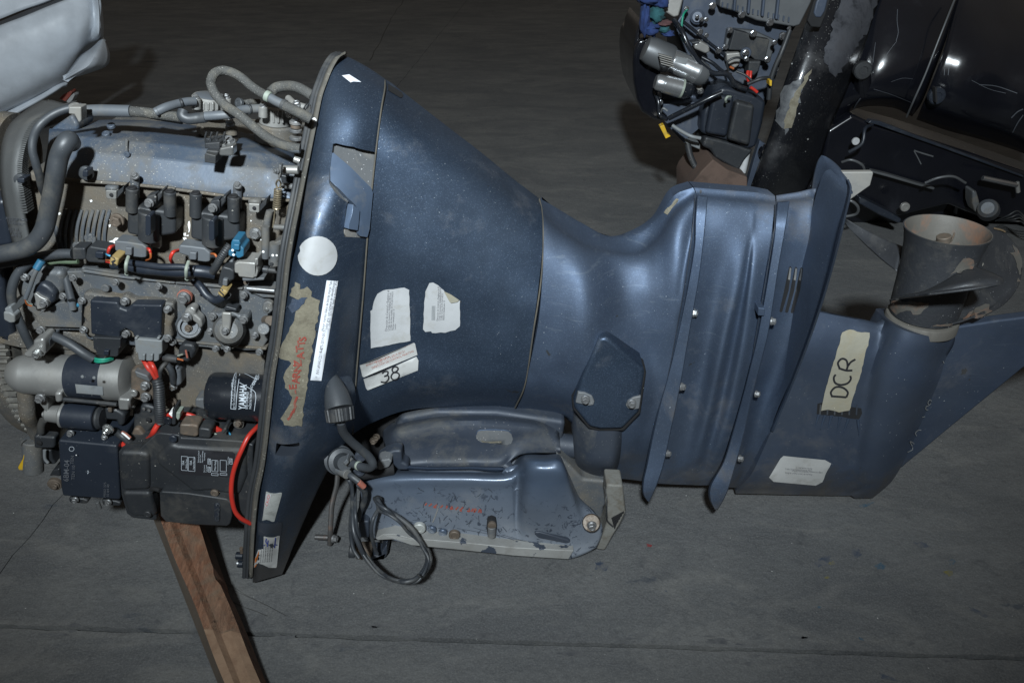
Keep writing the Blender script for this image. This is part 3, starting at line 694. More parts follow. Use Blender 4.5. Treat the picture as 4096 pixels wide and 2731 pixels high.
for c, x, y in (('A', 1210, 790), ('B', 785, 875)):
    cyl('bolt_boss', c, (x, y+200, .02), (x, y, .02), 38, M['cover'], vcov); bolt(c, x, y+5, .012, 36, M['steel'], vcov, dirv=(0,-.5,.8))
slab('cover_end', 'A', '440,380 640,240 700,330 700,395 620,400 430,470', .12, .06, M['cover'], vcov, .006)
slab('gasket_rim', 'A', '520,812 700,825 1140,858 1568,900 1568,925 1140,885 700,858 520,838', .022, .04, M['cast'], vcov, .002)
slab('gasket_rim', 'B', '224,905 440,932 850,990 1260,1005 1260,1030 850,1015 440,960 224,930', .022, .04, M['cast'], vcov, .002)
# timing belt at the far left
P_ = [('410,97,.30', '600,150,.19'), ('235,200,.22', '420,215,.13'), ('90,325,.14', '270,330,.08'), ('25,470,.08', '190,480,.04'), ('0,620,.05', '150,640,.02'), ('-5,760,.04', '143,790,.01'), ('5,920,.035', '158,930,.0'), ('45,1130,.03', '195,1140,-.0'), ('85,1300,.03', '225,1290,.0'), ('122,1440,.03', '252,1395,.0')]
G = [[(*n('A', *Q(a)[0][:2]), Q(a)[0][2]), (*n('A', *Q(b)[0][:2]), Q(b)[0][2])] for a, b in P_]
M['belt'] = mat('ribbed rubber belt', (.060,.062,.062), 0, .62, dirt=(.085,.08,.07), damt=.4, dscale=12, bump=.3, bscale=260)
belt = skin('timing_belt', G, M['belt'], E_, 5, 3, mirror=False, solid=.006)
teeth = [Vector(p) for p in cr([W('A', *Q(b)[0]) for a, b in P_[:8]], 9)]
tv = []; tf = []
for i in range(0, len(teeth)-1):
    p = teeth[i].lerp(teeth[i+1], .25); q = teeth[i].lerp(teeth[i+1], .75); o_ = Vector((.007, .004, 0)); d_ = Vector((0, .02, 0)); k = len(tv)
    tv += [p, q, q+o_, p+o_, p+d_, q+d_, q+o_+d_, p+o_+d_]; tf += [[k+a for a in f] for f in ([0,1,2,3],[4,5,6,7],[0,1,5,4],[1,2,6,5],[2,3,7,6],[3,0,4,7])]
obj('belt_teeth', tv, tf, M['belt'], belt, smooth=False)
pul = lathe('cam_pulley', W('A', 30, 620, .17), W('A', 190, 640, .17), [(0,.06),(.1,.075),(.9,.075),(.9,.05),(1,.05)], M['cast'], E_, 40)
bT = bvh([belt])
for i in range(3): text(['8890030D', '1107', '0-9A50'][i]*2, 'A', 62+12*i, 1178+22*i, 22, -5, bT, M['printd'], belt, sx=.7)
for i in range(3): text(['0321', 'YU10', '8890'][i]+' 03', 'A', 85+14*i, 1275+28*i, 24, -5, bT, M['printd'], belt, sx=.8)
# hoses on the left
tube('hose', 'A', '735,175,.05 610,190,.04 470,245,.03 350,345,.015 300,450,.01 290,560,.005 320,680,.005 352,790,.01 372,880,.02 410,980,.04 470,1120,.045 508,1250,.04 545,1400,.035 560,1568,.03 600,1750,.01 640,1905,-.01', 35, M['hose'], E_)
cyl('fitting', 'C', (640,560,.0), (652,640,.0), 34, M['hoseg'], E_); cyl('fitting', 'C', (650,610,.0), (700,600,.01), 26, M['ltblue'], E_)
tube('big_hose', 'A', '640,500,.0 615,470,-.012 575,520,-.02 530,620,-.022 502,760,-.025 480,900,-.025 450,1040,-.025 425,1160,-.025 395,1270,-.028 330,1370,-.03 230,1440,-.032 120,1470,-.032 -40,1500,-.03 -200,1520,-.03', 78, M['hose'], E_, seg=24)
bolt('A', 612, 470, -.012, 74, M['hose'], E_, 'round', dirv=(.2,-.6,.75), name='hose_end')
slab('hose_bracket', 'A', '612,175 725,175 727,300 706,322 665,245 612,240', .015, .02, M['alu'], E_, .002)
bolt('A', 665, 168, .03, 46, M['alu'], E_, 'slot', dirv=(0,-.3,.9), name='bracket_cap')
tube('hose', 'A', '720,215,.06 780,212,.06 900,208,.06 1172,214,.06', 53, M['hoseg'], E_, seg=20)
cyl('hose_clamp', 'A', (735,215,.058), (778,213,.058), 57, M['hose'], E_)
tube('braided_hose', 'A', '1160,214,.062 1290,225,.065 1450,245,.07 1620,270,.08', 46, M['braid'], E_, seg=18)
for t, r_, m_ in (('0,1580,.0 120,1560,.0 300,1530,.0 420,1505,.0 560,1490,.0 650,1490,.0', 44, 'hose'), ('420,1575,.01 520,1560,.01 640,1562,.01 700,1560,.01', 22, 'greenh')): tube('cable_sleeve', 'A', t, r_, M[m_], E_)
tube('hose', 'C', '385,165,.0 250,235,.0 150,340,-.005 105,470,-.01 115,600,-.01 160,720,-.01 215,850,-.01 290,1000,.0', 40, M['hose'], E_)
slab('hose_clip', 'C', '25,665 85,670 130,700 132,765 88,770 30,740', -.03, .02, M['connl'], E_, .003)
slab('hose_clip', 'C', '30,640 90,615 120,690 60,690', -.028, .05, M['connl'], E_, .003)
# block face: ribbed fins, brackets, bolts
fins = []
for i in range(9):
    x = 540+i*50; tube('cooling_fin', 'A', f'{x+45},1095,.036 {x+12},1200,.032 {x-4},1320,.032 {x+2},1440,.036', 15, M['cast2'], block, k=3, seg=6)
for i in range(4): slab('rib', 'A', f'{740+i*52},870 {784+i*52},872 {790+i*52},930 {752+i*52},926', .062, .02, M['cast2'], block, .002)
def lbr(c, x, y):
    slab('bracket', c, f'{x},{y} {x+98},{y+5} {x+96},{y+80} {x+84},{y+84} {x+18},{y+78} {x+2},{y+62}', -.0, .01, M['alu'], E_, .0015)
    b = E_.children[-1] if False else None
    bolt(c, x+52, y+42, -.001, 17, M['dark'], E_, 'slot', name='bracket_hole')
    G = [[(*n(c, x, y), .002), (*n(c, x+98, y+5), .002)], [(*n(c, x+62, y-42), .06), (*n(c, x+160, y-38), .06)]]
    skin('bracket_arm', G, M['cast2'], E_, 2, 2, mirror=False, solid=.006)
    slab('bracket_web', c, f'{x+95},{y+20} {x+165},{y-40} {x+160},{y+10} {x+98},{y+78}', .004, .05, M['blk'], E_, .001)
lbr('A', 945, 922); lbr('B', 882, 1040)
def coil(c, x, y):
    """ignition coil: two towers, body and drum; x,y = left tower top"""
    r = slab('ignition_coil', c, f'{x-48},{y+170} {x+45},{y+165} {x+100},{y+178} {x+280},{y+200} {x+390},{y+225} {x+386},{y+420} {x+250},{y+440} {x+170},{y+450} {x+70},{y+440} {x-50},{y+415}', .0, .05, M['blk'], E_, .006, seg=3)
    cyl('tower', c, (x,y+215,.0), (x+2,y+5,.0), 52, M['blk'], r, .15); bolt(c, x+2, y+4, .0, 40, M['dark'], r, 'round', dirv=(0,-.1,1), name='tower_cap')
    cyl('tower', c, (x+342,y+250,.0), (x+340,y+35,.0), 52, M['blk'], r, .15); bolt(c, x+340, y+34, .0, 40, M['dark'], r, 'round', dirv=(0,-.1,1), name='tower_cap')
    cyl('drum', c, (x+156,y+462,.0), (x+158,y+205,.0), 94, M['blk'], r, .12, 36)
    slab('label_frame', c, f'{x+118},{y+260} {x+132},{y+245} {x+155},{y+245} {x+168},{y+260} {x+168},{y+420} {x+155},{y+432} {x+132},{y+432} {x+118},{y+420}', -.042, .02, M['blkblue'], r, .002)
    text('DENSO', c, x+160, y+410, 30, 90, bvh([r.children[-1]]), M['hose'], r, off=.001)
    slab('coil_bracket', c, f'{x+130},{y+75} {x+200},{y+60} {x+220},{y+75} {x+214},{y+165} {x+190},{y+195} {x+125},{y+160}', -.006, .02, M['blk'], r, .003)
    slab('coil_bracket', c, f'{x+205},{y+70} {x+270},{y+20} {x+272},{y+80} {x+216},{y+150}', .0, .05, M['blk'], r, .003)
    bolt(c, x+155, y+135, -.012, 42, M['steel'], r)
    slab('mount_plate', c, f'{x+100},{y+440} {x+250},{y+450} {x+248},{y+545} {x+115},{y+520}', .012, .01, M['alu'], r, .001); bolt(c, x+158, y+488, .006, 33, M['steel'], r)
    return r
coil('A', 1182, 900); coil('B', 408, 945)
bolt('A', 1050, 1190, .02, 62, M['rustbolt'], block); bolt('A', 812, 1352, .034, 52, M['cast2'], block, 'round', name='plug')
bolt('A', 700, 1420, .035, 46, M['cast2'], block, 'round', name='boss')
bolt('B', 950, 1298, .04, 66, M['redwash'], block, 'slot', name='washer'); bolt('B', 945, 1308, .032, 54, M['steel'], block)
# wiring below the coils
def connector(c, P1, m, r=None, Y=-.01, par=None):
    return slab('connector', c, P1, Y, .028, M[m], par or E_, .003)
h1 = tube('harness', 'D', '-340,235,-.0 -240,235,-.0 -100,270,-.005 60,285,-.01 250,300,-.012 430,300,-.012 580,320,-.005', 55, M['blkblue'], E_, flat=1.0, seg=16)
tube('harness_strand', 'D', '-250,215,-.005 -80,240,-.012 100,262,-.02 300,265,-.02 400,285,-.02', 30, M['blkblue'], h1); tube('harness_branch', 'D', '380,370,.0 450,440,.0 510,520,-.005 590,560,-.01 650,535,-.015 690,500,-.015', 36, M['blkblue'], h1)
slab('tape_tag', 'C', '985,170 1066,192 1048,265 975,248', -.04, .03, M['tag'], h1, .003); text('MXI', 'C', 1042, 250, 52, 100, bvh([h1.children[-1]]), M['ink'], h1, off=.001, bold=.02)
slab('tape_tag', 'D', '600,505 628,460 690,480 688,510 650,545', -.045, .03, M['tag'], h1, .004); text('S', 'D', 628, 528, 62, 10, bvh([h1.children[-1]]), M['ink'], h1, off=.001, bold=.02)
for c, x in (('C', 1130), ('D', 325)): 
    d = 0 if c == 'C' else 45
    tube('cable_tie', c, f'{x+20},{170+d},-.03 {x},{235+d},-.045 {x},{300+d},-.04 {x+10},{345+d-20},-.02', 15, M['tie'], h1, seg=6)
    bolt(c, x+5, 325+d, -.03, 18, M['tie'], h1, 'slot')
connector('C', '1025,60 1030,30 1140,40 1275,62 1312,90 1308,180 1270,185 1115,165 1110,140 1028,120', 'conn'); slab('latch', 'C', '1120,90 1180,95 1178,165 1116,160', -.018, .02, M['conn'], E_, .002)
connector('D', '255,85 262,68 370,78 490,95 540,140 536,218 500,225 345,205 340,170 256,145', 'conn'); slab('latch', 'D', '350,130 415,138 412,205 348,200', -.018, .02, M['conn'], E_, .002)
tube('red_wire', 'C', '1030,75,-.0 985,90,-.02 972,125,-.02 985,165,-.0', 15, M['red'], E_, seg=8); tube('orange_wire', 'C', '1310,105,-.0 1345,130,-.02 1350,180,-.02 1310,205,-.0', 9, M['orange'], E_, seg=6); tube('red_wire', 'C', '1310,95,-.0 1340,110,-.02 1350,150,-.02', 11, M['red'], E_, seg=6)
tube('red_wire', 'D', '255,115,-.0 205,135,-.02 185,180,-.02 205,235,-.0', 16, M['red'], E_, seg=8); tube('orange_wire', 'D', '535,145,-.0 585,155,-.02 605,190,-.02', 10, M['orange'], E_, seg=6); tube('black_wire', 'D', '535,170,-.0 600,180,-.02 600,230,-.02 560,245,-.0', 16, M['blk'], E_, seg=8)
connector('C', '640,95 760,95 770,200 650,205', 'blk'); connector('C', '775,110 800,78 960,105 965,150 935,235 790,225 760,190', 'blk'); slab('latch', 'C', '850,130 925,135 920,195 850,185', -.018, .02, M['blkblue'], E_, .002)
for s_, m_ in (('940,140,-.0 975,160,-.02 990,165,-.02', 'ltblue'), ('930,200,-.0 985,205,-.02', 'orange'), ('935,215,-.0 985,225,-.02', 'red')): tube('thin_wire', 'C', s_, 8, M[m_], E_, seg=6)
b_ = slab('blue_connector', 'D', '725,50 735,20 800,25 815,80 840,100 838,170 800,188 700,165 700,120 722,115', -.03, .035, M['blue'], E_, .003); slab('latch', 'D', '745,60 800,65 800,120 745,115', -.036, .02, M['blue'], b_, .002)
for x, y in ((740,115),(748,155)): bolt('D', x, y, -.04, 11, M['white'], b_, 'slot', name='paint_spot')
tube('wire', 'D', '770,30,-.01 790,0,-.01 810,-25,.0', 12, M['orange'], b_, seg=6)
tube('corrugated_sleeve', 'D', '715,65,-.02 670,130,-.025 625,200,-.025 590,265,-.02 560,310,-.01', 36, M['blk'], E_, ribs=.55, seg=14, k=8)
c_ = slab('black_connector', 'D', '640,275 655,262 720,275 752,300 750,380 700,400 690,455 605,435 612,380 625,330', -.03, .035, M['blk'], E_, .003); slab('latch', 'D', '650,370 695,378 690,440 645,430', -.036, .02, M['conn'], c_, .002)
slab('neck', 'D', '690,200 745,200 745,290 680,280', -.01, .03, M['conn'], c_, .003)
v_ = slab('solenoid_valve', 'D', '752,235 790,215 945,228 950,300 930,372 790,355 785,325 752,320', -.025, .04, M['alu'], E_, .005); slab('end_plate', 'D', '930,190 965,185 970,240 955,262 970,300 955,355 925,360 940,280', -.028, .03, M['alu'], v_, .002)
cyl('nozzle', 'D', (955,275,-.0), (1065,290,-.0), 34, M['blk'], v_); cyl('nozzle', 'D', (1060,290,-.0), (1145,300,-.0), 26, M['blk'], v_); slab('plate', 'D', '820,365 1025,360 1022,385 830,395', -.02, .03, M['cast2'], v_, .002)
bolt('D', 860, 402, -.0, 22, M['rustbolt'], v_); tube('pipe', 'D', '1035,-100,.0 1035,60,.0 1030,180,.0', 36, M['cast2'], E_); tube('vertical_pipe', 'D', '1120,50,.0 1115,130,-.0 1110,240,.0', 48, M['cast2'], E_, seg=14); bolt('D', 1090, 240, -.03, 18, M['blk'], E_)
for x, y, r in ((1015,128,11),(1100,160,11),(1135,160,9)): bolt('D', x, y, -.036, r, M['white'], E_, 'slot', name='paint_spot')
slab('strap', 'D', '862,435 1015,445 1130,470 1125,545 1010,545 862,480', .01, .03, M['cast2'], E_, .003); cyl('bar', 'D', (870,455,.0), (1120,478,.0), 22, M['steel'], E_)
# spring and lever by the tray rim
sp = []
for i in range(9*14+1):
    t = i/(9*14); a = 2*math.pi*i/14; p = W('B', 1147-12*t, 905+180*t, .0); R_ = rad('B', 30, p); sp.append(p+Vector((R_*math.cos(a), R_*math.sin(a), 0)))
V, F = tube_mesh(sp, rad('B', 8, sp[0]), 6); spring = obj('spring', V, F, M['brass'], E_)
tube('hook', 'B', '1145,905,.0 1130,870,.0 1150,830,-.01 1172,860,.0 1160,900,.0', 8, M['brass'], spring, seg=6); tube('hook', 'B', '1130,1085,.0 1120,1110,.0 1108,1200,.0 1100,1255,.0', 8, M['brass'], spring, seg=6)
cyl('lever_pin', 'B', (1165,735,.0), (1330,740,.0), 38, M['alu'], E_); slab('lever', 'B', '1150,690 1180,700 1172,780 1160,830 1142,815', -.03, .012, M['cast2'], E_, .002); bolt('B', 1135, 748, -.03, 30, M['cast2'], E_, dirv=(-.6,-.7,.2))
cyl('shaft', 'B', (1180,880,.02), (1300,890,.02), 26, M['cast2'], E_); cyl('pin', 'B', (1110,1250,.0), (1230,1255,.0), 24, M['cast2'], E_)
slab('link_arm', 'B', '1165,780 1230,795 1235,860 1300,870 1300,900 1180,870', .03, .02, M['blk'], E_, .002)
tube('pipe', 'B', '1075,1100,.02 1050,1200,.02 1040,1330,.02 1025,1500,.02', 32, M['cast2'], E_); slab('housing', 'B', '1105,1390 1160,1370 1190,1300 1200,1400 1180,1568 1075,1560 1080,1450', .0, .06, M['cast'], E_, .006)
slab('side_block', 'B', '1130,1090 1230,1060 1270,1010 1240,1300 1150,1290', .03, .05, M['cast'], E_, .005)
# wire loom clip on the valve cover
cl = slab('wire_clip', 'B', '488,500 625,490 625,560 488,550', .02, .04, M['blk'], E_, .002)
for x in (500, 548, 600, 665): tube('prong', 'B', f'{x},500,.03 {x-6},450,.03 {x+6},400,.03', 9, M['blk'], cl, seg=6)
for x in (530, 590): tube('prong', 'B', f'{x-20},470,.03 {x},500,.025 {x+16},470,.03', 8, M['blk'], cl, seg=6)
slab('clip_plate', 'B', '620,545 745,520 748,600 735,620 615,615', .0, .02, M['steelb'], cl, .003); G = [[(*n('B', 625, 530), .03), (*n('B', 745, 535), .03)], [(*n('B', 660, 470), .09), (*n('B', 795, 470), .09)]]; skin('clip_tab', G, M['alu'], cl, 2, 2, mirror=False, solid=.003)
bolt('B', 712, 492, .05, 55, M['steel'], cl, dirv=(0,-.4,.9)); slab('clip_block', 'B', '487,600 500,590 590,612 586,688 487,672', .0, .04, M['blk'], cl, .003); slab('clip_block', 'B', '500,562 610,570 612,600 500,595', .01, .04, M['blk'], cl, .003)
# fuel pumps and their hoses at the top
def pump(c, x0, x1, yt, yb, Y):
    xm = (x0+x1)/2; r = (x1-x0)/2
    p = cyl('fuel_pump', c, (xm, yb, Y), (xm, yt, Y), r, M['alu'], E_, .1, 32)
    cyl('pump_lid', c, (xm, yt+10, Y), (xm, yt-14, Y), r*.82, M['hoseg'], p, .2)
    for a, b in ((x0+28, yt+22), (x1-5, yt+20)): cyl('lug', c, (a, b+95, Y-.04), (a, b, Y-.04), 40, M['alu'], p); bolt(c, a, b-2, Y-.04, 32, M['steel'], p, dirv=(0,-.15,1))
    for i in range(4): slab('rib', c, f'{xm-70+i*40},{yt+60} {xm-48+i*40},{yt+62} {xm-48+i*40},{yb-4} {xm-70+i*40},{yb-6}', Y-rad(c, r, W(c, xm, yt, Y))-.002, .02, M['alu'], p, .002)
    return p
pump('B', 385, 690, 75, 215, .16); pump('B', 985, 1265, 150, 330, .15)
cyl('pump_base', 'B', (600, 420, .16), (600, 330, .16), 170, M['cast'], E_); cyl('pump_base', 'B', (1130, 490, .16), (1130, 310, .16), 190, M['cast'], E_); cyl('bolt_boss', 'B', (730, 420, .13), (730, 350, .13), 52, M['cast'], E_); bolt('B', 720, 325, .12, 42, M['steel'], E_, dirv=(0,-.2,1))
for y in (470, 400, 365, 330): cyl('bolt_stack', 'B', (1305, y, .08), (1305, y-30, .08), 55 if y != 365 else 44, M['rustbolt' if y == 365 else 'steel'], E_)
bolt('B', 1305, 300, .08, 42, M['steel'], E_, dirv=(0,-.2,1))
tube('hose', 'B', '50,222,.06 140,180,.07 260,145,.09 330,130,.10 400,125,.11', 38, M['hoseg'], E_, seg=16); bolt('B', 58, 218, .058, 37, M['hoseg'], E_, 'round', dirv=(-.8,-.4,-.3), name='hose_end')
cyl('hose_band', 'B', (268,142,.088), (292,138,.09), 42, M['blk'], E_)
tube('hose', 'B', '-40,240,.09 80,265,.09 230,290,.09 290,300,.09', 32, M['braid'], E_)
tube('hose', 'B', '300,210,.08 290,255,.075 340,282,.075 430,275,.08 500,268,.08', 48, M['hose'], E_, seg=16); tube('hose', 'B', '498,258,.08 620,250,.08 740,238,.085 820,205,.10 900,195,.11 1000,190,.12', 40, M['hoseg'], E_, seg=16)
cyl('hose_band', 'B', (870,198,.105), (890,196,.11), 46, M['blk'], E_); bolt('B', 800, 140, .13, 44, M['hose'], E_, 'round', dirv=(-.5,-.8,.3), name='hose_end')
tube('braided_hose', 'B', '1345,548,.02 1240,530,.02 1130,490,.025 1010,420,.03 900,330,.035 790,240,.04 680,165,.05 590,70,.06 555,0,.07 545,-50,.08 575,-120,.09 650,-150,.10 740,-130,.10 820,-85,.10 900,-15,.09 980,40,.08 1050,80,.07', 42, M['braid'], E_, seg=18, k=5)
tube('hose', 'B', '1240,530,.02 1280,545,.02 1345,550,.02', 42, M['hoseg'], E_, seg=16)
cyl('coupler', 'B', (1035,72,.07), (1075,92,.068), 50, M['tie'], E_); tube('hose', 'B', '1060,85,.07 1130,125,.065 1220,165,.06', 42, M['hoseg'], E_, seg=16); cyl('coupler', 'B', (1185,150,.062), (1215,165,.06), 50, M['hose'], E_)
tube('braided_hose', 'B', '1210,165,.06 1290,205,.055 1360,240,.05 1440,285,.05', 46, M['braid'], E_, seg=18)
tube('braided_hose', 'B', '1080,50,.16 1130,5,.17 1210,-10,.17 1300,-5,.16 1380,30,.15 1460,80,.14', 46, M['braid'], E_, seg=18)
tube('hose', 'B', '1240,100,.12 1300,150,.10 1420,190,.09', 32, M['alu'], E_); bolt('B', 1315, 160, .09, 40, M['steel'], E_, dirv=(0,-.3,.9))
for x in (1380, 1400): cyl('clamp_ring', 'B', (x,175,.09), (x+8,180,.09), 45, M['hose'], E_)
tube('hose', 'B', '820,145,.14 900,130,.15 980,130,.16', 26, M['braid'], E_)
cyl('banjo', 'B', (1290,640,.03), (1345,660,.03), 30, M['alu'], E_); cyl('washer', 'B', (1300,600,.05), (1345,610,.05), 40, M['cast'], E_)

BLT = bvh([block])
for c, s_ in (('A','958,1150 975,1130 985,1150 980,1175 990,1190 965,1180'), ('A','975,1230 995,1225 990,1250 980,1250'), ('A','980,1375 1010,1368 1035,1345 1060,1345 1085,1365 1030,1372 1035,1392 975,1396'), ('A','522,1125 540,1115 552,1130 530,1142'), ('A','580,1085 608,1080 600,1092'), ('A','805,1010 825,1003 832,1018 815,1028'), ('A','555,1145 570,1145 565,1158'),
    ('B','218,1210 235,1185 262,1205 290,1200 285,1215 262,1225 268,1262 240,1268 220,1250'), ('B','295,1345 320,1340 332,1352 310,1368'), ('B','345,1200 358,1195 355,1290 345,1300'), ('B','300,1305 325,1300 322,1328 305,1325'), ('B','320,1325 350,1318 345,1332'), ('B','900,1185 915,1190 905,1203'), ('B','985,1355 1003,1358 995,1370')):
    decal('paint_splash', c, s_, BLT, M['white'], block, off=.001, jag=3, step=14)
decal('paint_splash', 'A', '1010,10 1080,5 1060,30', BLT, M['white'], block, off=.001) if 0 else None
# ------------------------------------------------------------------ side covers, rectifier, starter, oil filter
flange = slab('exhaust_cover', 'O', '55,622 95,617 140,624 185,622 185,614 240,622 290,632 400,640 520,655 622,664 622,690 616,780 600,806 560,806 540,800 500,806 480,800 400,792 345,790 330,798 200,780 190,760 90,758 55,760 85,730 50,700 38,660', .018, .05, M['cast2'], E_, .008)
slab('flange_step', 'C', '720,305 740,290 1110,350 1568,400 1568,420 1120,375 740,318', .012, .02, M['cast2'], flange, .003)
slab('flange_step', 'D', '224,400 300,395 560,425 830,450 830,470 560,450 224,418', .012, .02, M['cast2'], flange, .003)
slab('gasket_edge', 'D', '110,905 240,918 560,950 1045,990 1040,1012 560,972 110,925', .014, .04, M['cast'], flange, .002)
ov = slab('side_cover', 'C', '185,320 260,255 340,240 430,290 560,300 585,470 520,560 440,640 330,655 215,600 160,500 155,400', .004, .04, M['cast2'], E_, .02, seg=4)
slab('cover_dome', 'C', '300,440 360,400 430,430 500,500 480,590 400,630 320,600 280,500', -.008, .03, M['blkblue'], ov, .014, seg=4)
slab('mount_tab', 'C', '300,505 320,498 360,530 420,560 440,600 420,630 330,648 320,600', -.014, .012, M['alu'], ov, .002)
slab('side_plate', 'C', '320,720 350,690 500,590 610,568 735,585 728,812 380,802 322,740', .006, .03, M['cast2'], E_, .004)
slab('ledge', 'C', '-20,870 340,860 500,830 1100,920 1200,1000 1100,1070 500,1000 200,1000 -20,950', .03, .05, M['cast'], E_, .004)
tube('side_cable', 'C', '345,265,-.02 310,330,-.022 270,440,-.02 230,545,-.018', 20, M['hoseg'], E_); cyl('blue_sleeve', 'C', (375,205,-.015), (325,285,-.022), 34, M['blue'], E_)
tube('orange_wire', 'C', '225,548,-.018 245,600,-.014 285,612,-.01', 8, M['orange'], E_, seg=6); tube('white_wire', 'C', '232,548,-.018 258,590,-.014 290,600,-.01', 7, M['tie'], E_, seg=6)
# raised rectifier cover with rim
rim = slab('rectifier_rim', 'C', '735,500 800,490 1000,530 1060,545 1120,510 1180,560 1450,575 1555,590 1560,720 1530,790 1555,880 1545,905 1450,910 1200,905 1070,900 820,905 735,850 730,790 760,750 735,700 745,640', .002, .025, M['cast'], E_, .006)
rec = slab('rectifier', 'C', '800,562 1050,580 1075,630 1130,650 1180,600 1452,605 1440,918 1200,900 1180,850 1125,820 1080,850 1070,905 810,870', -.012, .022, M['blkblue'], E_, .004)
rT = bvh([rim, rec]); text('SH768', 'C', 940, 525, 20, 178, rT, M['printd'], rec)
blkc = slab('connector_block', 'C', '828,893 1080,905 1078,990 1060,1000 1058,1060 1035,1070 870,1055 855,1010 835,1000', -.018, .04, M['blk'], rec, .004); slab('latch', 'C', '925,1010 975,1015 970,1060 922,1055', -.024, .02, M['blkblue'], rec, .002)
gc = slab('grey_connector', 'C', '1203,905 1450,925 1455,1020 1445,1045 1425,1050 1422,1100 1400,1112 1240,1100 1232,1040 1212,1025', -.018, .045, M['connl'], rec, .006)
for x in (1285, 1355): slab('latch', 'C', f'{x-14},1045 {x+14},1047 {x+12},1105 {x-16},1103', -.024, .01, M['connl'], rec, .002)
for x in (1215, 1415): slab('hook', 'C', f'{x-14},895 {x+16},898 {x+14},918 {x-14},915', -.02, .01, M['connl'], rec, .002)
tube('red_wire', 'C', '1290,1095,.0 1320,1150,-.01 1360,1210,-.012 1400,1260,-.01', 24, M['red'], E_); tube('red_wire', 'C', '1340,1100,-.005 1375,1160,-.015 1410,1240,-.012', 22, M['red'], E_)
for o_, r_ in ((0, 11), (14, 10), (26, 9)): tube('green_wire', 'C', f'830,{1072+o_},.0 880,{1090+o_},-.014 950,{1090+o_*.7},-.012 1010,{1076+o_*.6},.0', r_, M['green'], E_, seg=8)
tube('conduit', 'C', '390,855,.005 500,890,-.0 620,950,-.005 740,1030,-.008 835,1088,-.006', 42, M['hose'], E_, seg=16)
tube('corrugated_sleeve', 'C', '1400,1265,-.014 1420,1330,-.018 1428,1450,-.022 1435,1560,-.024 1440,1640,-.02', 50, M['blk'], E_, ribs=.42, seg=18, k=8)
tube('wire', 'C', '1430,1255,-.01 1440,1180,-.012 1480,1130,-.005 1520,1150,.01 1550,1250,.02', 20, M['blk'], E_); tube('hose', 'D', '150,1130,.0 190,1190,-.0 210,1300,.01', 28, M['hose'], E_)
bolts('C', '225,355,36 655,360,34 1035,400,34 1420,435,34 565,525,33 735,565,35 1120,570,40 1505,640,36 365,825,37 750,825,35 1130,860,38 1505,900,36', -.004, 35, M['steel'], flange)
bolt('C', 395, 590, -.02, 38, M['steel'], ov); bolt('C', 945, 452, .008, 36, M['cast2'], flange, 'round', name='boss')
bolts('D', '75,435,33 445,485,26 840,515,36 540,840,34 940,875,34 205,935,32 590,995,32 980,1025,33', .008, 33, M['steel'], flange)
bolt('D', 312, 530, .006, 66, M['redwash'], flange, 'slot', name='washer'); bolt('D', 303, 540, -.002, 56, M['steel'], flange)
bolt('D', 155, 645, -.006, 34, M['steel'], flange)
# round clamped sensor and thermostat cover
rf = lathe('sensor_flange', W('D', 352, 800, .03), W('D', 352, 800, -.004), [(0,rad('D',112,W('D',350,800,0))),(.8,rad('D',112,W('D',350,800,0))),(1,rad('D',98,W('D',350,800,0))),(1,rad('D',78,W('D',350,800,0))),(.8,rad('D',72,W('D',350,800,0)))], M['cast2'], E_)
slab('clamp_tab', 'D', '290,700 320,640 370,620 410,650 405,690 460,740 468,800 440,830 420,780 370,740', -.008, .02, M['alu'], rf, .004)
bolt('D', 330, 715, -.012, 46, M['steel'], rf); bolt('D', 345, 812, -.0, 34, M['rustbolt'], rf)
th = slab('thermostat_cover', 'D', '530,690 560,665 600,690 650,670 740,665 800,700 850,690 882,720 875,770 830,800 820,890 800,970 740,1005 690,1020 640,985 600,930 592,800 530,750', -.004, .03, M['cast2'], E_, .010, seg=3)
lathe('cover_dome', W('D', 712, 820, .01), W('D', 706, 830, -.03), [(0,.027),(.5,.026),(.85,.022),(1,.014)], M['cast2'], th)
tb = slab('spring_strap', 'D', '640,672 727,678 724,760 715,850 690,885 650,882 640,850', -.034, .006, M['alu'], th, .003); bolt('D', 675, 838, -.036, 34, M['steel'], th)
slab('rubber_lip', 'D', '655,640 680,615 775,640 775,668 740,662 655,660', -.01, .02, M['blk'], th, .003)
bolts('D', '560,705,36 840,735,38 690,995,32', -.012, 36, M['steel'], th)
slab('lifting_eye', 'D', '1000,640 1010,590 1050,570 1095,590 1100,660 1060,692 1015,685', -.01, .012, M['cast2'], E_, .003); bolt('D', 1042, 648, -.012, 18, M['steelb'], E_, 'slot', name='eye_hole')
cyl('plug', 'D', (1055,790,.03), (1015,820,-.02), 50, M['cast2'], E_); cyl('plug_stem', 'D', (1040,740,.02), (1080,745,.0), 45, M['rustbolt'], E_)
k_ = slab('knock_connector', 'D', '245,1000 290,950 380,960 410,1010 385,1080 330,1130 240,1120 250,1060', .0, .03, M['blk'], E_, .006)
for s_, m_ in (('245,1085,-.01 300,1100,-.012','orange'), ('250,1060,-.01 290,1045,-.012','tie'), ('320,1010,-.012 335,1075,-.012','redwash')): tube('wire', 'D', s_, 9, M[m_], k_, seg=6)
tube('cable', 'D', '60,1060,.01 150,1075,.0 250,1090,-.002', 36, M['blk'], E_)
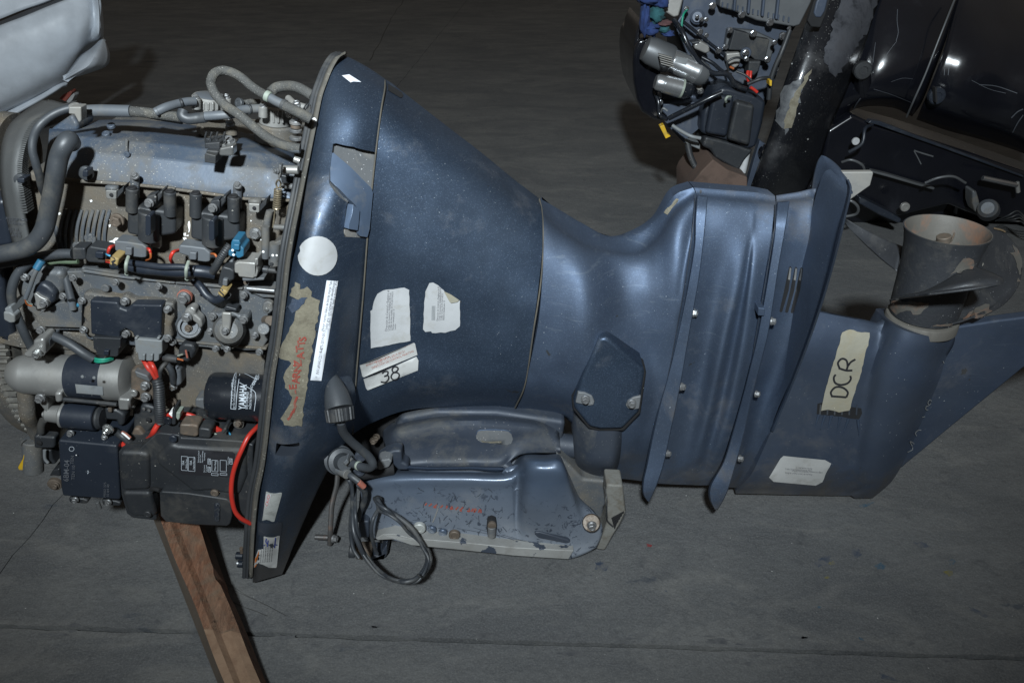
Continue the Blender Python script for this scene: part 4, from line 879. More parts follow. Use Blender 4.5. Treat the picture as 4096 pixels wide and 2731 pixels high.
# starter motor
def ax(t, Y=.0): return (100+t*1080, 1165+t*95, Y)
sp0 = W('C', 90, 1215, .01); sp1 = W('C', 1200, 1262, .01)
R = lambda r: rad('C', r, sp0)
st = lathe('starter_motor', sp0, sp1, [(0,R(60)),(.015,R(115)),(.07,R(160)),(.14,R(182)),(.155,R(180)),(.30,R(186)),(.52,R(190))], M['starter'], E_, 48)
lathe('starter_band', sp0, sp1, [(.51,R(196)),(.515,R(198)),(.795,R(200)),(.80,R(196))], M['blkblue'], st, 48)
lathe('starter_end', sp0, sp1, [(.79,R(190)),(.795,R(206)),(.955,R(206)),(.965,R(180)),(.985,R(120))], M['starter'], st, 48)
stT = bvh(list(st.children))
decal('rating_plate', 'C', '678,1308 925,1330 930,1405 690,1385', stT, M['connl'], st, off=.002)
stT2 = bvh([st.children[-1]])
for i, t_ in enumerate(('S114-828A 12V DC', 'Rotary Direction Left', 'Lubricate Every Season')): text(t_, 'C', 905-8*i, 1380-24*i, 19, 184, stT2, M['ink'], st, off=.0014, sx=.95)
for x, y in ((738,1245),(843,1255)): bolt('C', x, y, -.062, 14, M['connl'], st, 'round', name='rivet')
slab('starter_ear', 'C', '190,1060 290,970 290,925 380,900 400,940 405,1030 380,1075 250,1085', -.03, .04, M['starter'], st, .006); bolt('C', 332, 1040, -.036, 42, M['steelb'], st)
slab('ear', 'C', '290,925 340,905 440,915 440,1000 300,1000', -.018, .04, M['cast2'], st, .004)
slab('end_bracket', 'C', '1165,1190 1240,1170 1330,1230 1360,1290 1380,1380 1370,1470 1250,1465 1165,1440', -.02, .02, M['rustbolt'], st, .005); slab('end_rib', 'C', '1200,1195 1320,1240 1345,1300 1320,1290 1220,1250', -.028, .02, M['cast2'], st, .004)
bolts('C', '1302,1325,42 1305,1427,44', -.026, 42, M['steel'], st); bolt('C', 1195, 1392, -.03, 36, M['starter'], st, 'round', name='stud')
slab('lug', 'C', '1050,1440 1165,1450 1162,1540 1150,1555 1060,1550 1050,1530', -.035, .05, M['starter'], st, .005); slab('lug', 'C', '480,1390 548,1392 550,1480 490,1485', -.035, .05, M['starter'], st, .005)
cyl('through_bolt', 'E', (550,100,-.025), (1050,150,-.03), 20, M['blk'], st)
so = cyl('solenoid', 'E', (582,245,-.01), (870,268,-.01), 118, M['blkblue'], E_, .06, 40); cyl('solenoid_flange', 'E', (555,240,-.01), (600,246,-.01), 118, M['starter'], so); cyl('solenoid_nose', 'E', (420,232,-.01), (560,240,-.01), 72, M['starter'], so, .15, r2=84)
cyl('nose_pin', 'E', (385,238,-.01), (425,240,-.01), 26, M['starter'], so); cyl('solenoid_cap', 'E', (868,268,-.01), (925,272,-.01), 104, M['blk'], so, .2); slab('lug', 'E', '325,75 400,60 430,150 420,230 390,200 330,120', -.02, .03, M['starter'], so, .004)
bolts('E', '360,95,44 632,408,32 938,440,28', -.03, 40, M['steel'], so); bolt('E', 968, 370, -.03, 46, M['steelb'], so, 'nut', dirv=(-.15,-1,-.1))
# ring gear of the flywheel
gx = W('C', 55, 1115, .03); gcen = Vector((gx.x, .25, .40)); gR = .235
lathe('flywheel', gcen+Vector((-.06,0,0)), gcen+Vector((-.004,0,0)), [(0,gR*.9),(.3,gR*.93),(1,gR*.93),(1,gR*.3)], M['cast'], E_, 64)
gearo = lathe('ring_gear', gcen+Vector((-.016,0,0)), gcen+Vector((.004,0,0)), [(0,gR*.955),(1,gR*.955),(1,gR*.88)], M['gear_ring'], E_, 96)
tv = []; tf = []; nt_ = 112
for i in range(nt_):
    a = 2*math.pi*i/nt_; da = math.pi/nt_*.55; k = len(tv)
    for xx in (-.016, .006):
        for (rr, aa) in ((gR*.95, a-da*1.5), (gR*1.0, a-da*.7), (gR*1.0, a+da*.7), (gR*.95, a+da*1.5)): tv.append(gcen+Vector((xx, rr*math.cos(aa), rr*math.sin(aa))))
    tf += [[k+q for q in f] for f in ([0,1,2,3],[4,5,6,7],[0,1,5,4],[1,2,6,5],[2,3,7,6])]
tg = obj('gear_teeth', tv, tf, M['gear_ring'], gearo, smooth=False); tg['kind'] = 'stuff'
tube('hose', 'E', '230,20,.0 240,120,.0 250,230,.0 300,320,.02 340,420,.03', 70, M['cast'], E_, seg=18); tube('hose', 'E', '390,290,-.02 370,340,-.02 365,400,-.02', 34, M['blk'], E_)
for x, y in ((95,85),(125,205),(168,295),(100,-30)): bolt('E', x, y, .02, 16, M['steelb'], gearo, 'slot', name='magnet_edge', dirv=(-.5,-1,0))
slab('black_panel', 'C', '-120,280 20,280 30,540 60,680 130,900 120,980 -120,900', .03, .05, M['blkblue'], E_, .01); slab('black_panel', 'A', '-200,1000 40,1000 110,1430 -200,1470', .06, .05, M['blkblue'], E_, .01)
# oil filter
f0 = W('D', 538, 1412, .005); f1 = W('D', 1060, 1440, .005); FR = rad('D', 212, f0)
oil = lathe('oil_filter', f0, f1, [(0,FR*.72),(.0,FR*.80),(.025,FR*.93),(.07,FR*.985),(.10,FR),(.3,FR),(.32,FR),(1,FR)], M['blkgloss'], E_, 64, scallop=lambda k, t: 1-(.035 if (t < .30 and (k//2) % 4 in (1,)) else 0))
oT = bvh([oil]); pr = M['print']
text('YAMAHA', 'D', 856, 1536, 62, 87, oT, pr, oil, sx=.60, bold=.02); text('69J-13440-03', 'D', 880, 1532, 30, 87, oT, pr, oil, sx=.66); text('MADE IN THAILAND', 'D', 910, 1532, 20, 87, oT, pr, oil, sx=.72)
text('DENSO', 'D', 918, 1352, 24, 60, oT, pr, oil); text('OIL FILTER', 'D', 938, 1330, 26, 68, oT, pr, oil, sx=.9); text('NE PAS UTILISER COMME POINT DE LEVAGE', 'D', 762, 1530, 15, 87, oT, pr, oil, sx=.85)
text('ジャッキアップ禁止', 'D', 742, 1500, 18, 87, oT, pr, oil)
for s_ in ('725,1530 735,1380 760,1225 778,1215', '770,1535 780,1400 805,1225', '800,1300 880,1345 945,1390 935,1550', '830,1215 880,1235 970,1275 975,1228', '725,1530 770,1535', '815,1212 975,1226'): stroke('D', s_, 2.2, oT, pr, oil, k=3, off=.001)
slab('side_bracket', 'D', '400,1445 530,1440 520,1510 500,1550 400,1520', .0, .03, M['cast2'], E_, .004); bolt('D', 190, 1475, .02, 50, M['rustbolt'], E_); bolt('D', 205, 1330, .02, 40, M['steel'], E_); slab('sensor_body', 'D', '220,1150 270,1180 280,1320 230,1350 200,1250', .01, .03, M['cast2'], E_, .006)
slab('gap_shade', 'D', '110,925 560,970 1045,1010 1040,1045 900,1040 830,1020 560,1010 420,990 110,960', .035, .01, M['dark'], E_, 0)  # black strip painted for the shade below the exhaust cover's edge
slab('small_cover', 'E', '1190,190 1290,150 1390,180 1400,330 1330,400 1240,470 1180,440 1190,350', .01, .03, M['blk'], E_, .006); bolt('E', 1330, 290, .004, 22, M['dark'], E_, 'slot', name='hole')
for c, x, y, r in (('C',1535,1330,38), ('C',1525,1470,38), ('E',1525,125,40)): bolt(c, x, y, .02, r, M['rustbolt'], E_)
for x, y in ((1288,190),(1335,205)): bolt('E', x, y, .005, 14, M['steelb'], E_, 'slot', name='terminal')
slab('wire_block', 'E', '930,175 1050,200 1120,250 1110,340 1060,360 1040,300 930,290', .0, .03, M['blk'], E_, .006); slab('wire_block', 'E', '960,180 1000,175 1000,225 965,220', -.008, .02, M['rustbolt'], E_, .002)
slab('tape_roll', 'E', '1165,455 1195,365 1240,365 1310,450 1240,545 1200,520', -.0, .03, M['rustbolt'], E_, .006); tube('black_cable', 'E', '1030,390,-.01 1090,430,-.02 1160,490,-.02 1240,560,-.01', 34, M['blk'], E_)
tube('pink_wire', 'E', '1100,400,-.02 1130,420,-.03 1165,450,-.03', 16, M['redwash'], E_); tube('white_wire', 'E', '1095,405,-.03 1125,428,-.035 1160,458,-.035', 8, M['white'], E_, seg=6)
tube('red_wire', 'E', '1095,485,-.02 1120,530,-.03 1170,555,-.03 1230,560,-.02', 22, M['red'], E_)
# ------------------------------------------------------------------ electrical boxes at the bottom
ecu = slab('control_unit', 'E', '520,470 600,478 1045,520 1052,560 1076,1000 1060,1006 560,972 545,900 530,700', -.045, .09, M['blkblue'], E_, .012, seg=4)
eT = bvh([ecu]); text('6BM-04', 'E', 618, 835, 50, 87, eT, M['printd'], ecu, sx=.88, bold=.01); text('TEN 10', 'E', 672, 820, 30, 87, eT, M['printd'], ecu, sx=1.0); text('TEN', 'E', 664, 680, 30, 87, eT, M['printd'], ecu)
text('M002 275', 'E', 952, 975, 22, 88, eT, M['printd'], ecu, sx=1.1); text('10 84 40', 'E', 980, 975, 22, 88, eT, M['printd'], ecu, sx=1.1)
P_ = [f'{646+22*math.cos(a):.1f},{543+20*math.sin(a):.1f}' for a in np.linspace(0, 6.283, 13)]; stroke('E', ' '.join(P_), 1.6, eT, M['print'], ecu, k=2)
stroke('E', '790,735 795,750 788,765', 3, eT, M['print'], ecu); stroke('E', '770,745 815,752', 2, eT, M['printd'], ecu); bolt('E', 683, 604, -.052, 5, M['white'], ecu, 'slot', name='paint_spot')
for x0, y0 in ((610,985),(905,1005)): slab('mount_tab', 'E', f'{x0},{y0} {x0+130},{y0+8} {x0+180},{y0+30} {x0+170},{y0+60} {x0+10},{y0+50}', -.02, .03, M['blk'], ecu, .004)
bolts('E', '674,1003,30 970,1025,30', -.026, 28, M['steel'], ecu); cyl('stud', 'E', (870,1020,-.02), (895,1085,-.02), 20, M['cast2'], ecu)
bolt('E', 492, 862, -.0, 62, M['rustbolt'], E_, 'slot', name='mount_washer'); bolt('E', 498, 872, -.006, 32, M['rustbolt'], E_); slab('mount_ring', 'E', '435,800 470,740 530,725 540,800 480,790', .0, .03, M['blk'], E_, .006)
slab('relay_bracket', 'E', '295,430 490,445 495,520 480,550 300,548', -.02, .02, M['blk'], E_, .005); bolt('E', 352, 495, -.022, 24, M['dark'], E_, 'slot', name='hole')
cyl('relay_can', 'E', (290,470,.02), (300,750,.01), 86, M['cast2'], E_, .1); slab('relay_side', 'E', '365,560 455,560 470,640 500,690 380,690', -.0, .03, M['blk'], E_, .004); tube('terminal', 'E', '400,560,-.01 405,640,-.01 430,672,-.01', 14, M['connl'], E_)
slab('yellow_tab', 'E', '212,590 235,650 262,760 240,745 165,740 158,712 200,640', .0, .02, M['yellow'], E_, .003); tube('steel_pin', 'E', '190,455,.0 178,515,.0', 5, M['steelb'], E_, seg=6)
CR['G'] = CR['F']
case = slab('electrical_cover', 'F', '-285,575 -265,560 -110,562 55,412 90,405 260,425 280,450 560,462 820,480 925,515 915,900 880,1190 850,1240 790,1200 755,1090 740,1000 700,985 620,968 380,950 40,925 18,950 60,1180 40,1190 -150,1170 -210,1130 -260,960 -272,800', -.045, .10, M['blk'], E_, .014, seg=4)
slab('cover_panel', 'F', '45,640 60,600 170,500 250,520 560,545 860,555 870,800 800,975 640,955 560,935 380,945 60,700', -.052, .03, M['blk'], case, .010, seg=3)
slab('cover_lobe', 'E', '1062,575 1240,575 1335,600 1340,920 1085,930 1065,760', -.052, .03, M['blk'], case, .008, seg=3); slab('cover_lobe', 'E', '1085,935 1340,940 1400,1120 1390,1160 1200,1160 1135,1120', -.050, .03, M['blk'], case, .010, seg=3)
bolt('F', 208, 455, -.05, 36, M['blkblue'], case, 'round', name='boss'); bolt('F', -20, 1130, -.052, 34, M['blk'], case, 'round', name='boss'); bolt('F', 580, 940, -.052, 36, M['rustbolt'], case, 'round', name='boss')
fl_ = slab('fuse_lid', 'F', '82,945 100,930 330,945 600,985 690,1000 728,1030 735,1150 720,1220 690,1242 400,1230 140,1205 92,1150', -.058, .07, M['blk'], E_, .014, seg=4)
slab('label_frame', 'F', '572,1055 585,1038 612,1038 625,1055 625,1190 612,1205 588,1205 574,1190', -.061, .01, M['blkblue'], fl_, .003); text('FUSE', 'F', 618, 1192, 54, 88, bvh([fl_.children[-1]]), M['hose'], fl_, off=.0015, bold=.02)
cT = bvh([case]+list(case.children)); decal('fuse_label', 'F', '270,545 740,572 765,590 720,800 500,785 275,768 262,750', cT, M['ink'], case, off=.0012); dT = bvh([case.children[-1]])
def box_(x0, y0, x1, y1): 
    for s_ in (f'{x0},{y0} {x1},{y0+4}', f'{x1},{y0+4} {x1},{y1+4}', f'{x1},{y1+4} {x0},{y1}', f'{x0},{y1} {x0},{y0}'): stroke('F', s_, 1.6, dT, M['print'], case, k=1, off=.001)
for b_ in ((283,610,337,735),(346,618,404,742),(556,645,610,745),(630,645,686,745),(552,762,612,780),(630,762,690,778),(520,632,545,680),(520,705,545,750),(714,630,738,678)): box_(*b_)
for t_, x, y, z_ in (('50A',308,690,20),('Ignition Fuse',330,720,13),('50A',376,690,20),('Engine Main Fuse',397,728,13),('Main Relay',592,738,17),('20A',540,674,18),('20A',540,746,18),('30A',734,672,18),('Electronic Control',440,668,11),('Ignition Coil',455,668,11),('Electric Fuel Pump',475,668,11),('Fuel Injector',494,650,11),('Starter Relay',705,688,11),('Main Switch',492,756,11),('Trim Switch',510,756,11)): text(t_, 'F', x, y, z_, 88, dT, M['print'], case, off=.001, sx=.9)
# wires above the cover
for i, (o_, m_) in enumerate((((0,0),'red'), ((6,22),'red'), ((-4,40),'blk'), ((10,36),'red'))): tube('red_wire' if m_ == 'red' else 'black_wire', 'F', f'{100+o_[0]},{262+o_[1]*.4},-.01 {200+o_[0]},{240+o_[1]},-.02 {340+o_[0]},{240+o_[1]},-.02 {470+o_[0]},{295+o_[1]},-.02 {600+o_[0]},{365+o_[1]},-.02 {700+o_[0]},{420+o_[1]*.6},-.01 {800+o_[0]},{470+o_[1]*.4},.0', 20, M[m_], E_, seg=10)
for s_, m_, r_ in (('70,330,-.03 35,390,-.035 10,440,-.02 -60,500,.0','red',26), ('130,360,-.02 80,400,-.03 60,430,-.02','ltblue',8), ('250,365,-.02 180,380,-.03 120,420,-.02','rustbolt',16), ('690,370,-.03 720,420,-.03','ltblue',8), ('560,400,-.03 630,440,-.03','tie',9), ('770,440,-.03 820,460,-.03','orange',8), ('900,440,-.02 935,455,-.02','green',12)): tube('wire', 'F', s_, r_, M[m_], E_, seg=8)
slab('white_clip', 'F', '160,235 200,222 200,275', -.05, .02, M['white'], E_, .002); slab('white_clip', 'F', '232,222 272,222 268,270 250,300 230,268', -.05, .02, M['tie'], E_, .002); slab('cable_clamp', 'F', '198,190 225,190 228,335 190,335', -.052, .03, M['blk'], E_, .003)
slab('cable_clamp', 'F', '632,395 668,358 690,380 655,425', -.05, .03, M['blk'], E_, .003); bolt('F', 160, 295, -.04, 38, M['blkgloss'], E_, 'round', name='grommet')
slab('grey_block', 'F', '262,330 380,330 432,345 428,440 400,445 262,425', -.05, .03, M['rustbolt'], E_, .004); slab('black_block', 'F', '432,365 470,362 535,375 545,400 540,460 430,452', -.05, .03, M['blk'], E_, .004)
slab('shelf', 'F', '520,300 640,330 950,310 940,480 760,470 640,400', .01, .03, M['cast'], E_, .005); bolt('F', 795, 325, -.01, 46, M['cast'], E_, 'slot', name='washer'); bolt('F', 792, 322, -.02, 28, M['rustbolt'], E_)
tube('red_cable', 'F', '985,330,-.01 940,372,-.03 880,440,-.048 820,560,-.062 770,680,-.068 738,800,-.07 728,920,-.072 738,1020,-.07 765,1110,-.066 810,1165,-.062 900,1215,-.05', 21, M['red'], E_, k=8, seg=14)
tube('black_cable', 'F', '0,910,-.04 40,905,-.05 90,920,-.055', 20, M['dark'], E_)
# ------------------------------------------------------------------ rubber seal and lip of the lower cowl
M['lip'] = mat('grimy cowl lip', (.115, .105, .088), 0, .7, dirt=(.07,.068,.06), damt=.6, dscale=30, speck=(.4,.38,.32), samt=.5, bump=.3)
SL = [(770,124,.235),(757,131,.205),(740,158,.17),(727,190,.14),(717,218,.12),(703,285,.080),(690,350,.045),(670,449,-.005),(645,580,-.042),(633,685,-.05),(620,790,-.05),(607,867,-.05),(584,1064,-.05),(570,1133,-.05),(562,1230,-.052),(558,1325,-.06)]
def off(L, dx, dy): return ' '.join(f'{a+dx:.1f},{b:.1f},{c+dy:.3f}' for a, b, c in L)
tube('seal_bead', 'O', off(SL, 3, .0), 6.0, M['rubber'], E_, k=5, seg=14); tube('seal_bead', 'O', off(SL, 10, .002), 5.4, M['rubber'], E_, k=5, seg=12); tube('seal_bead', 'O', off(SL, 16, .003), 4.0, M['rubber'], E_, k=5, seg=12)
G = [[(p[0]*KO, p[1]*KO, p[2]) for p in [(a+12, b, c-.001) for a, b, c in SL]], [(p[0]*KO, p[1]*KO, p[2]) for p in [(a+24-(2 if b > 1200 else 0), b, c-.003) for a, b, c in SL]], [(p[0]*KO, p[1]*KO, p[2]) for p in [(a+28, b, c+.03) for a, b, c in SL]]]
skin('cowl_lip', G, M['lip'], tray, 2, 4, mirror=False, solid=.004)
G = [[(p[0]*KO, p[1]*KO, p[2]) for p in [(a+3, b, c+.005) for a, b, c in SL]], [(p[0]*KO, p[1]*KO, p[2]) for p in [(a+24, b, c+.14) for a, b, c in SL]]]
skin('tray_wall', G, M['blk'], tray, 3, 4, mirror=False, solid=.004)
bolt('O', 722, 276, .08, 5, M['white'], tray, 'slot', name='paint_spot')
cyl('bush', '3', (100,1055,-.03), (165,1058,-.03), 34, M['blkblue'], E_); cyl('stud', '3', (145,985,-.03), (150,1030,-.03), 16, M['rustbolt'], E_); bolt('3', 110, 1125, -.03, 34, M['steel'], E_, dirv=(-1,-.4,0)); cyl('bush', '3', (115,1128,-.03), (165,1130,-.03), 34, M['blkblue'], E_)
# ------------------------------------------------------------------ lower cowl fittings, papers, lettering
M['paper'] = mat('white paper label', (.37, .375, .38), 0, .6, dirt=(.25,.24,.21), damt=.4, dscale=22, bump=.1, bscale=90)
M['paperw'] = mat('clean white paper strip', (.62, .64, .68), 0, .55, bump=0)
M['paperg'] = mat('grey stained paper', (.36, .36, .35), 0, .6, dirt=(.22,.21,.19), damt=.4, dscale=25, bump=.1)
M['foil'] = mat('scuffed silver label', (.42, .43, .41), .3, .5, dirt=(.14,.14,.13), damt=.55, dscale=40, bump=.1)
M['glue'] = mat('old tan glue residue', (.15, .135, .098), 0, .8, dirt=(.09,.078,.055), damt=.6, dscale=35, speck=(.25,.23,.18), samt=.6, bump=.5, bscale=200)
M['mask'] = mat('creased masking tape', (.25, .235, .185), 0, .65, dirt=(.24,.21,.14), damt=.5, dscale=30, bump=.4, bscale=80)
M['textg'] = mat('grey print', (.16, .16, .17), 0, .6, bump=0)
M['redp'] = mat('red paint lettering', (.22, .045, .032), 0, .6, dirt=(.15,.10,.07), damt=.5, dscale=60, bump=0)
M['redp2'] = mat('red print', (.45, .05, .03), 0, .6, bump=0)
M['bluep'] = mat('blue print', (.03, .05, .22), 0, .6, bump=0)
M['orangep'] = mat('orange print', (.5, .14, .02), 0, .5, bump=0)
M['lever'] = mat('smooth grey blue lever', (.095, .13, .19), .3, .36, dirt=(.16,.15,.13), damt=.2, dscale=14, bump=.03, coat=.2)
M['scratch'] = mat('pale scuff', (.22, .25, .29), 0, .6, bump=0)
T_ = bvh([tray])
lv = pad('latch_lever', '1', '572,822 582,818 690,915 825,1048 838,1080 815,1330 800,1385 745,1378 728,1335 736,1200 715,1165 660,1115 562,1012 560,930', T0, .006, .014, M['lever'], tray, .003)
pad('latch_grip', '1', '690,1160 735,1200 728,1300 722,1336 658,1326 660,1300 682,1225', T0, .009, .02, M['lever'], lv, .004)
pad('latch_foot', '1', '660,1338 730,1340 770,1372 798,1380 795,1396 668,1388 654,1365', T0, .001, .02, M['recess'], lv, .004)
decal('emblem_remnant', '1', '640,270 690,262 775,316 720,312 700,318', T_, M['paperw'], tray, off=.001, label='white remnant of a peeled emblem')
ang = np.linspace(0, 6.283, 29)[:-1]
decal('round_sticker', '2', ' '.join(f'{472+132*math.cos(a)+(14 if abs(a-3.3) < .15 else 0):.0f},{-48+136*math.sin(a):.0f}' for a in ang), T_, M['paper'], tray, label='round worn white sticker')
rs_ = bvh([tray.children[-1]])
for s_ in ('350,-60 372,-70 392,-30 380,0 352,-10', '520,50 560,20 575,40 545,66'): decal('worn_patch', '2', s_, rs_, M['paperg'], tray, off=.0008, jag=4)
gl = decal('glue_residue', '2', '318,135 352,150 350,185 398,165 430,200 425,235 488,262 470,380 440,560 410,740 390,900 360,1138 240,1130 215,1085 250,1030 280,980 295,935 245,870 235,800 290,700 200,650 230,560 275,480 310,400 340,260 280,230', T_, M['glue'], tray, off=.0012, jag=5, label='torn tan glue residue of a removed label')
gT = bvh([gl])
for i, ch in enumerate('YAMARINETTE'): text(ch, '2', 382-13*i*.8, 940-i*0+(-44)*i+60 if 0 else 905-42*i+(0), 0.1, 0, gT, M['redp'], gl) if 0 else None
for i, (ch, x, y) in enumerate((('S',392,545),('T',384,580),('T',372,618),('A',378,668),('Z',360,720),('N',356,758),('R',348,800),('A',345,840),('E',325,880),('L',322,920))): text(ch, '2', x, y, 52, 95, gT, M['redp'], gl, off=.001, bold=.03)
for s_ in ('330,930 310,985 318,1000', '300,1030 275,1080 262,1092', '320,990 300,1045'): stroke('2', s_, 8, gT, M['redp'], gl, off=.001)
decal('stain', '2', '245,330 280,300 300,250 340,255 360,240 400,240 340,320 300,350 270,300', T_, M['shell_leg'], tray, off=.002, jag=4)
wt = decal('paper_strip', '2', '531,121 609,127 496,819 421,815', T_, M['paperw'], tray, off=.0018, label='long white inventory label')
wT = bvh([wt])
for t_, x, y, z_ in (('Motor marino fuera de borda marca Yamaha,', 512, 476, 19), ('color gris, con número de identificación', 536, 465, 19), ('(0HMX1007150), línea o modelo F200', 560, 445, 19), ('01175-2019-00151', 500, 628, 20), ('INV.#NAU/2019-40', 478, 778, 21), ('15', 466, 805, 14)): text(t_, '2', x, y, z_, 80.5, wT, M['textg'], wt, off=.0008, sx=.80)
for a, b in (('480,473','558,480'), ('450,635','530,640'), ('428,778','504,783')): stroke('2', a+' '+b, 1.3, wT, M['textg'], wt, k=1, off=.0008)
pc = decal('caution_label', '3', '372,478 508,488 505,510 440,745 430,748 336,738 345,690', T_, M['foil'], tray, off=.0012, label='scuffed silver caution label'); pT = bvh([pc])
decal('label_field', '3', '368,500 415,505 405,560 350,668 345,660', pT, M['paper'], pc, off=.0006); text('PRECAUCIÓN', '3', 376, 655, 27, 78, bvh([pc.children[-1]]), M['redp2'], pc, off=.0008, sx=.80)
decal('dark_label', '3', '300,745 500,750 508,765 495,875 340,876 300,870', T_, M['recdark'], tray, off=.0012)
wl = decal('warning_label', '3', '348,880 486,875 462,1145 456,1162 264,1158 275,1080 300,1000 345,990', T_, M['paperg'], tray, off=.0012, label='worn white warning label with an orange band'); wT = bvh([wl])
decal('orange_band', '3', '272,1078 285,1010 308,1005 298,1158 265,1157', wT, M['orangep'], wl, off=.0008); text('ADVERTENCIA', '3', 292, 1140, 15, 84, bvh([wl.children[-1]]), M['ink'], wl, off=.0008, sx=.7)
for i in range(6): text('Use the emergency stop switch cord', '3', 322+19*i, 1120-2*i, 13, 86, wT, M['ink'], wl, off=.0008, sx=.62)
for s_ in ('370,900 365,930 380,950', '385,915 378,975', '450,895 440,985', '465,960 445,955', '350,925 352,965'): stroke('3', s_, 5, wT, M['bluep'], wl, off=.0008)
decal('torn_spot', '3', '388,955 420,945 438,965 415,988', wT, M['recdark'], wl, off=.001, jag=2)
for s_ in ('640,250 760,520', '540,440 600,560', '700,600 760,560'): stroke('3', s_, 3, T_, M['recdark'], tray) if 0 else None
# seam strips
for s_, Y_ in ((' '.join(f'{a},{b},{c}' for a, b, c in ((884,186,.24),(884,203,.185),(875,256,.116),(862,360,.070),(853.5,440,.038),(843.5,550,.016),(835.5,660,.018),(827,760,.024),(818,868,.033),(810,996,.055))), 0), (' '.join(f'{a},{b},{c}' for a, b, c in ((1239,458,.24),(1245,482,.20),(1248,520,.13),(1247.5,575,.104),(1243,640,.088),(1235,700,.078),(1226,755,.072),(1213,845,.082),(1204,890,.09),(1183,936,.14))), 0)):
    tube('seam_seal', 'O', s_, 2.0, M['seam'], ENG, k=6, seg=8)
for s_ in ('1597,447,.170 1592,515,.124 1580,610,.100 1561,720,.101 1539,840,.102 1514,960,.109 1486,1104,.145', '1782,463,.170 1778,530,.124 1759,640,.110 1738,760,.112 1710,930,.115 1684,1030,.12 1648,1115,.155'):
    tube('panel_joint', 'O', s_, .9, M['recdark'], ENG, k=6, seg=6)
# papers on the upper casing
U_ = bvh([up])
decal('grab_slot', '1', '952,322 1000,350 1058,388 1066,402 1060,420 1045,424 1000,396 960,372 945,368', U_, M['dark'], up, off=.001)  # no cut here; black decal paints the dark inside of the slot
gs_ = up.children[-1]; decal('slot_lining', '1', '945,338 1000,372 1022,390 1020,408 990,392 948,366', bvh([gs_]), M['recess'], up, off=.001)
p1_ = decal('control_label', '2', '925,192 1075,171 1110,188 1118,542 840,594 836,335 850,325 860,270 885,215', U_, M['paper'], up, off=.0015, jag=1.5, label='white registration label with rounded corners and a torn corner'); t1 = bvh([p1_])
for i, (t_, z_) in enumerate((('Dirección de Control y Registro de Bienes', 17), ('Código de inventario: MARIBAJA/2019-40', 13), ('Código de bien mueble: 01175-2019-00151', 13), ('Número identificador: 15', 12), ('Lancha', 12))): text(t_, '2', 955+15*i, 478-3*i, z_, 87, t1, M['textg'], p1_, off=.0008, sx=.86)
p2_ = decal('control_label', '2', '1250,140 1275,136 1310,155 1350,190 1390,262 1400,276 1464,262 1462,440 1430,468 1360,486 1268,487 1262,476 1222,480 1206,462 1222,200', U_, M['paper'], up, off=.0015, jag=2, label='white registration label with a folded corner'); t2 = bvh([p2_])
for i, (t_, z_) in enumerate((('Dirección de Control y Registro de Bienes', 14), ('Código de inventario: MARIBAJA/2019-40', 12), ('Código de bien: 01175-2019-00151', 12), ('Número identificador: 15', 12))): text(t_, '2', 1312+14*i, 405-2*i, z_, 88, t2, M['textg'], p2_, off=.0008, sx=.80)
for i in range(3): stroke('2', f'{1268+9*i},400 {1270+9*i},300', 2.2, t2, M['connl'], p2_, k=1, off=.0008)
decal('folded_corner', '2', '1350,192 1400,215 1458,255 1440,268 1400,274 1388,262', U_, M['mask'], p2_, off=.004)
p3_ = decal('number_label', '2', '762,712 1140,556 1150,560 1167,640 790,796 780,790', U_, M['paperg'], up, off=.0015, label='upper grey paper strip with faint red print'); t3 = bvh([p3_])
for i, (t_, x, y, z_) in enumerate((('COD. 01175-2019-00151', 880, 705, 17), ('DIRECCION DE CONTROL MARITIMO', 850, 740, 15), ('INVENTARIO NAU 2019', 810, 722, 13), ('NM 02.07.01', 1040, 605, 14))): text(t_, '2', x, y, z_, 22, t3, M['redwash'], p3_, off=.0008, sx=.9)
p4_ = decal('number_label', '2', '788,808 1160,652 1174,680 1170,748 818,886 806,872', U_, M['paperg'], up, off=.0015, label='lower grey paper strip marked 38'); t4 = bvh([p4_])
for s_ in ('922,765 935,752 962,752 958,775 935,785 962,778 968,800 945,825 912,822', '1030,722 1008,718 992,735 1000,755 1030,760 1042,775 1030,800 1002,808 985,790 995,765 1025,748 1034,730 1022,718'): stroke('2', s_, 5, U_, M['ink'], p4_, off=.0035, k=5)
MID = bvh([mid, leg, flare, up, gear])
for s_ in ('1880,195 1885,200 1893,198',): stroke('O', s_.replace('1880,195 1885,200 1893,198', '1395,912 1400,911 1403,913'), 1.2, MID, M['white'], mid)
for s_ in ('430,380 520,430 600,480', '900,500 960,560 1020,640', '1170,850 1290,950'): stroke('1', s_, 1.2, U_, M['scratch'], up) if 0 else None
# filler cap cone and its hose
cone = lathe('flush_cap', W('2', 568, 752, -.02), W('2', 622, 1020, -.068), [(0,.001),(.04,.004),(.3,.013),(.6,.0195),(.85,.0225),(1,.0230)], M['hose'], ENG, 40)
lathe('knurled_ring', W('2', 620, 1008, -.066), W('2', 634, 1108, -.078), [(0,.022),(.05,.0245),(.9,.0235),(1,.019)], M['blk'], cone, 96, scallop=lambda k, t: 1-.07*((k//3) % 2))
slab('cap_seat', '2', '480,1000 520,870 560,760 600,780 660,860 700,960 712,1050 690,1110 640,1150 560,1140 500,1080', -.022, .05, M['shell'], ENG, .02, seg=4)
tube('hose', '2', '632,1110,-.08 650,1180,-.07 700,1240,-.06 770,1300,-.05 830,1355,-.045 855,1400,-.045 835,1428,-.04 790,1425,-.03 740,1408,-.02 690,1390,-.01', 30, M['hose'], ENG, seg=16)
cyl('hose_ring', '2', (750,1412,-.022), (762,1416,-.025), 32, M['tie'], ENG)
g0 = W('2', 612, 1370, .035); g1 = W('2', 662, 1398, -.01)
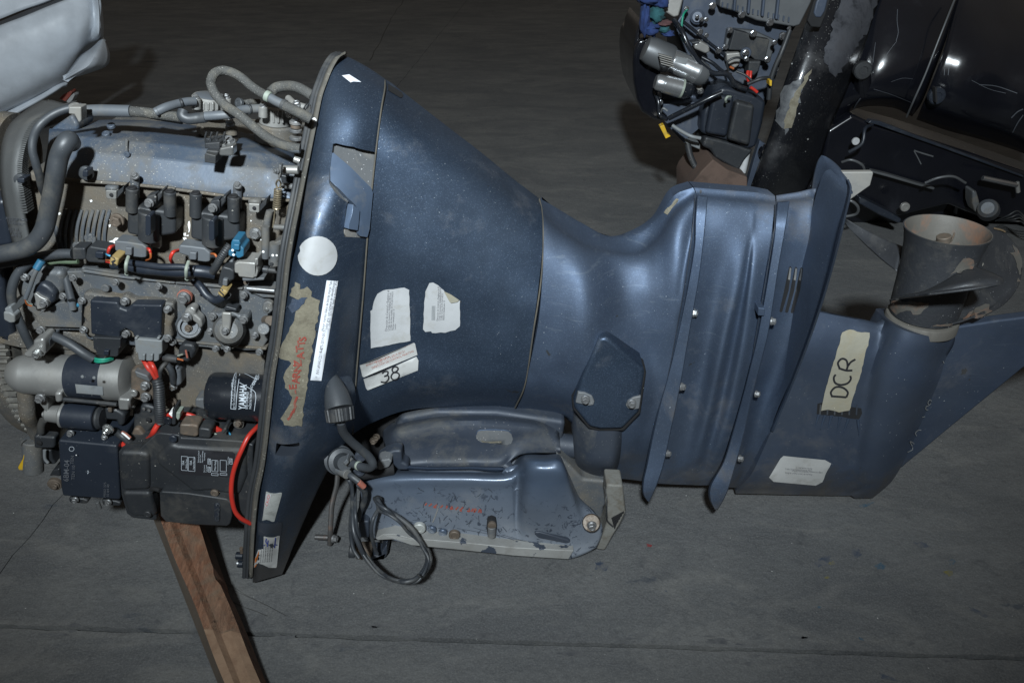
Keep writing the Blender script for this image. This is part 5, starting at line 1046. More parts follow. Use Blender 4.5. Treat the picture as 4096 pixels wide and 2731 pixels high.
gr = lathe('cable_grommet', g0, g1, [(0,.026),(.18,.028),(.22,.023),(.4,.023),(.45,.026),(.6,.025),(.64,.017),(1,.014)], M['hose'], ENG, 40)
cyl('clamp', '2', (672,1370,-.01), (700,1395,-.015), 36, M['conn'], gr); slab('clamp_screw', '2', '648,1395 675,1370 690,1395 668,1418', -.03, .02, M['conn'], gr, .002)
cyl('tail_sleeve', '2', (620,1440,.0), (680,1475,-.02), 34, M['conn'], gr)
# ------------------------------------------------------------------ lower mount cap and housing
cap = slab('mount_cover', 'O', '1376,780 1384,775 1396,776 1404,782 1478,845 1481,856 1468,947 1430,986 1378,987 1354,981 1319,938 1318,922 1339,861', .050, .06, M['shell'], ENG, .012, seg=4)
M['gasket'] = M['recdark']
slab('cover_joint', 'O', '1374,777 1384,771 1398,772 1408,779 1482,843 1485,857 1472,950 1433,991 1376,991 1351,985 1315,940 1314,921 1336,860', .062, .03, M['dark'], ENG, .004)
for c_, x, y, s_ in (('4', 1258, 190, '1200,135 1250,138 1310,165 1330,205 1322,235 1290,242 1180,218'), ('4', 1620, 222, '1695,165 1640,175 1590,205 1575,240 1590,262 1630,272 1680,265')):
    slab('bolt_seat', c_, s_, .046, .01, M['recess'], cap, .002); bolt(c_, x, y, .040, 36, M['steel'], cap)
M['housing'] = mat('dusty dark blue casting', (.028, .036, .052), .15, .55, dirt=(.10,.095,.082), damt=.4, dscale=9, speck=(.4,.4,.4), samt=-.1, bump=.1, dust=(.06,.066,.075), dustamt=.5, off=4)
mh = skin('mount_housing', [oc(s) for s in ('1318,950,.12 1318,1000,.11 1322,1060,.11 1345,1094,.14', '1352,980,.075 1350,1030,.075 1350,1070,.08 1362,1096,.12', '1390,985,.065 1388,1030,.065 1386,1070,.07 1385,1098,.11', '1428,985,.08 1422,1030,.08 1412,1070,.085 1400,1096,.12', '1440,980,.13 1432,1030,.13 1420,1070,.13 1406,1096,.14')], M['housing'], ENG, 4, 4)
cyl('tilt_tube', '4', (1030,540,.14), (1185,560,.14), 92, M['housing'], ENG); cyl('nut', '4', (1290,800,.13), (1300,830,.12), 46, M['alu'], ENG)
# ------------------------------------------------------------------ swivel bracket (dark, behind) and clamp bracket (worn, near)
sw = skin('swivel_bracket', [oc(s) for s in (
 '878,985,.17 880,1010,.13 888,1035,.11 912,1050,.10 925,1072,.085',
 '905,968,.16 905,990,.105 908,1035,.090 925,1062,.080 935,1077,.068',
 '985,952,.15 985,972,.100 985,1030,.088 985,1062,.080 985,1076,.064',
 '1080,946,.15 1080,966,.100 1080,1030,.088 1080,1061,.080 1080,1075,.064',
 '1150,948,.15 1150,968,.100 1150,1025,.088 1150,1058,.080 1150,1073,.066',
 '1190,952,.15 1188,972,.100 1184,1015,.090 1177,1040,.082 1166,1062,.070',
 '1235,958,.155 1232,976,.105 1226,1005,.094 1214,1026,.088 1196,1044,.082',
 '1290,965,.19 1285,985,.14 1285,1010,.11 1287,1030,.10 1288,1040,.10')], M['housing'], ENG, 5, 5, mirror=False, solid=.05)
skin('bracket_rim', [oc(s) for s in ('922,1066,.060 985,1071,.056 1080,1070,.056 1156,1071,.056', '922,1076,.055 985,1079,.050 1080,1078,.050 1159,1079,.050 1188,1050,.07', '924,1080,.10 985,1083,.10 1080,1082,.10 1162,1083,.10 1192,1054,.10')], M['shell_leg'], sw, 3, 4, mirror=False, solid=.004)
SWT = bvh([sw])
pad('slot_recess', '4', '398,470 410,440 440,432 650,437 675,455 690,500 680,530 645,547 440,525 405,500', SWT, .001, .01, M['recess'], sw, .0008)
bead('slot_edge', '4', '400,468 412,440 440,431 650,436 676,455', 5, SWT, M['shell_leg'], sw)
decal('slot_dirt', '4', '440,505 520,515 600,512 598,525 520,528 450,520', SWT, M['glue'], sw, off=.0022, jag=3)
slab('bracket_top', 'O', '920,958 1000,943 1140,944 1300,968 1288,1040 1180,1060 930,1060 890,1010', .13, .1, M['housing'], sw, .01)
slab('hook_plate', '2', '880,1372 940,1330 1000,1308 1055,1310 1062,1392 1100,1410 1110,1450 1030,1450 985,1400 970,1370 900,1400', .05, .03, M['housing'], ENG, .006)
slab('hook_end', '2', '888,1392 905,1380 970,1368 990,1385 970,1425 905,1448 885,1440', .03, .03, M['recess'], ENG, .006); bolt('2', 768, 1350, .02, 40, M['housing'], ENG, 'round', name='knuckle'); bolt('2', 760, 1450, .02, 42, M['housing'], ENG, 'round', name='knuckle')
cyl('link_arm', '2', (740,1470,.03), (1000,1430,.05), 50, M['dark'], ENG); slab('cavity_shade', 'O', '800,990 870,960 940,950 930,1060 830,1130 790,1090', .16, .02, M['dark'], ENG, 0)  # last slab is a black sheet painting the shade of the hollow
for x, y in ((880,1215),(860,1240)): bolt('2', x, y, .12, 26, M['rustbolt'], ENG)
# clamp bracket: paint worn to bare metal
def clamp_mat():
    m = mat('worn painted clamp bracket', (.062, .085, .125), .3, .40, dirt=(.095,.085,.07), damt=.2, dscale=8, bump=.12, bscale=140, coat=.1, off=6)
    nt = m.node_tree; bs = nt.nodes['Principled BSDF']; src = bs.inputs['Base Color'].links[0].from_socket
    tc = nd(nt, 'ShaderNodeTexCoord'); sx = nd(nt, 'ShaderNodeSeparateXYZ'); nt.links.new(tc.outputs['Object'], sx.inputs[0])
    nz = noise(nt, tc.outputs['Object'], 7, 6, .65, .4); ad = nd(nt, 'ShaderNodeMath', operation='MULTIPLY_ADD'); nt.links.new(nz, ad.inputs[0]); ad.inputs[1].default_value = .10; nt.links.new(sx.outputs['Z'], ad.inputs[2])
    f = ramp(nt, ad.outputs[0], .29, .09, 0, .8); cur = mixc(nt, f, src, (.20, .22, .25))
    ch = noise(nt, tc.outputs['Object'], 45, 5, .7, 1.2); f2 = ramp(nt, ch, .575, .61, 0, .85); mm = nd(nt, 'ShaderNodeMath', operation='MULTIPLY'); nt.links.new(f2, mm.inputs[0]); nt.links.new(ramp(nt, ad.outputs[0], .28, .18, 0, 1), mm.inputs[1])
    cur = mixc(nt, mm.outputs[0], cur, (.03, .038, .055)); nt.links.new(cur, bs.inputs['Base Color']); return m
M['clamp'] = clamp_mat()
M['bare'] = mat('bare scraped aluminium flange', (.25, .25, .24), .2, .55, dirt=(.15,.145,.135), damt=.5, dscale=25, chip=(.04,.05,.07), chipamt=.55, chipscale=30, bump=.15)
cols = ['826,1082,.16 826,1092,.09 828,1110,.055 826,1140,.05 824,1170,.05 826,1200,.05 830,1225,.055 838,1240,.07',
 '872,1068,.15 872,1084,.07 873,1100,.036 872,1130,.030 871,1160,.026 874,1195,.020 878,1215,.012 884,1236,.004',
 '940,1066,.15 940,1082,.06 940,1096,.028 940,1125,.024 940,1160,.020 940,1195,.012 940,1222,.006 940,1248,-.008',
 '1060,1066,.15 1060,1082,.06 1060,1095,.026 1060,1125,.022 1060,1160,.018 1060,1200,.012 1060,1232,.004 1060,1260,-.010',
 '1170,1064,.14 1172,1080,.06 1174,1094,.026 1174,1125,.022 1176,1160,.018 1178,1205,.012 1180,1240,.002 1180,1272,-.012',
 '1188,1050,.12 1190,1066,.06 1192,1082,.028 1190,1115,.030 1188,1155,.026 1186,1200,.016 1192,1242,.002 1196,1274,-.012',
 '1204,1042,.11 1208,1052,.03 1212,1070,-.004 1210,1110,-.008 1204,1160,-.008 1206,1205,.0 1212,1244,-.0 1215,1276,-.012',
 '1250,1042,.11 1252,1052,.02 1255,1070,-.014 1256,1110,-.018 1258,1160,-.016 1258,1205,-.008 1258,1246,-.002 1258,1278,-.012',
 '1284,1042,.11 1288,1054,.02 1296,1075,-.008 1302,1112,-.010 1308,1150,-.006 1310,1200,.0 1310,1246,-.002 1308,1283,-.012',
 '1292,1052,.15 1300,1075,.08 1312,1110,.05 1328,1148,.02 1340,1190,.006 1346,1220,.0 1348,1245,-.002 1350,1268,-.008',
 '1310,1075,.17 1318,1105,.12 1332,1145,.07 1362,1170,.03 1378,1195,.01 1384,1215,.006 1380,1235,.002 1370,1258,.0']
cb = skin('clamp_bracket', [oc(s) for s in cols], M['clamp'], ENG, 5, 5, mirror=False, solid=.035, ang=60)
fl = slab('bracket_flange', 'O', '862,1236,-.004 880,1226,-.006 905,1226,-.014 945,1236,-.016 1060,1245,-.018 1180,1257,-.019 1255,1261,-.019 1318,1264,-.017 1306,1284,-.020 1255,1281,-.021 1180,1276,-.021 1060,1263,-.020 945,1252,-.018 905,1238,-.016 868,1240,-.008', 0, .03, M['bare'], cb, .0015)
CB = bvh([cb]); 
for x, y, Y_, r, k_ in ((230,1250,-.006,44,'round'),(140,1232,.0,34,'round'),(55,1210,.0,34,'round')): bolt('4', x, y, Y_, r, M['rustbolt'] if x == 230 else M['clamp'], cb, k_, name='rivet')
lathe('pivot_washer', W('4', 1305, 1155, .0), W('4', 1303, 1158, -.030), [(0,.0175),(.6,.0175),(.8,.0155),(.8,.010)], M['rustbolt'], cb); bolt('4', 1308, 1178, -.030, 38, M['steel'], cb)
bolt('3', 1742, 806, -.004, 56, M['foil'], cb, 'round', name='bolt_head')
slab('slot_hole', '4', '488,1145 520,1133 555,1145 562,1180 558,1250 530,1262 490,1262 482,1200', .0, .02, M['dark'], cb, .002); bolt('4', 525, 1175, -.006, 34, M['rustbolt'], cb, 'slot', name='screw'); cyl('screw_body', '4', (522,1260,-.004), (524,1185,-.004), 32, M['recess'], cb)
slab('slot_groove', '4', '858,1232 900,1228 1120,1290 1145,1310 1110,1322 890,1278 862,1255', -.008, .01, M['housing'], cb, .003)
CR['J'] = CR['4']
for i, (s_) in enumerate(('430,1045 420,1072', '438,1045 440,1075', '405,1045 385,1068 395,1038', '378,1040 365,1065', '345,1038 350,1062 330,1058', '300,1030 275,1055 290,1060', '262,1028 240,1050', '215,1022 200,1045 222,1040', '175,1018 168,1040', '140,1015 120,1035', '95,1010 70,1030 90,1032', '55,1003 30,1022', '15,998 0,1015')): stroke('4', s_, 6, CB, M['redp'], cb)
R_ = random.Random(5)
for i in range(70):
    x = R_.uniform(-60, 620); y = R_.uniform(860, 1230); a = R_.uniform(0, 3.1); L = R_.uniform(12, 55); q = R_.uniform(-12, 12)
    stroke('4', f'{x:.0f},{y:.0f} {x+L*.5*math.cos(a)+q:.0f},{y+L*.5*math.sin(a):.0f} {x+L*math.cos(a):.0f},{y+L*math.sin(a):.0f}', R_.uniform(1.2, 3), CB, M['recdark'], cb, name='scratch', k=2)
for s_ in ('250,1195 420,1225 640,1270 860,1310 1000,1330', '380,1190 520,1230 700,1290', '600,1245 800,1300 1100,1350'): stroke('4', s_, 1.6, CB, M['recdark'], cb, name='scratch')
stroke('4', '108,1020 85,1090 60,1150', 5, CB, M['recess'], cb, name='drip')
slab('bracket_arm', 'O', '1275,1040 1300,1060 1340,1100 1400,1105 1405,1140 1388,1165 1384,1200 1360,1180 1325,1150 1300,1100', .09, .08, M['cast2'], ENG, .01)
M['anode'] = mat('corroded anode', (.15,.148,.135), .1, .75, dirt=(.09,.075,.055), damt=.6, dscale=30, bump=.6, bscale=160)
an = slab('anode', 'O', '1393,1113 1431,1115 1438,1175 1425,1203 1410,1227 1390,1264 1370,1262 1385,1225 1396,1190 1390,1150', .02, .05, M['anode'], ENG, .004, label='grey corroded anode')
for i in range(5): slab('groove', '4', f'{1462+i*5},{1125+i*18} {1560-i*14},{1072+i*22} {1558-i*14},{1082+i*22} {1468+i*5},{1137+i*18}', .017, .01, M['dark'], an, 0)
tube('black_wire', '4', '1408,875,.02 1425,960,.0 1425,1050,-.005 1430,1140,.0 1475,1185,.0', 5, M['blk'], ENG, seg=6)
slab('bracket_end', '3', '1195,745 1290,750 1290,900 1195,900', .02, .05, M['housing'], ENG, .004)
cyl('tilt_motor', '3', (1180,1010,.03), (1330,1010,.03), 80, M['rustbolt'], ENG); cyl('motor_ring', '3', (1120,1000,.04), (1180,1005,.04), 100, M['blk'], ENG)
slab('bracket_hook', '3', '1290,1090 1330,1050 1400,1070 1400,1010 1450,960 1458,1040 1440,1075 1350,1110 1295,1115', .01, .04, M['housing'], ENG, .005)
# ------------------------------------------------------------------ loose cables hanging from the bracket and coiled on the floor
M['cab'] = mat('dusty black cable', (.030,.034,.040), 0, .45, dirt=(.11,.108,.10), damt=.45, dscale=18, bump=.1)
cz = ((1140,430,.03),(1150,560,.0),(1150,700,-.03),(1158,840,-.045),(1195,960,-.055),(1270,1090,-.065),(1370,1200,-.085),(1480,1262,-.105),(1600,1285,-.115),(1710,1262,-.11),(1785,1180,-.09),(1808,1080,-.07),(1790,980,-.05),(1735,890,-.035),(1660,810,-.03),(1560,720,-.03),(1470,655,-.03),(1400,615,-.02),(1368,560,.0),(1372,540,.03))
for k_, (dx, dy, r_) in enumerate(((0,0,21),(22,-4,15),(10,16,14))):
    P_ = ' '.join(f'{x+dx*(1 if i < 12 else -1)+8*math.sin(i*1.9+k_*2.1):.0f},{y+dy*(1 if i < 14 else 2.2)+7*math.cos(i*1.5+k_*2.4):.0f},{Y+.008*math.sin(i*1.3+k_*2.1):.3f}' for i, (x, y, Y) in enumerate(cz)); tube('loose_cable', '3', P_, r_, M['cab'], ENG, seg=10)
tube('loose_cable', '3', '1075,330,.02 1110,380,.0 1135,440,-.0 1140,600,.0 1125,760,.0 1130,900,-.0 1150,1000,-.01 1200,1080,-.02', 18, M['cab'], ENG)
tube('loose_cable', '3', '1200,420,-.01 1250,480,.0 1250,560,.01 1215,650,.02 1190,740,.02', 26, M['cab'], ENG)
tube('loose_cable', '3', '1085,310,-.01 1140,350,-.02 1200,395,-.025', 30, M['cab'], ENG); cyl('pink_sleeve', '3', (1195,392,-.025), (1245,440,-.022), 27, M['redwash'], ENG); tube('wire', '3', '1090,300,-.035 1140,340,-.04 1195,385,-.045', 6, M['yellow'], ENG, seg=6) if 0 else None
tube('loose_cable', '3', '1375,640,.0 1330,720,-.02 1312,800,-.025 1318,900,-.02 1350,1010,-.01 1365,1040,-.01', 17, M['cab'], ENG)
tube('cable_tie', '3', '1725,1220,-.13 1750,1245,-.13 1780,1250,-.12', 8, M['blk'], ENG, seg=6); bolt('3', 1372, 552, .004, 38, M['dark'], cb, 'slot', name='cable_hole')
# steel link rod with a bolt
M['rod'] = mat('greasy rusty rod', (.085,.082,.08), .5, .5, dirt=(.13,.065,.035), damt=.45, dscale=14, bump=.2)
rd = tube('steering_link', '3', '1010,330,.10 1000,430,.09 975,530,.08 957,620,.07 950,720,.06 945,830,.05 940,955,.045', 26, M['rod'], ENG, flat=.7)
cyl('link_bolt', '3', (805,888,.045), (925,893,.045), 24, M['rod'], rd); bolt('3', 975, 903, .045, 36, M['steel'], rd, dirv=(1,-.25,0))
# ------------------------------------------------------------------ details on the leg and gearcase
for x, y in ((340,1375),): bolt('6', x, y, .12, 36, M['steelb'], leg, dirv=(1,-.5,.1)); cyl('washer', '6', (322,1372,.125), (345,1376,.118), 34, M['steel'], leg)
bolt('7', 568, 516, .098, 30, M['steel'], leg, dirv=(1,-.6,.1)); bolt('7', 470, 980, .10, 26, M['steel'], leg, dirv=(1,-.6,.1))
bolt('6', 955, 1440, .12, 34, M['steel'], flare, dirv=(1,-.5,.1)); bolt('7', 1090, 566, .12, 26, M['steel'], flare, dirv=(1,-.6,.1)); bolt('7', 975, 1015, .13, 26, M['steel'], flare, dirv=(1,-.6,.1))
slab('locating_block', '6', '850,1335 905,1340 900,1400 845,1398', .095, .03, M['shell_leg'], leg, .002)
tt = slab('trim_tab', '6', '1490,272 1750,270 1752,285 1728,378 1545,508 1490,500', .155, .012, M['alu'], ENG, .002, label='pale grey trim tab')
pad('end_cap', '6', '205,478 225,483 220,500 138,608 110,590 122,568', MID, .001, .01, M['glue'], mid, .001)
GT = bvh([gear]); tp = decal('masking_tape', 'R', '440,295 490,276 540,290 620,296 612,380 600,400 580,500 488,806 420,818 345,800 302,808 315,740 350,600 400,440', GT, M['mask'], gear, off=.0026, jag=2, label='strip of masking tape marked DCR'); tT = bvh([tp])
for s_ in ('370,715 420,718 470,722', '375,715 368,690 400,655 450,660 480,690 470,722', '400,572 388,590 395,625 430,640 480,628 500,600 496,580', '420,530 470,545 510,545', '425,530 415,495 440,468 470,478 478,520 470,545', '478,520 500,490 530,472'): stroke('R', s_, 6.5, tT, M['ink'], tp, k=5, off=.001)
wl2 = decal('spec_label', 'R', '55,1108 330,1135 370,1158 312,1280 268,1303 -10,1278 -40,1250 35,1125', GT, M['paperg'], gear, off=.0012, label='grey rounded paper label on the gearcase'); t5 = bvh([wl2])
for i, t_ in enumerate(('Dirección de Control y Registro de Bienes', 'Código de inventario: MARIBAJA/NAU/2019-40', 'Código de bien mueble 01175-2019-00151', 'Número identificador: 15')): text(t_, 'R', 245-20*(i == 1)*-1+(50 if i == 1 else 0), 1228-13*i, 12, 176, t5, M['textg'], wl2, off=.0008, sx=.62)
wi = decal('water_inlet', 'R', '280,765 310,758 570,795 576,830 555,868 490,862 440,850 340,842 275,835', GT, M['dark'], gear, off=.0006)
for (a, b, c_, d) in ((262,930,290,835), (292,960,330,840), (345,960,372,842), (405,975,430,850), (440,990,486,862), (556,1000,548,868)): bead('inlet_rib', 'R', f'{c_},{d} {(a+c_)/2:.0f},{(b+d)/2} {a},{b}', 12, GT, M['shell_leg'], gear, off=.0, taper=True)
for i in range(6): stroke('R', f'{300+i*48},770 {296+i*48},838', 5, GT, M['housing'], gear, name='grille_bar', k=2, off=.0012)
GS = bvh([gear, skeg])
for s_ in ('1028,745 1015,735 1002,755 1010,770 1028,745', '1005,775 990,780 990,800 1008,800', '965,850 985,845', '930,975 920,955 940,935 962,935', '915,1025 885,1010 905,1060 868,1080', '1100,480 1108,495'): stroke('R', s_, 2.6, GS, M['connl'], gear, off=.003, k=8)
decal('bare_patch', 'R', '1145,300 1180,305 1100,540 1060,640 1030,720 990,840 960,930 945,900 935,740 900,720 930,640 965,560 975,520 955,480', GT, M['cast'], gear, off=.0009, jag=4) if 0 else None
# carrier, propeller
M['prop'] = mat('black flaking propeller paint', (.024, .026, .030), 0, .55, dirt=(.05,.048,.045), damt=.4, dscale=22, speck=(.3,.3,.3), samt=-.1, bump=.35, bscale=180, chip=(.26,.245,.215), chipamt=.06, chipscale=16)
M['propin'] = mat('bare stained prop metal', (.088, .082, .072), .1, .65, dirt=(.20,.09,.045), damt=.45, dscale=14, bump=.3)
pc_ = Vector(W('O', 2116, 733, .19)); pz = pc_.z; px_, py_ = pc_.x, .19
hub_top = W('O', 2177, 527, .19); HX = px_+ .0; hz = hub_top.z
A0 = Vector((px_, py_, pz)); A1 = Vector((hub_top.x, py_, hz))
M['carrier'] = mat('grimy carrier ring', (.12,.112,.098), .1, .6, dirt=(.06,.055,.048), damt=.5, dscale=30)
lathe('bearing_carrier', A0-Vector((0,0,.012)), A0+Vector((0,0,.010)), [(0,.0655),(.75,.0655),(.92,.064),(1,.060)], M['carrier'], gear, 64)
hub = lathe('propeller_hub', A0+(A1-A0)*.07, A1, [(0,.060),(.1,.0615),(.55,.0625),(.8,.066),(.93,.0705),(1,.0745),(1,.0715),(.93,.0675),(.7,.060),(.45,.058),(.45,.015)], M['prop'], ENG, 64)
lathe('hub_liner', A0+(A1-A0)*.62, A0+(A1-A0)*1.003, [(0,.0585),(.3,.0605),(.8,.066),(1,.0722),(1,.0712),(.8,.0650),(.3,.0595),(0,.0575)], M['propin'], hub, 64)
cyl('shaft_nut', 'P', (1065,600,.19), (1065,545,.19), 62, M['rustbolt'], hub); tube('cotter_pin', 'P', '1135,590,.18 1150,550,.18 1160,520,.18', 8, M['rustbolt'], hub, seg=6)
def blade(s, label=None):
    G = [[(*n('P', a, b), y) for a, b, y in Q(r)] for r in s]
    return skin('blade', G, M['prop'], hub, 6, 6, mirror=False, solid=.0035, label=label, ang=60)
blade(['700,640,.25 660,760,.22 640,862,.20', '560,585,.29 530,680,.27 505,745,.25', '390,505,.33 370,570,.32 355,610,.31', '230,420,.36 220,450,.36 210,470,.36', '165,385,.37 166,390,.37 168,395,.37'])
blade(['1275,815,.165 1230,860,.14 1100,950,.12 900,1050,.125 700,1095,.14 580,1135,.175', '1380,850,.13 1320,885,.10 1180,955,.08 980,1035,.085 780,1085,.11 640,1112,.15',
       '1500,895,.10 1440,918,.07 1310,960,.05 1120,1010,.055 900,1072,.08 720,1098,.12', '1575,938,.08 1540,950,.055 1440,985,.04 1280,1015,.04 1050,1055,.055 850,1085,.085', '1582,962,.07 1560,985,.05 1490,1005,.035 1350,1030,.03 1140,1056,.04 930,1078,.06'])
blade(['1400,490,.25 1380,700,.24 1340,900,.22 1280,1100,.20 1180,1240,.17 900,1360,.14', '1440,465,.29 1480,700,.28 1470,900,.25 1400,1080,.22 1300,1220,.18 1050,1350,.13',
       '1540,470,.33 1620,680,.32 1630,860,.29 1570,1050,.25 1440,1200,.20 1200,1310,.14', '1600,500,.35 1690,640,.34 1720,800,.32 1690,980,.28 1560,1150,.22 1320,1270,.15', '1625,525,.355 1730,660,.345 1765,820,.325 1735,990,.285 1600,1165,.225 1380,1282,.15'], None)
BT = bvh([c for c in hub.children if c.name.startswith('blade')]+[hub])
for s_ in ('1655,600 1690,640 1740,700 1762,820 1740,980 1720,1000 1712,960 1730,860 1700,760 1680,720 1650,700 1700,690', '1235,1290 1290,1230 1380,1180 1400,1170 1470,1160 1465,1210 1495,1220 1400,1275 1238,1305', '640,1120 930,1140 925,1180 860,1240 790,1250 770,1215 700,1225 640,1255 585,1190 600,1130', '850,1375 900,1355 1000,1335 1140,1330 1175,1335 1150,1380 1000,1400',
           '1100,905 1160,850 1200,790 1240,745 1290,740 1330,760 1320,850 1270,840 1220,885 1190,885 1180,865', '1548,1192 1640,1130 1655,1090 1700,1040 1660,1120 1560,1195'): decal('bare_patch', 'P', s_, BT, M['propin'], hub, off=.0012, jag=5, step=20)
stroke('P', '640,1110 800,1092 1000,1068 1250,1035 1450,1010 1555,985 1582,962', 4, BT, M['alu'], hub, off=.002)

M['edge'] = mat('brown worn blade edge', (.17, .125, .07), .1, .65, dirt=(.09,.05,.03), damt=.5, dscale=40)
stroke('P', '1500,478 1590,505 1660,570 1715,650 1748,740 1760,820 1752,910 1728,1000 1680,1080 1600,1160 1500,1222 1400,1268', 7, BT, M['edge'], hub, off=.0025, k=5, name='worn_edge')
# ------------------------------------------------------------------ timber under the powerhead
def wood_mat(nm, a, b, dark):
    m = bpy.data.materials.new(nm); m.use_nodes = True; nt = m.node_tree; bs = nt.nodes['Principled BSDF']; tc = nd(nt, 'ShaderNodeTexCoord'); mp = nd(nt, 'ShaderNodeMapping'); nt.links.new(tc.outputs['Object'], mp.inputs[0])
    mp.inputs[3].default_value = (22, 1.5, 22); mp.inputs[2].default_value = (0, 0, WROT); co = mp.outputs[0]
    g1 = noise(nt, co, 1.0, 8, .7, 1.6); g2 = noise(nt, co, 5.5, 8, .75, .8); cur = mixc(nt, ramp(nt, g1, .35, .65), a, b); cur = mixc(nt, ramp(nt, g2, .5, .68, 0, .7), cur, dark)
    cur = mixc(nt, ramp(nt, noise(nt, tc.outputs['Object'], 9, 5, .7, .6), .50, .66, 0, .75), cur, (.155, .115, .078))
    cur = mixc(nt, ramp(nt, noise(nt, tc.outputs['Object'], 14, 4, .7, 1.2), .62, .68, 0, .8), cur, (.035, .018, .010))
    nt.links.new(cur, bs.inputs['Base Color']); bs.inputs['Roughness'].default_value = .75
    b1 = nd(nt, 'ShaderNodeBump', i_Strength=.9, i_Distance=.008); nt.links.new(g2, b1.inputs['Height']); nt.links.new(b1.outputs[0], bs.inputs['Normal']); return m
a_ = Z('W', 450, 330, .100); b_ = Z('W', 740, 380, .104); c_ = Z('W', 958, 1600, .054); d_ = Z('W', 1222, 1600, .052)
WROT = -math.atan2((a_-c_).x, (a_-c_).y)*-1
M['wood'] = wood_mat('split reddish timber', (.15, .062, .032), (.25, .13, .075), (.065, .030, .018)); M['woodside'] = mat('sawn grey timber side', (.095, .072, .052), 0, .8, dirt=(.09,.08,.065), damt=.4, dscale=30, bump=.5, bscale=240)
u_ = (a_-c_); v_ = (b_-d_)
far = 1.45; nr = -.25
BM = thing('wooden_beam', 'rough reddish timber beam propping the powerhead of the blue engine, running off the bottom edge', 'beam', tuple(c_.xy)+(0,))
R_ = random.Random(3); V = []; F = []; K_ = 46
for i in range(K_+1):
    t = nr+(far-nr)*i/K_; L_ = c_+u_*t; R2_ = d_+v_*t; w_ = (R2_-L_)
    j1 = .0015*math.sin(i*.37+1); j2 = .003*math.sin(i*.31)*math.sin(i*.083+2)+(-.004 if i in (24, 25) else 0)
    row = [L_+Vector((-.009,0,-.054)), L_+w_*.0+Vector((j1,0,0)), L_+w_*.25+Vector((0,0,R_.uniform(.0,.003))), L_+w_*.45+Vector((0,0,-.007+R_.uniform(-.003,.002))), L_+w_*.75+Vector((0,0,R_.uniform(0,.003))), R2_+Vector((j2,0,-.003)), R2_+Vector((j2*.6+.016,0,-.054))]
    V += row
n7 = 7
for i in range(K_):
    for j in range(n7-1): F.append([i*n7+j, (i+1)*n7+j, (i+1)*n7+j+1, i*n7+j+1])
    F.append([i*n7+6, (i+1)*n7+6, (i+1)*n7, i*n7])
F += [list(range(n7))[::-1], [K_*n7+j for j in range(n7)]]
bo = obj('timber', V, F, M['wood'], BM, ang=30); bo.data.materials.append(M['woodside']); bo.data.materials.append(mat('pale broken timber', (.21, .135, .085), 0, .8, dirt=(.12,.065,.04), damt=.5, dscale=16, bump=.6, bscale=70))
for p in bo.data.polygons:
    if abs(p.normal.z) < .55 and p.normal.x < 0: p.material_index = 1
    elif p.normal.z > .3 and p.center.y+c_.y < (c_+u_*.30).y+.012*math.sin(p.center.x*400): p.material_index = 2
# ------------------------------------------------------------------ white car at the far left
CAR = thing('parked_car', 'white car rear bumper corner jutting in behind the engine, top left', 'car', (-2.4, 3.0, 0))
M['carw'] = mat('white car paint', (.50, .54, .59), 0, .5, dirt=(.30,.31,.32), damt=.15, dscale=2, bump=0)
M['cardark'] = mat('dark gap trim', (.07, .075, .085), 0, .5, bump=0)  # dark grey strip along the panel gap
def uskin(name, rows, mt, ku=5, kv=5, solid=.02, lin=False): return skin(name, [[(*n('U', a, b), y) for a, b, y in Q(r)] for r in rows], M[mt], CAR, ku, kv, linv=lin, mirror=False, solid=solid, ang=50)
uskin('bumper', ['-600,560,2.55 -600,800,2.50 -600,1300,2.48 -600,1620,2.50 -600,1760,2.56', '0,320,2.62 0,560,2.58 0,1000,2.56 0,1300,2.58 0,1430,2.64', '320,200,2.68 320,420,2.64 330,840,2.62 330,1130,2.64 320,1290,2.70', '620,75,2.74 640,280,2.70 640,660,2.68 640,960,2.71 640,1125,2.78',
   '900,-30,2.80 910,160,2.76 900,480,2.74 880,800,2.78 860,985,2.86', '1130,-120,2.9 1160,50,2.86 1160,290,2.84 1120,520,2.89 1050,700,2.98', '1240,-160,3.05 1268,60,3.0 1285,250,3.0 1290,420,3.03 1255,520,3.1', '1245,-160,3.3 1275,60,3.3 1296,250,3.3 1301,420,3.3 1292,478,3.3'], 'carw')
uskin('bumper_corner', ['1284,470,2.99 1293,466,2.98 1297,462,2.99', '1150,592,2.88 1250,582,2.84 1343,572,2.93', '1010,692,2.80 1190,700,2.72 1380,700,2.90', '930,790,2.75 1110,825,2.66 1354,812,2.86', '860,890,2.73 960,915,2.66 1100,925,2.76', '780,1000,2.72 805,1006,2.70 830,1003,2.73'], 'carw')
uskin('lower_trim', ['-300,1570,2.60 -300,1690,2.58', '0,1440,2.64 0,1528,2.62', '330,1280,2.70 310,1350,2.68', '600,1135,2.76 580,1200,2.74', '760,1035,2.82 760,1090,2.80', '830,1020,2.86 850,1045,2.85'], 'carw')
uskin('panel_gap', ['-300,360,2.66 -300,470,2.60', '0,238,2.70 0,330,2.64', '300,110,2.76 320,205,2.70', '590,-5,2.82 630,80,2.76', '900,-150,2.9 900,-20,2.84'], 'cardark')
uskin('body_panel', ['-300,-400,2.70 -300,0,2.62 -300,350,2.60', '0,-400,2.74 0,0,2.67 0,242,2.65', '300,-400,2.80 300,-100,2.74 300,118,2.71', '600,-400,2.86 600,-200,2.82 600,0,2.77', '900,-500,2.94 900,-300,2.90 900,-120,2.86'], 'carw')
slab('underbody', 'U', '-300,1450 0,1340 560,1060 700,1000 700,1030 600,1130 300,1290 -300,1600', 3.0, .5, M['dark'], CAR, 0)
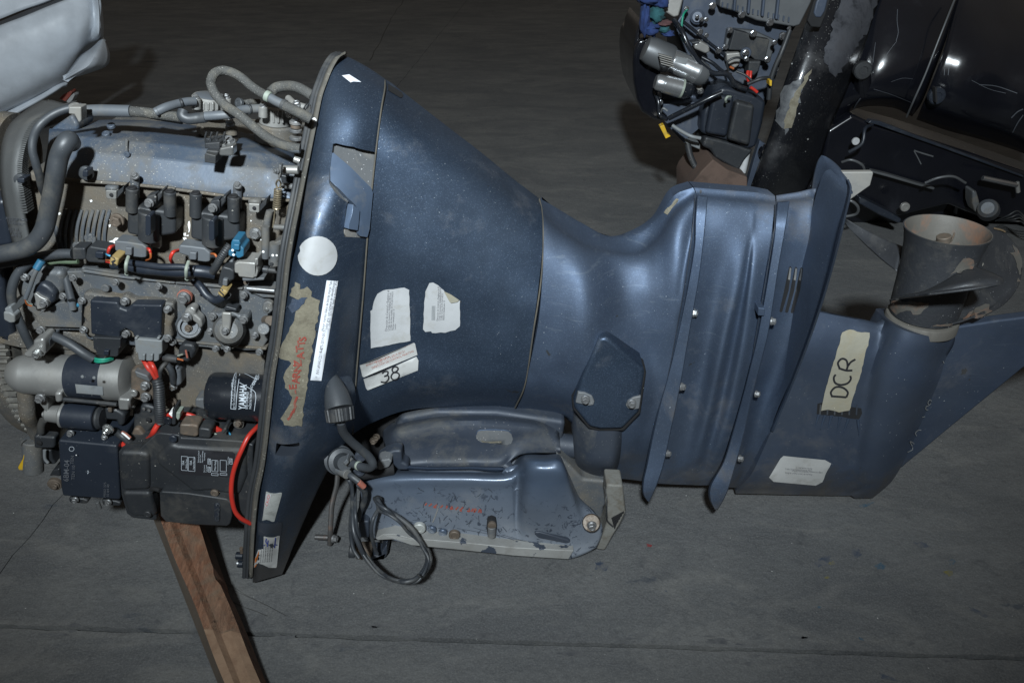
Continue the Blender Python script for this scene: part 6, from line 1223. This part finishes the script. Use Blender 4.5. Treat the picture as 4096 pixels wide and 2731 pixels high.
slab('red_piece', 'U', '740,1240 790,1190 880,1140 905,1160 880,1210 820,1275', 2.95, .05, M['redp'], CAR, .002); slab('white_piece', 'U', '830,1275 890,1200 925,1170 935,1200 905,1260 860,1300', 2.93, .05, M['paper'], CAR, .002)  # two pieces standing for a small red and white object on the floor
# ------------------------------------------------------------------ second engine, black, behind
BE = thing('outboard_engine', 'glossy black outboard engine with exposed grey powerhead, standing behind the blue one at top right', 'outboard engine', (.9, 1.7, 0))
M['bgloss'] = mat('scuffed gloss black paint', (.005, .0055, .008), 0, .20, dirt=(.022,.024,.030), damt=.12, dscale=3, bump=.06, bscale=60, coat=.4)
M['btray'] = mat('scraped black tray', (.009, .010, .013), .3, .40, dirt=(.06,.06,.062), damt=.22, dscale=5, chip=(.33,.30,.23), chipamt=.06, chipscale=4, bump=.15, speck=(.4,.4,.38), samt=.1, coat=.3)
M['bblock'] = mat('blue grey block paint', (.050, .064, .092), .25, .45, dirt=(.10,.10,.10), damt=.25, dscale=10, bump=.1, dust=(.08,.085,.095), dustamt=.4)
M['chrome'] = mat('polished steel', (.55, .56, .58), .95, .18, bump=0)
M['bsilver'] = mat('silver starter', (.40, .41, .42), .8, .28, bump=.03); M['bgrey'] = mat('grey cast parts', (.10, .105, .11), .4, .45, bump=.1)
YB = 1.60
def K(name, s, dy, th, mt, bev=.006, par=None, **k): return slab(name, 'K', s, YB+dy, th, M[mt], par or BE, bev, **k)
blk2 = K('cylinder_block', '560,-120 1560,-120 1530,20 1440,210 1380,300 1300,560 1210,820 1150,900 900,1000 700,1000 560,1060 430,1000 380,800 400,700 560,600 560,420 480,200 540,120', .06, .35, 'bblock')
K('head_cover', '840,-120 1600,-120 1560,20 1470,200 1420,215 1130,165 950,90 840,60', .0, .1, 'bgrey', par=blk2)
for i in range(4): K('rib', f'{960+i*115},-120 {985+i*115},-120 {970+i*110},{95+i*22} {945+i*110},{90+i*22}', -.015, .05, 'bblock', .005, par=blk2)
for i in range(14): K('fin', f'{860+i*40},{18+i*9} {872+i*40},{20+i*9} {866+i*40},{62+i*9} {856+i*40},{60+i*9}', -.006, .02, 'bblock', .001, par=blk2)
K('bracket', '350,-60 570,-60 540,60 520,130 480,140 400,90 370,40', -.02, .04, 'alu')
K('flywheel_cover', '170,390 200,320 260,290 340,300 380,420 380,620 330,700 380,860 450,930 400,960 320,935 230,880 190,780 165,640 160,500', -.02, .4, 'bgloss', .02)
K('cover_edge', '165,380 185,250 230,150 215,300 200,400', .0, .3, 'bgloss', .01)
s0 = W('K', 300, 400, YB-.06); s1 = W('K', 735, 600, YB-.06); r0 = rad('K', 1, s0)
st2 = lathe('starter_motor', s0, s1, [(0,r0*70),(.08,r0*88),(.30,r0*100),(.36,r0*100),(.36,r0*84),(.40,r0*90),(.78,r0*92),(.80,r0*96),(.83,r0*96)], M['bsilver'], BE, 40)
lathe('motor_end', s0, s1, [(.82,r0*90),(.84,r0*95),(.95,r0*88),(1,r0*70)], M['bgrey'], st2, 40); lathe('motor_nose', s0, s1, [(-.12,r0*40),(-.1,r0*90),(.0,r0*106),(.30,r0*110),(.34,r0*106)], M['bgrey'], st2, 32)
for i in range(5): K('cast_rib', f'{365+i*4},{425+i*18} {470+i*4},{455+i*18} {468+i*4},{462+i*18} {363+i*4},{432+i*18}', -.16, .02, 'alu', .001, par=st2)
decal('motor_label', 'K', '500,445 590,470 575,510 485,485', bvh([st2]), M['connl'], st2, off=.003, step=12)
s2 = W('K', 335, 640, YB-.10); s3 = W('K', 560, 700, YB-.10); so2 = lathe('solenoid', s2, s3, [(0,r0*50),(.08,r0*62),(.3,r0*64),(.3,r0*70),(.9,r0*72)], M['bsilver'], BE, 32)
lathe('solenoid_rim', s2, s3, [(.88,r0*74),(.95,r0*74),(.95,r0*60)], M['tie'], so2, 32); lathe('solenoid_cap', s2, s3, [(.93,r0*62),(1.2,r0*58),(1.3,r0*40)], M['blkgloss'], so2, 32)
K('engine_cover', '860,690 900,680 1120,740 1210,800 1180,980 1130,1160 1060,1180 960,1120 900,1110 690,1050 700,900 740,780 790,730', -.06, .2, 'blkblue', .015); K('cover_ridge', '790,740 960,760 900,1080 730,1050', -.085, .06, 'blkblue', .012); K('cover_ridge', '970,790 1120,830 1080,1150 900,1100', -.09, .06, 'blk', .012)
K('junction_box', '730,1070 900,1110 1110,1180 1040,1260 990,1345 800,1240 770,1180 700,1150', -.05, .15, 'blk', .01)
K('rectifier_rim', '905,225 960,228 1110,240 1285,320 1240,480 1200,490 1060,440 880,380', .03, .03, 'bgrey'); rc2 = K('rectifier', '955,235 1060,260 1110,290 1235,312 1195,485 1110,470 1040,400 910,395', .0, .05, 'blk', .004)
K('connector', '1070,480 1170,480 1150,560 1110,600 1060,580', -.02, .05, 'blk'); K('small_relay', '890,420 1000,410 1010,440 1000,510 960,540 900,500', -.0, .04, 'alu')
K('lower_block', '400,820 700,800 690,1000 560,1110 690,1160 560,1120 480,1040 380,920', .0, .1, 'bblock'); K('side_flange', '570,1090 690,1130 690,1180 575,1130', -.02, .05, 'connl')
K('mount_tab', '655,655 700,660 715,715 690,735 660,700', -.04, .03, 'alu'); K('white_relay', '640,350 690,320 760,360 765,410 730,425 640,385', -.05, .04, 'alu'); K('black_relay', '610,330 690,320 690,360 630,350', -.05, .04, 'blk')
lathe('coolant_boss', W('K', 665, 135, YB+.06), W('K', 665, 135, YB+.02), [(0,r0*58),(.7,r0*56),(.8,r0*40),(1,r0*38)], M['bblock'], blk2, 28)
for x, y, r in ((480,110,24),(785,48,28),(1015,115,30),(1235,178,30),(925,238,22),(1105,265,28),(685,252,26),(885,370,22),(830,398,26),(1335,285,30),(1270,335,22),(1215,468,26),(1050,465,20),(360,755,28),(375,805,22),(690,715,26),(560,740,34),(735,280,20),(580,70,20),(700,155,18),(735,155,18),(665,135,16),(1290,545,16),(1385,225,16),(495,185,14)):
    bolt('K', x, y, YB-.03 if y > 500 or (900 < x < 1290 and 200 < y < 480) else YB-.0, r, M['chrome'], BE, 'hex')
bolt('K', 1045, 415, YB-.01, 42, M['bblock'], BE, 'round', name='washer'); bolt('K', 1045, 415, YB-.03, 26, M['chrome'], BE, 'hex')
def KT(nm, s, r, mt, **k): return tube(nm, 'K', ' '.join(f'{t[0]},{t[1]},{YB+t[2]:.3f}' for t in Q(s)), r, M[mt], BE, **k)
KT('green_wire', '590,75,-.0 555,120,-.04 543,200,-.05 548,300,-.05 590,365,-.05', 8, 'green'); KT('cable', '480,160,-.02 540,240,-.06 600,370,-.08 690,500,-.08 790,575,-.08 900,585,-.08 970,670,-.08 1050,700,-.08', 20, 'blkgloss'); KT('cable', '700,450,-.07 790,500,-.08 860,560,-.08 930,590,-.08', 15, 'blkgloss')
KT('cable', '540,160,-.0 640,240,-.0 760,340,-.0 880,430,.0', 13, 'blkgloss'); KT('cable', '910,560,-.05 900,490,-.06 960,455,-.06 1030,460,-.05', 9, 'blk'); KT('cable', '970,560,-.05 1040,590,-.06 1100,640,-.08', 9, 'blk')
KT('diagonal_strap', '440,930,-.10 600,850,-.12 760,770,-.13 860,725,-.13', 20, 'blkgloss'); KT('grey_cable', '470,985,-.06 540,1030,-.08 620,1070,-.10 690,1085,-.10', 14, 'connl'); KT('white_hook', '925,760,-.14 900,762,-.15 888,780,-.15 890,800,-.14', 10, 'tie')
KT('pink_wire', '1062,560,-.05 1058,600,-.06 1072,650,-.06', 13, 'pink' if 'pink' in M else 'red'); KT('pink_wire', '1085,560,-.05 1080,610,-.06 1068,650,-.06', 11, 'red'); KT('pink_wire', '1080,685,-.10 1105,700,-.10 1135,725,-.10', 12, 'red')
KT('orange_wire', '920,525,-.05 950,540,-.05', 9, 'orange'); KT('cable', '1390,240,-.06 1330,400,-.08 1270,540,-.08 1240,640,-.08 1225,780,-.08', 20, 'blk'); KT('cable', '1060,660,-.09 1160,620,-.10 1240,610,-.08', 15, 'blk'); K('yellow_tape', '1230,632 1252,632 1250,678 1232,675', -.12, .04, 'yellow', .002)
K('yellow_tag', '370,995 405,980 432,1050 458,1070 418,1090', -.10, .03, 'yellow', .002); KT('hose', '590,1130,-.02 610,1220,-.03 650,1310,-.04 690,1380,-.05 700,1450,-.05', 24, 'blk'); KT('hose', '870,1280,-.02 895,1330,-.03 910,1365,-.04', 12, 'blk')
KT('yellowed_pipe', '1052,1180,-.03 1035,1260,-.03 1015,1350,-.03', 32, 'tag' if 0 else 'paper'); KT('cable', '330,720,-.03 360,800,-.05 370,900,-.06 430,940,-.08', 16, 'blkgloss'); KT('cable', '380,880,-.06 400,850,-.08 430,870,-.08', 8, 'connl', seg=6)
sp_ = K('steering_plate', '1155,1100 1240,1160 1160,1370 1265,1450 1200,1540 1040,1530 1060,1430 1110,1250', -.0, .03, 'bblock', .003); spT = bvh([sp_]); text('78-42 04 13', 'K', 1100, 1435, 26, -8, spT, M['ink'], sp_, off=.002)
bolt('K', 1208, 1195, YB-.02, 62, M['bgloss'], BE, 'round', name='ring'); bolt('K', 1208, 1195, YB-.06, 34, M['chrome'], BE, 'hex')
# tray, casing, leg and bracket of the black engine
def oskin(name, rows, mt, dy=0, ku=5, kv=5, solid=.03, ang=45): return skin(name, [[(a*KO, b*KO, YB+y+dy) for a, b, y in Q(r)] for r in rows], M[mt], BE, ku, kv, mirror=False, solid=solid, ang=ang)
tr2 = oskin('lower_cowl', ['1905,-60,.12 1860,30,.0 1830,110,-.06 1795,210,-.10 1770,300,-.11 1745,370,-.10 1720,440,-.04', '1925,-60,.10 1885,30,-.03 1852,110,-.10 1818,210,-.14 1790,300,-.15 1765,370,-.14 1735,445,-.07', '1965,-60,.10 1930,30,-.02 1900,110,-.10 1862,210,-.14 1830,300,-.15 1800,380,-.13 1765,450,-.05',
     '2010,-60,.13 1972,30,.02 1945,110,-.06 1905,210,-.08 1870,300,-.07 1845,380,-.04 1800,455,.03', '2045,-60,.20 2010,30,.10 1985,110,.04 1945,210,.03 1905,300,.04 1880,380,.07 1840,460,.12'], 'btray')
M['highlight'] = mat('painted highlight on scuffed gloss', (.15, .158, .18), .7, .36, dirt=(.012,.013,.017), damt=.85, dscale=16, bump=.1)  # flash highlight put into the colour of the scuffed gloss
M['scuff'] = mat('scuffed primer', (.10,.105,.11), 0, .6, dirt=(.03,.033,.04), damt=.8, dscale=25)
M['scr2'] = mat('faint scratch', (.05, .055, .065), 0, .6, bump=0)
TT = bvh([tr2]); decal('bare_scrape', 'K', '1440,200 1435,330 1400,450 1390,520 1340,590 1305,600 1320,500 1360,380 1400,280', TT, M['glue'], tr2, off=.003, jag=5); decal('bare_scrape', 'K', '1290,680 1340,700 1420,640 1480,620 1490,700 1440,850 1380,1020 1350,1060 1310,980 1260,900 1250,780', TT, M['scuff'], tr2, off=.003, jag=10); decal('bare_scrape', 'K', '1560,540 1530,620 1490,690 1440,850 1400,1000 1345,1010 1370,880 1420,760 1480,660 1520,580', TT, M['glue'], tr2, off=.004, jag=6)
for i in range(60):
    R_ = random.Random(100+i); x = R_.uniform(1240, 1560); y = R_.uniform(200, 1300); q = R_.uniform(4, 12)
    decal('paint_chip', 'K', f'{x},{y} {x+q},{y-q*.4} {x+q*1.3},{y+q*.6} {x+q*.3},{y+q}', TT, M['paper'], tr2, off=.003, step=30) if i % 5 == 0 else None
decal('scuff_highlight', 'L', '270,300 330,90 390,-40 700,-60 640,90 560,210 490,320 400,450 330,540 285,500 250,400', bvh([tr2, ]), M['highlight'], tr2, off=.003, jag=9)  # pale metallic decal paints the bright highlight over the scuffed tray
KTs = slab('latch_slot', 'L', '180,20 215,-60 320,-60 270,100 230,195 165,190 140,150', YB-.125, .02, M['dark'], BE, .004); slab('latch_insert', 'L', '200,20 235,-60 300,-60 265,80 235,128 195,125 183,90', YB-.13, .02, M['bblock'], BE, .006)
cs2 = oskin('upper_casing', ['2015,-80,.30 2000,0,.16 1975,100,.08 1945,180,.06 1915,240,.07 1900,300,.12', '2080,-80,.28 2065,0,.12 2040,100,.03 2010,180,.0 1985,225,.02 1965,250,.10', '2150,-80,.28 2140,0,.12 2115,100,.02 2090,180,-.0 2070,225,.02 2050,248,.10', '2215,-80,.30 2200,0,.14 2170,100,.05 2140,180,.04 2115,240,.06 2095,268,.12'], 'bgloss')
lg2 = oskin('mid_cover', ['2220,-80,.32 2204,0,.14 2174,100,.04 2144,180,.02 2118,245,.05 2105,275,.14', '2290,-80,.34 2275,30,.14 2245,110,.01 2215,190,-.02 2190,250,.0 2175,300,.12', '2360,-40,.34 2345,50,.14 2320,130,.02 2290,210,-.0 2265,280,.02 2250,320,.12', '2420,-10,.30 2410,80,.12 2390,160,.0 2370,240,-.03 2350,310,-.0 2330,345,.10', '2520,40,.3 2500,140,.1 2480,220,.0 2460,300,.0 2440,350,.1 2420,380,.12'], 'bgloss')
tube('casing_seam', 'L', f'1180,-40,{YB+.10} 1120,110,{YB+.03} 1045,300,{YB} 960,520,{YB-.01} 880,700,{YB+.0} 830,815,{YB+.06}', 7, M['bgrey'], BE)
CT = bvh([cs2, lg2])
bolt('L', 522, 490, YB-.03, 62, M['blk'], BE, 'round', name='cap_knob'); tube('knob_stem', 'L', f'522,500,{YB+.0} 530,640,{YB+.04}', 58, M['bgloss'], BE); bolt('L', 1038, 668, YB-.02, 58, M['blkblue'], BE, 'round', name='plug'); slab('plug_slot', 'L', '1028,610 1040,610 1045,715 1033,715', YB-.055, .02, M['dark'], BE, 0)
for s_, w_ in (('765,70 762,150 770,230 755,290', 5), ('760,290 700,370 675,410', 3), ('615,300 605,370 598,440', 4), ('1095,480 1093,525', 6), ('1125,470 1120,525', 6), ('600,620 720,655 860,710', 4), ('510,680 480,720 450,775', 10), ('380,805 440,780 510,765 600,730 740,750', 7),
    ('1280,560 1400,620 1520,650', 5), ('1330,590 1450,600 1600,650', 7), ('1560,820 1600,780 1640,760', 9), ('1570,920 1600,860 1640,800', 9), ('720,570 800,545 870,550', 3), ): stroke('L', s_, w_*.4, CT, M['scr2'], BE, name='scratch', off=.003)
brk = slab('clamp_bracket', 'O', '1900,300 1960,262 2010,285 2110,312 2230,350 2352,392 2460,430 2460,560 2352,505 2250,500 2180,470 2060,500 1990,480 1940,440 1880,420', YB+.05, .25, M['bgloss'], BE, .015)
slab('bracket_lip', 'L', '560,860 620,870 900,970 1100,1040 1400,1150 1648,1240 1648,1225 1400,1130 1100,1020 900,945 640,845 580,840', YB+.03, .03, M['blkblue'], brk, .003); slab('bracket_ridge', 'L', '590,1190 700,1215 900,1275 1030,1310 1020,1325 890,1290 700,1235 590,1205', YB-.0, .03, M['bgrey'], brk, .003)
slab('bracket_ridge', 'L', '500,1370 560,1400 720,1480 800,1530 780,1560 640,1500 500,1420', YB-.02, .06, M['blkblue'], brk, .006); stroke('L', '880,1050 905,1095 930,1145', 4, bvh([brk]), M['bgrey'], brk); stroke('L', '880,1048 940,1068 1015,1090', 5, bvh([brk]), M['bgrey'], brk)
bolt('L', 818, 1442, YB-.04, 32, M['alu'], brk, 'round', name='stud'); bolt('L', 475, 985, YB-.04, 26, M['paper'], brk, 'round', name='nipple'); cyl('chrome_rod', 'L', (1360,1240,YB-.03), (1600,1290,YB-.03), 18, M['chrome'], brk); cyl('rod_end', 'L', (1600,1270,YB-.03), (1608,1340,YB-.03), 14, M['alu'], brk)
M['castg'] = M['bgrey']; gm = lathe('trim_motor', W('L', 1400, 1470, YB+.02), W('L', 1395, 1450, YB-.10), [(0,r0*92),(.5,r0*90),(.9,r0*78),(1,r0*50)], M['cast2'], brk, 28); slab('motor_bracket', 'L', '1290,1330 1320,1330 1340,1400 1360,1500 1310,1480 1290,1420', YB-.05, .06, M['cast2'], brk, .01)
for j in range(4): tube('loose_wire', 'L', f'{1450+j*20},1540,{YB-.05} {1540+j*20},{1500+j*14},{YB-.1} {1600+j*10},{1470+j*25},{YB-.1} {1660+j*8},{1520+j*30},{YB-.1} {1720},{1560+j*26},{YB-.05}', 5, M['blk'], BE, seg=6)
tube('loose_hose', 'L', f'380,1130,{YB-.1} 440,1115,{YB-.12} 520,1150,{YB-.12} 540,1210,{YB-.1}', 9, M['bgrey'], BE); tube('loose_hose', 'L', f'390,1420,{YB-.12} 440,1400,{YB-.14} 490,1440,{YB-.14} 480,1490,{YB-.12} 400,1510,{YB-.1}', 10, M['bgrey'], BE); tube('loose_hose', 'L', f'960,1275,{YB-.08} 1050,1240,{YB-.1} 1150,1230,{YB-.1} 1240,1275,{YB-.08}', 9, M['bgrey'], BE)
tube('loose_hose', 'L', f'430,1060,{YB-.05} 520,1000,{YB-.07} 540,900,{YB-.05} 590,870,{YB-.0}', 12, M['blkblue'], BE)
slab('lower_leg', 'O', '2200,330 2460,420 2460,700 2300,560 2190,500', YB+.25, .1, M['bgloss'], BE, .02); slab('support_foot', 'O', '1745,430 1960,300 2200,440 2160,520 2000,520 1800,500', YB+.2, .2, M['bgloss'], BE, .02)
# cloth lying on the black engine
CL = thing('cloth', 'crumpled blue and teal rag draped over the end of the black engine', 'cloth', tuple(W('K', 340, 150, YB)))
M['clb'] = mat('navy blue cloth', (.012,.028,.10), 0, .9, dirt=(.02,.05,.16), damt=.4, dscale=30, bump=.4); M['clt'] = mat('teal cloth', (.015,.075,.085), 0, .9, dirt=(.01,.03,.04), damt=.5, dscale=30, bump=.4); M['clr'] = mat('dull red cloth', (.075,.035,.035), 0, .9, dirt=(.03,.02,.02), damt=.5, dscale=30, bump=.4)
from mathutils import noise as mno
for (x, y, rx, ry, mt_) in ((300,-20,100,60,'clb'), (250,150,40,120,'clb'), (345,110,60,65,'clt'), (300,230,70,50,'clb'), (400,180,60,22,'clr'), (400,225,45,32,'clt'), (330,205,45,20,'clb'), (380,20,60,40,'clb'), (430,260,50,25,'clb')):
    c0 = W('K', x, y, YB-.04); V = []; F = []; a_n = 20; b_n = 12
    for i in range(b_n+1):
        for j in range(a_n):
            th_ = math.pi*i/b_n; ph = 2*math.pi*j/a_n; v = Vector((math.sin(th_)*math.cos(ph), math.sin(th_)*math.sin(ph)*.8, math.cos(th_))); q = 1+.38*mno.noise(v*2.6+Vector((x, y, 1)))+.12*mno.noise(v*7+Vector((y, x, 1)))
            V.append(c0+Vector((v.x*rx*r0*q, v.y*.05*q, v.z*ry*r0*q)))
    for i in range(b_n):
        for j in range(a_n): F.append([i*a_n+j, i*a_n+(j+1) % a_n, (i+1)*a_n+(j+1) % a_n, (i+1)*a_n+j])
    obj('fold', V, F, M[mt_], CL, ang=80)
# timber block under the black engine, things on the far right
M['wood2'] = mat('dull brown wood', (.085,.055,.042), 0, .8, dirt=(.05,.035,.028), damt=.5, dscale=14, bump=.4, bscale=90)
WB = obj('wooden_block', [p for p in pts('K', '600,1490 620,1440 700,1340 790,1250 900,1330 1060,1390 1060,1560 1000,1700 600,1700', YB-.12)]+[p+Vector((0,.25,0)) for p in pts('K', '600,1490 620,1440 700,1340 790,1250 900,1330 1060,1390 1060,1560 1000,1700 600,1700', YB-.12)], [list(range(9))[::-1], list(range(9,18))]+[[i, (i+1) % 9, (i+1) % 9+9, i+9] for i in range(9)], M['wood2'], None, bevel=.006)
WB['label'] = 'brown wooden block under the black engine, behind the blue leg'; WB['category'] = 'wooden block'
CB_ = obj('grey_cabinet', [], [], M['connl'], None) if 0 else None
gb = obj('steel_panel', pts('L', '1522,-60 1720,-60 1720,90 1600,85 1520,70', 3.0)+[p+Vector((0,.3,0)) for p in pts('L', '1522,-60 1720,-60 1720,90 1600,85 1520,70', 3.0)], [[4,3,2,1,0],[5,6,7,8,9]]+[[i, (i+1) % 5, (i+1) % 5+5, i+5] for i in range(5)], M['bgrey'], None, bevel=.004)
gb['label'] = 'grey steel panel in the far top right corner behind the black engine'; gb['category'] = 'panel'
wp = obj('wooden_post', pts('L', '1460,-60 1522,-60 1520,60 1462,20', 2.9)+[p+Vector((0,.1,0)) for p in pts('L', '1460,-60 1522,-60 1520,60 1462,20', 2.9)], [[3,2,1,0],[4,5,6,7]]+[[i, (i+1) % 4, (i+1) % 4+4, i+4] for i in range(4)], M['tag'] if 0 else M['rustbolt'], None)
wp['label'] = 'brown wooden post beside the grey panel, far top right'; wp['category'] = 'post'
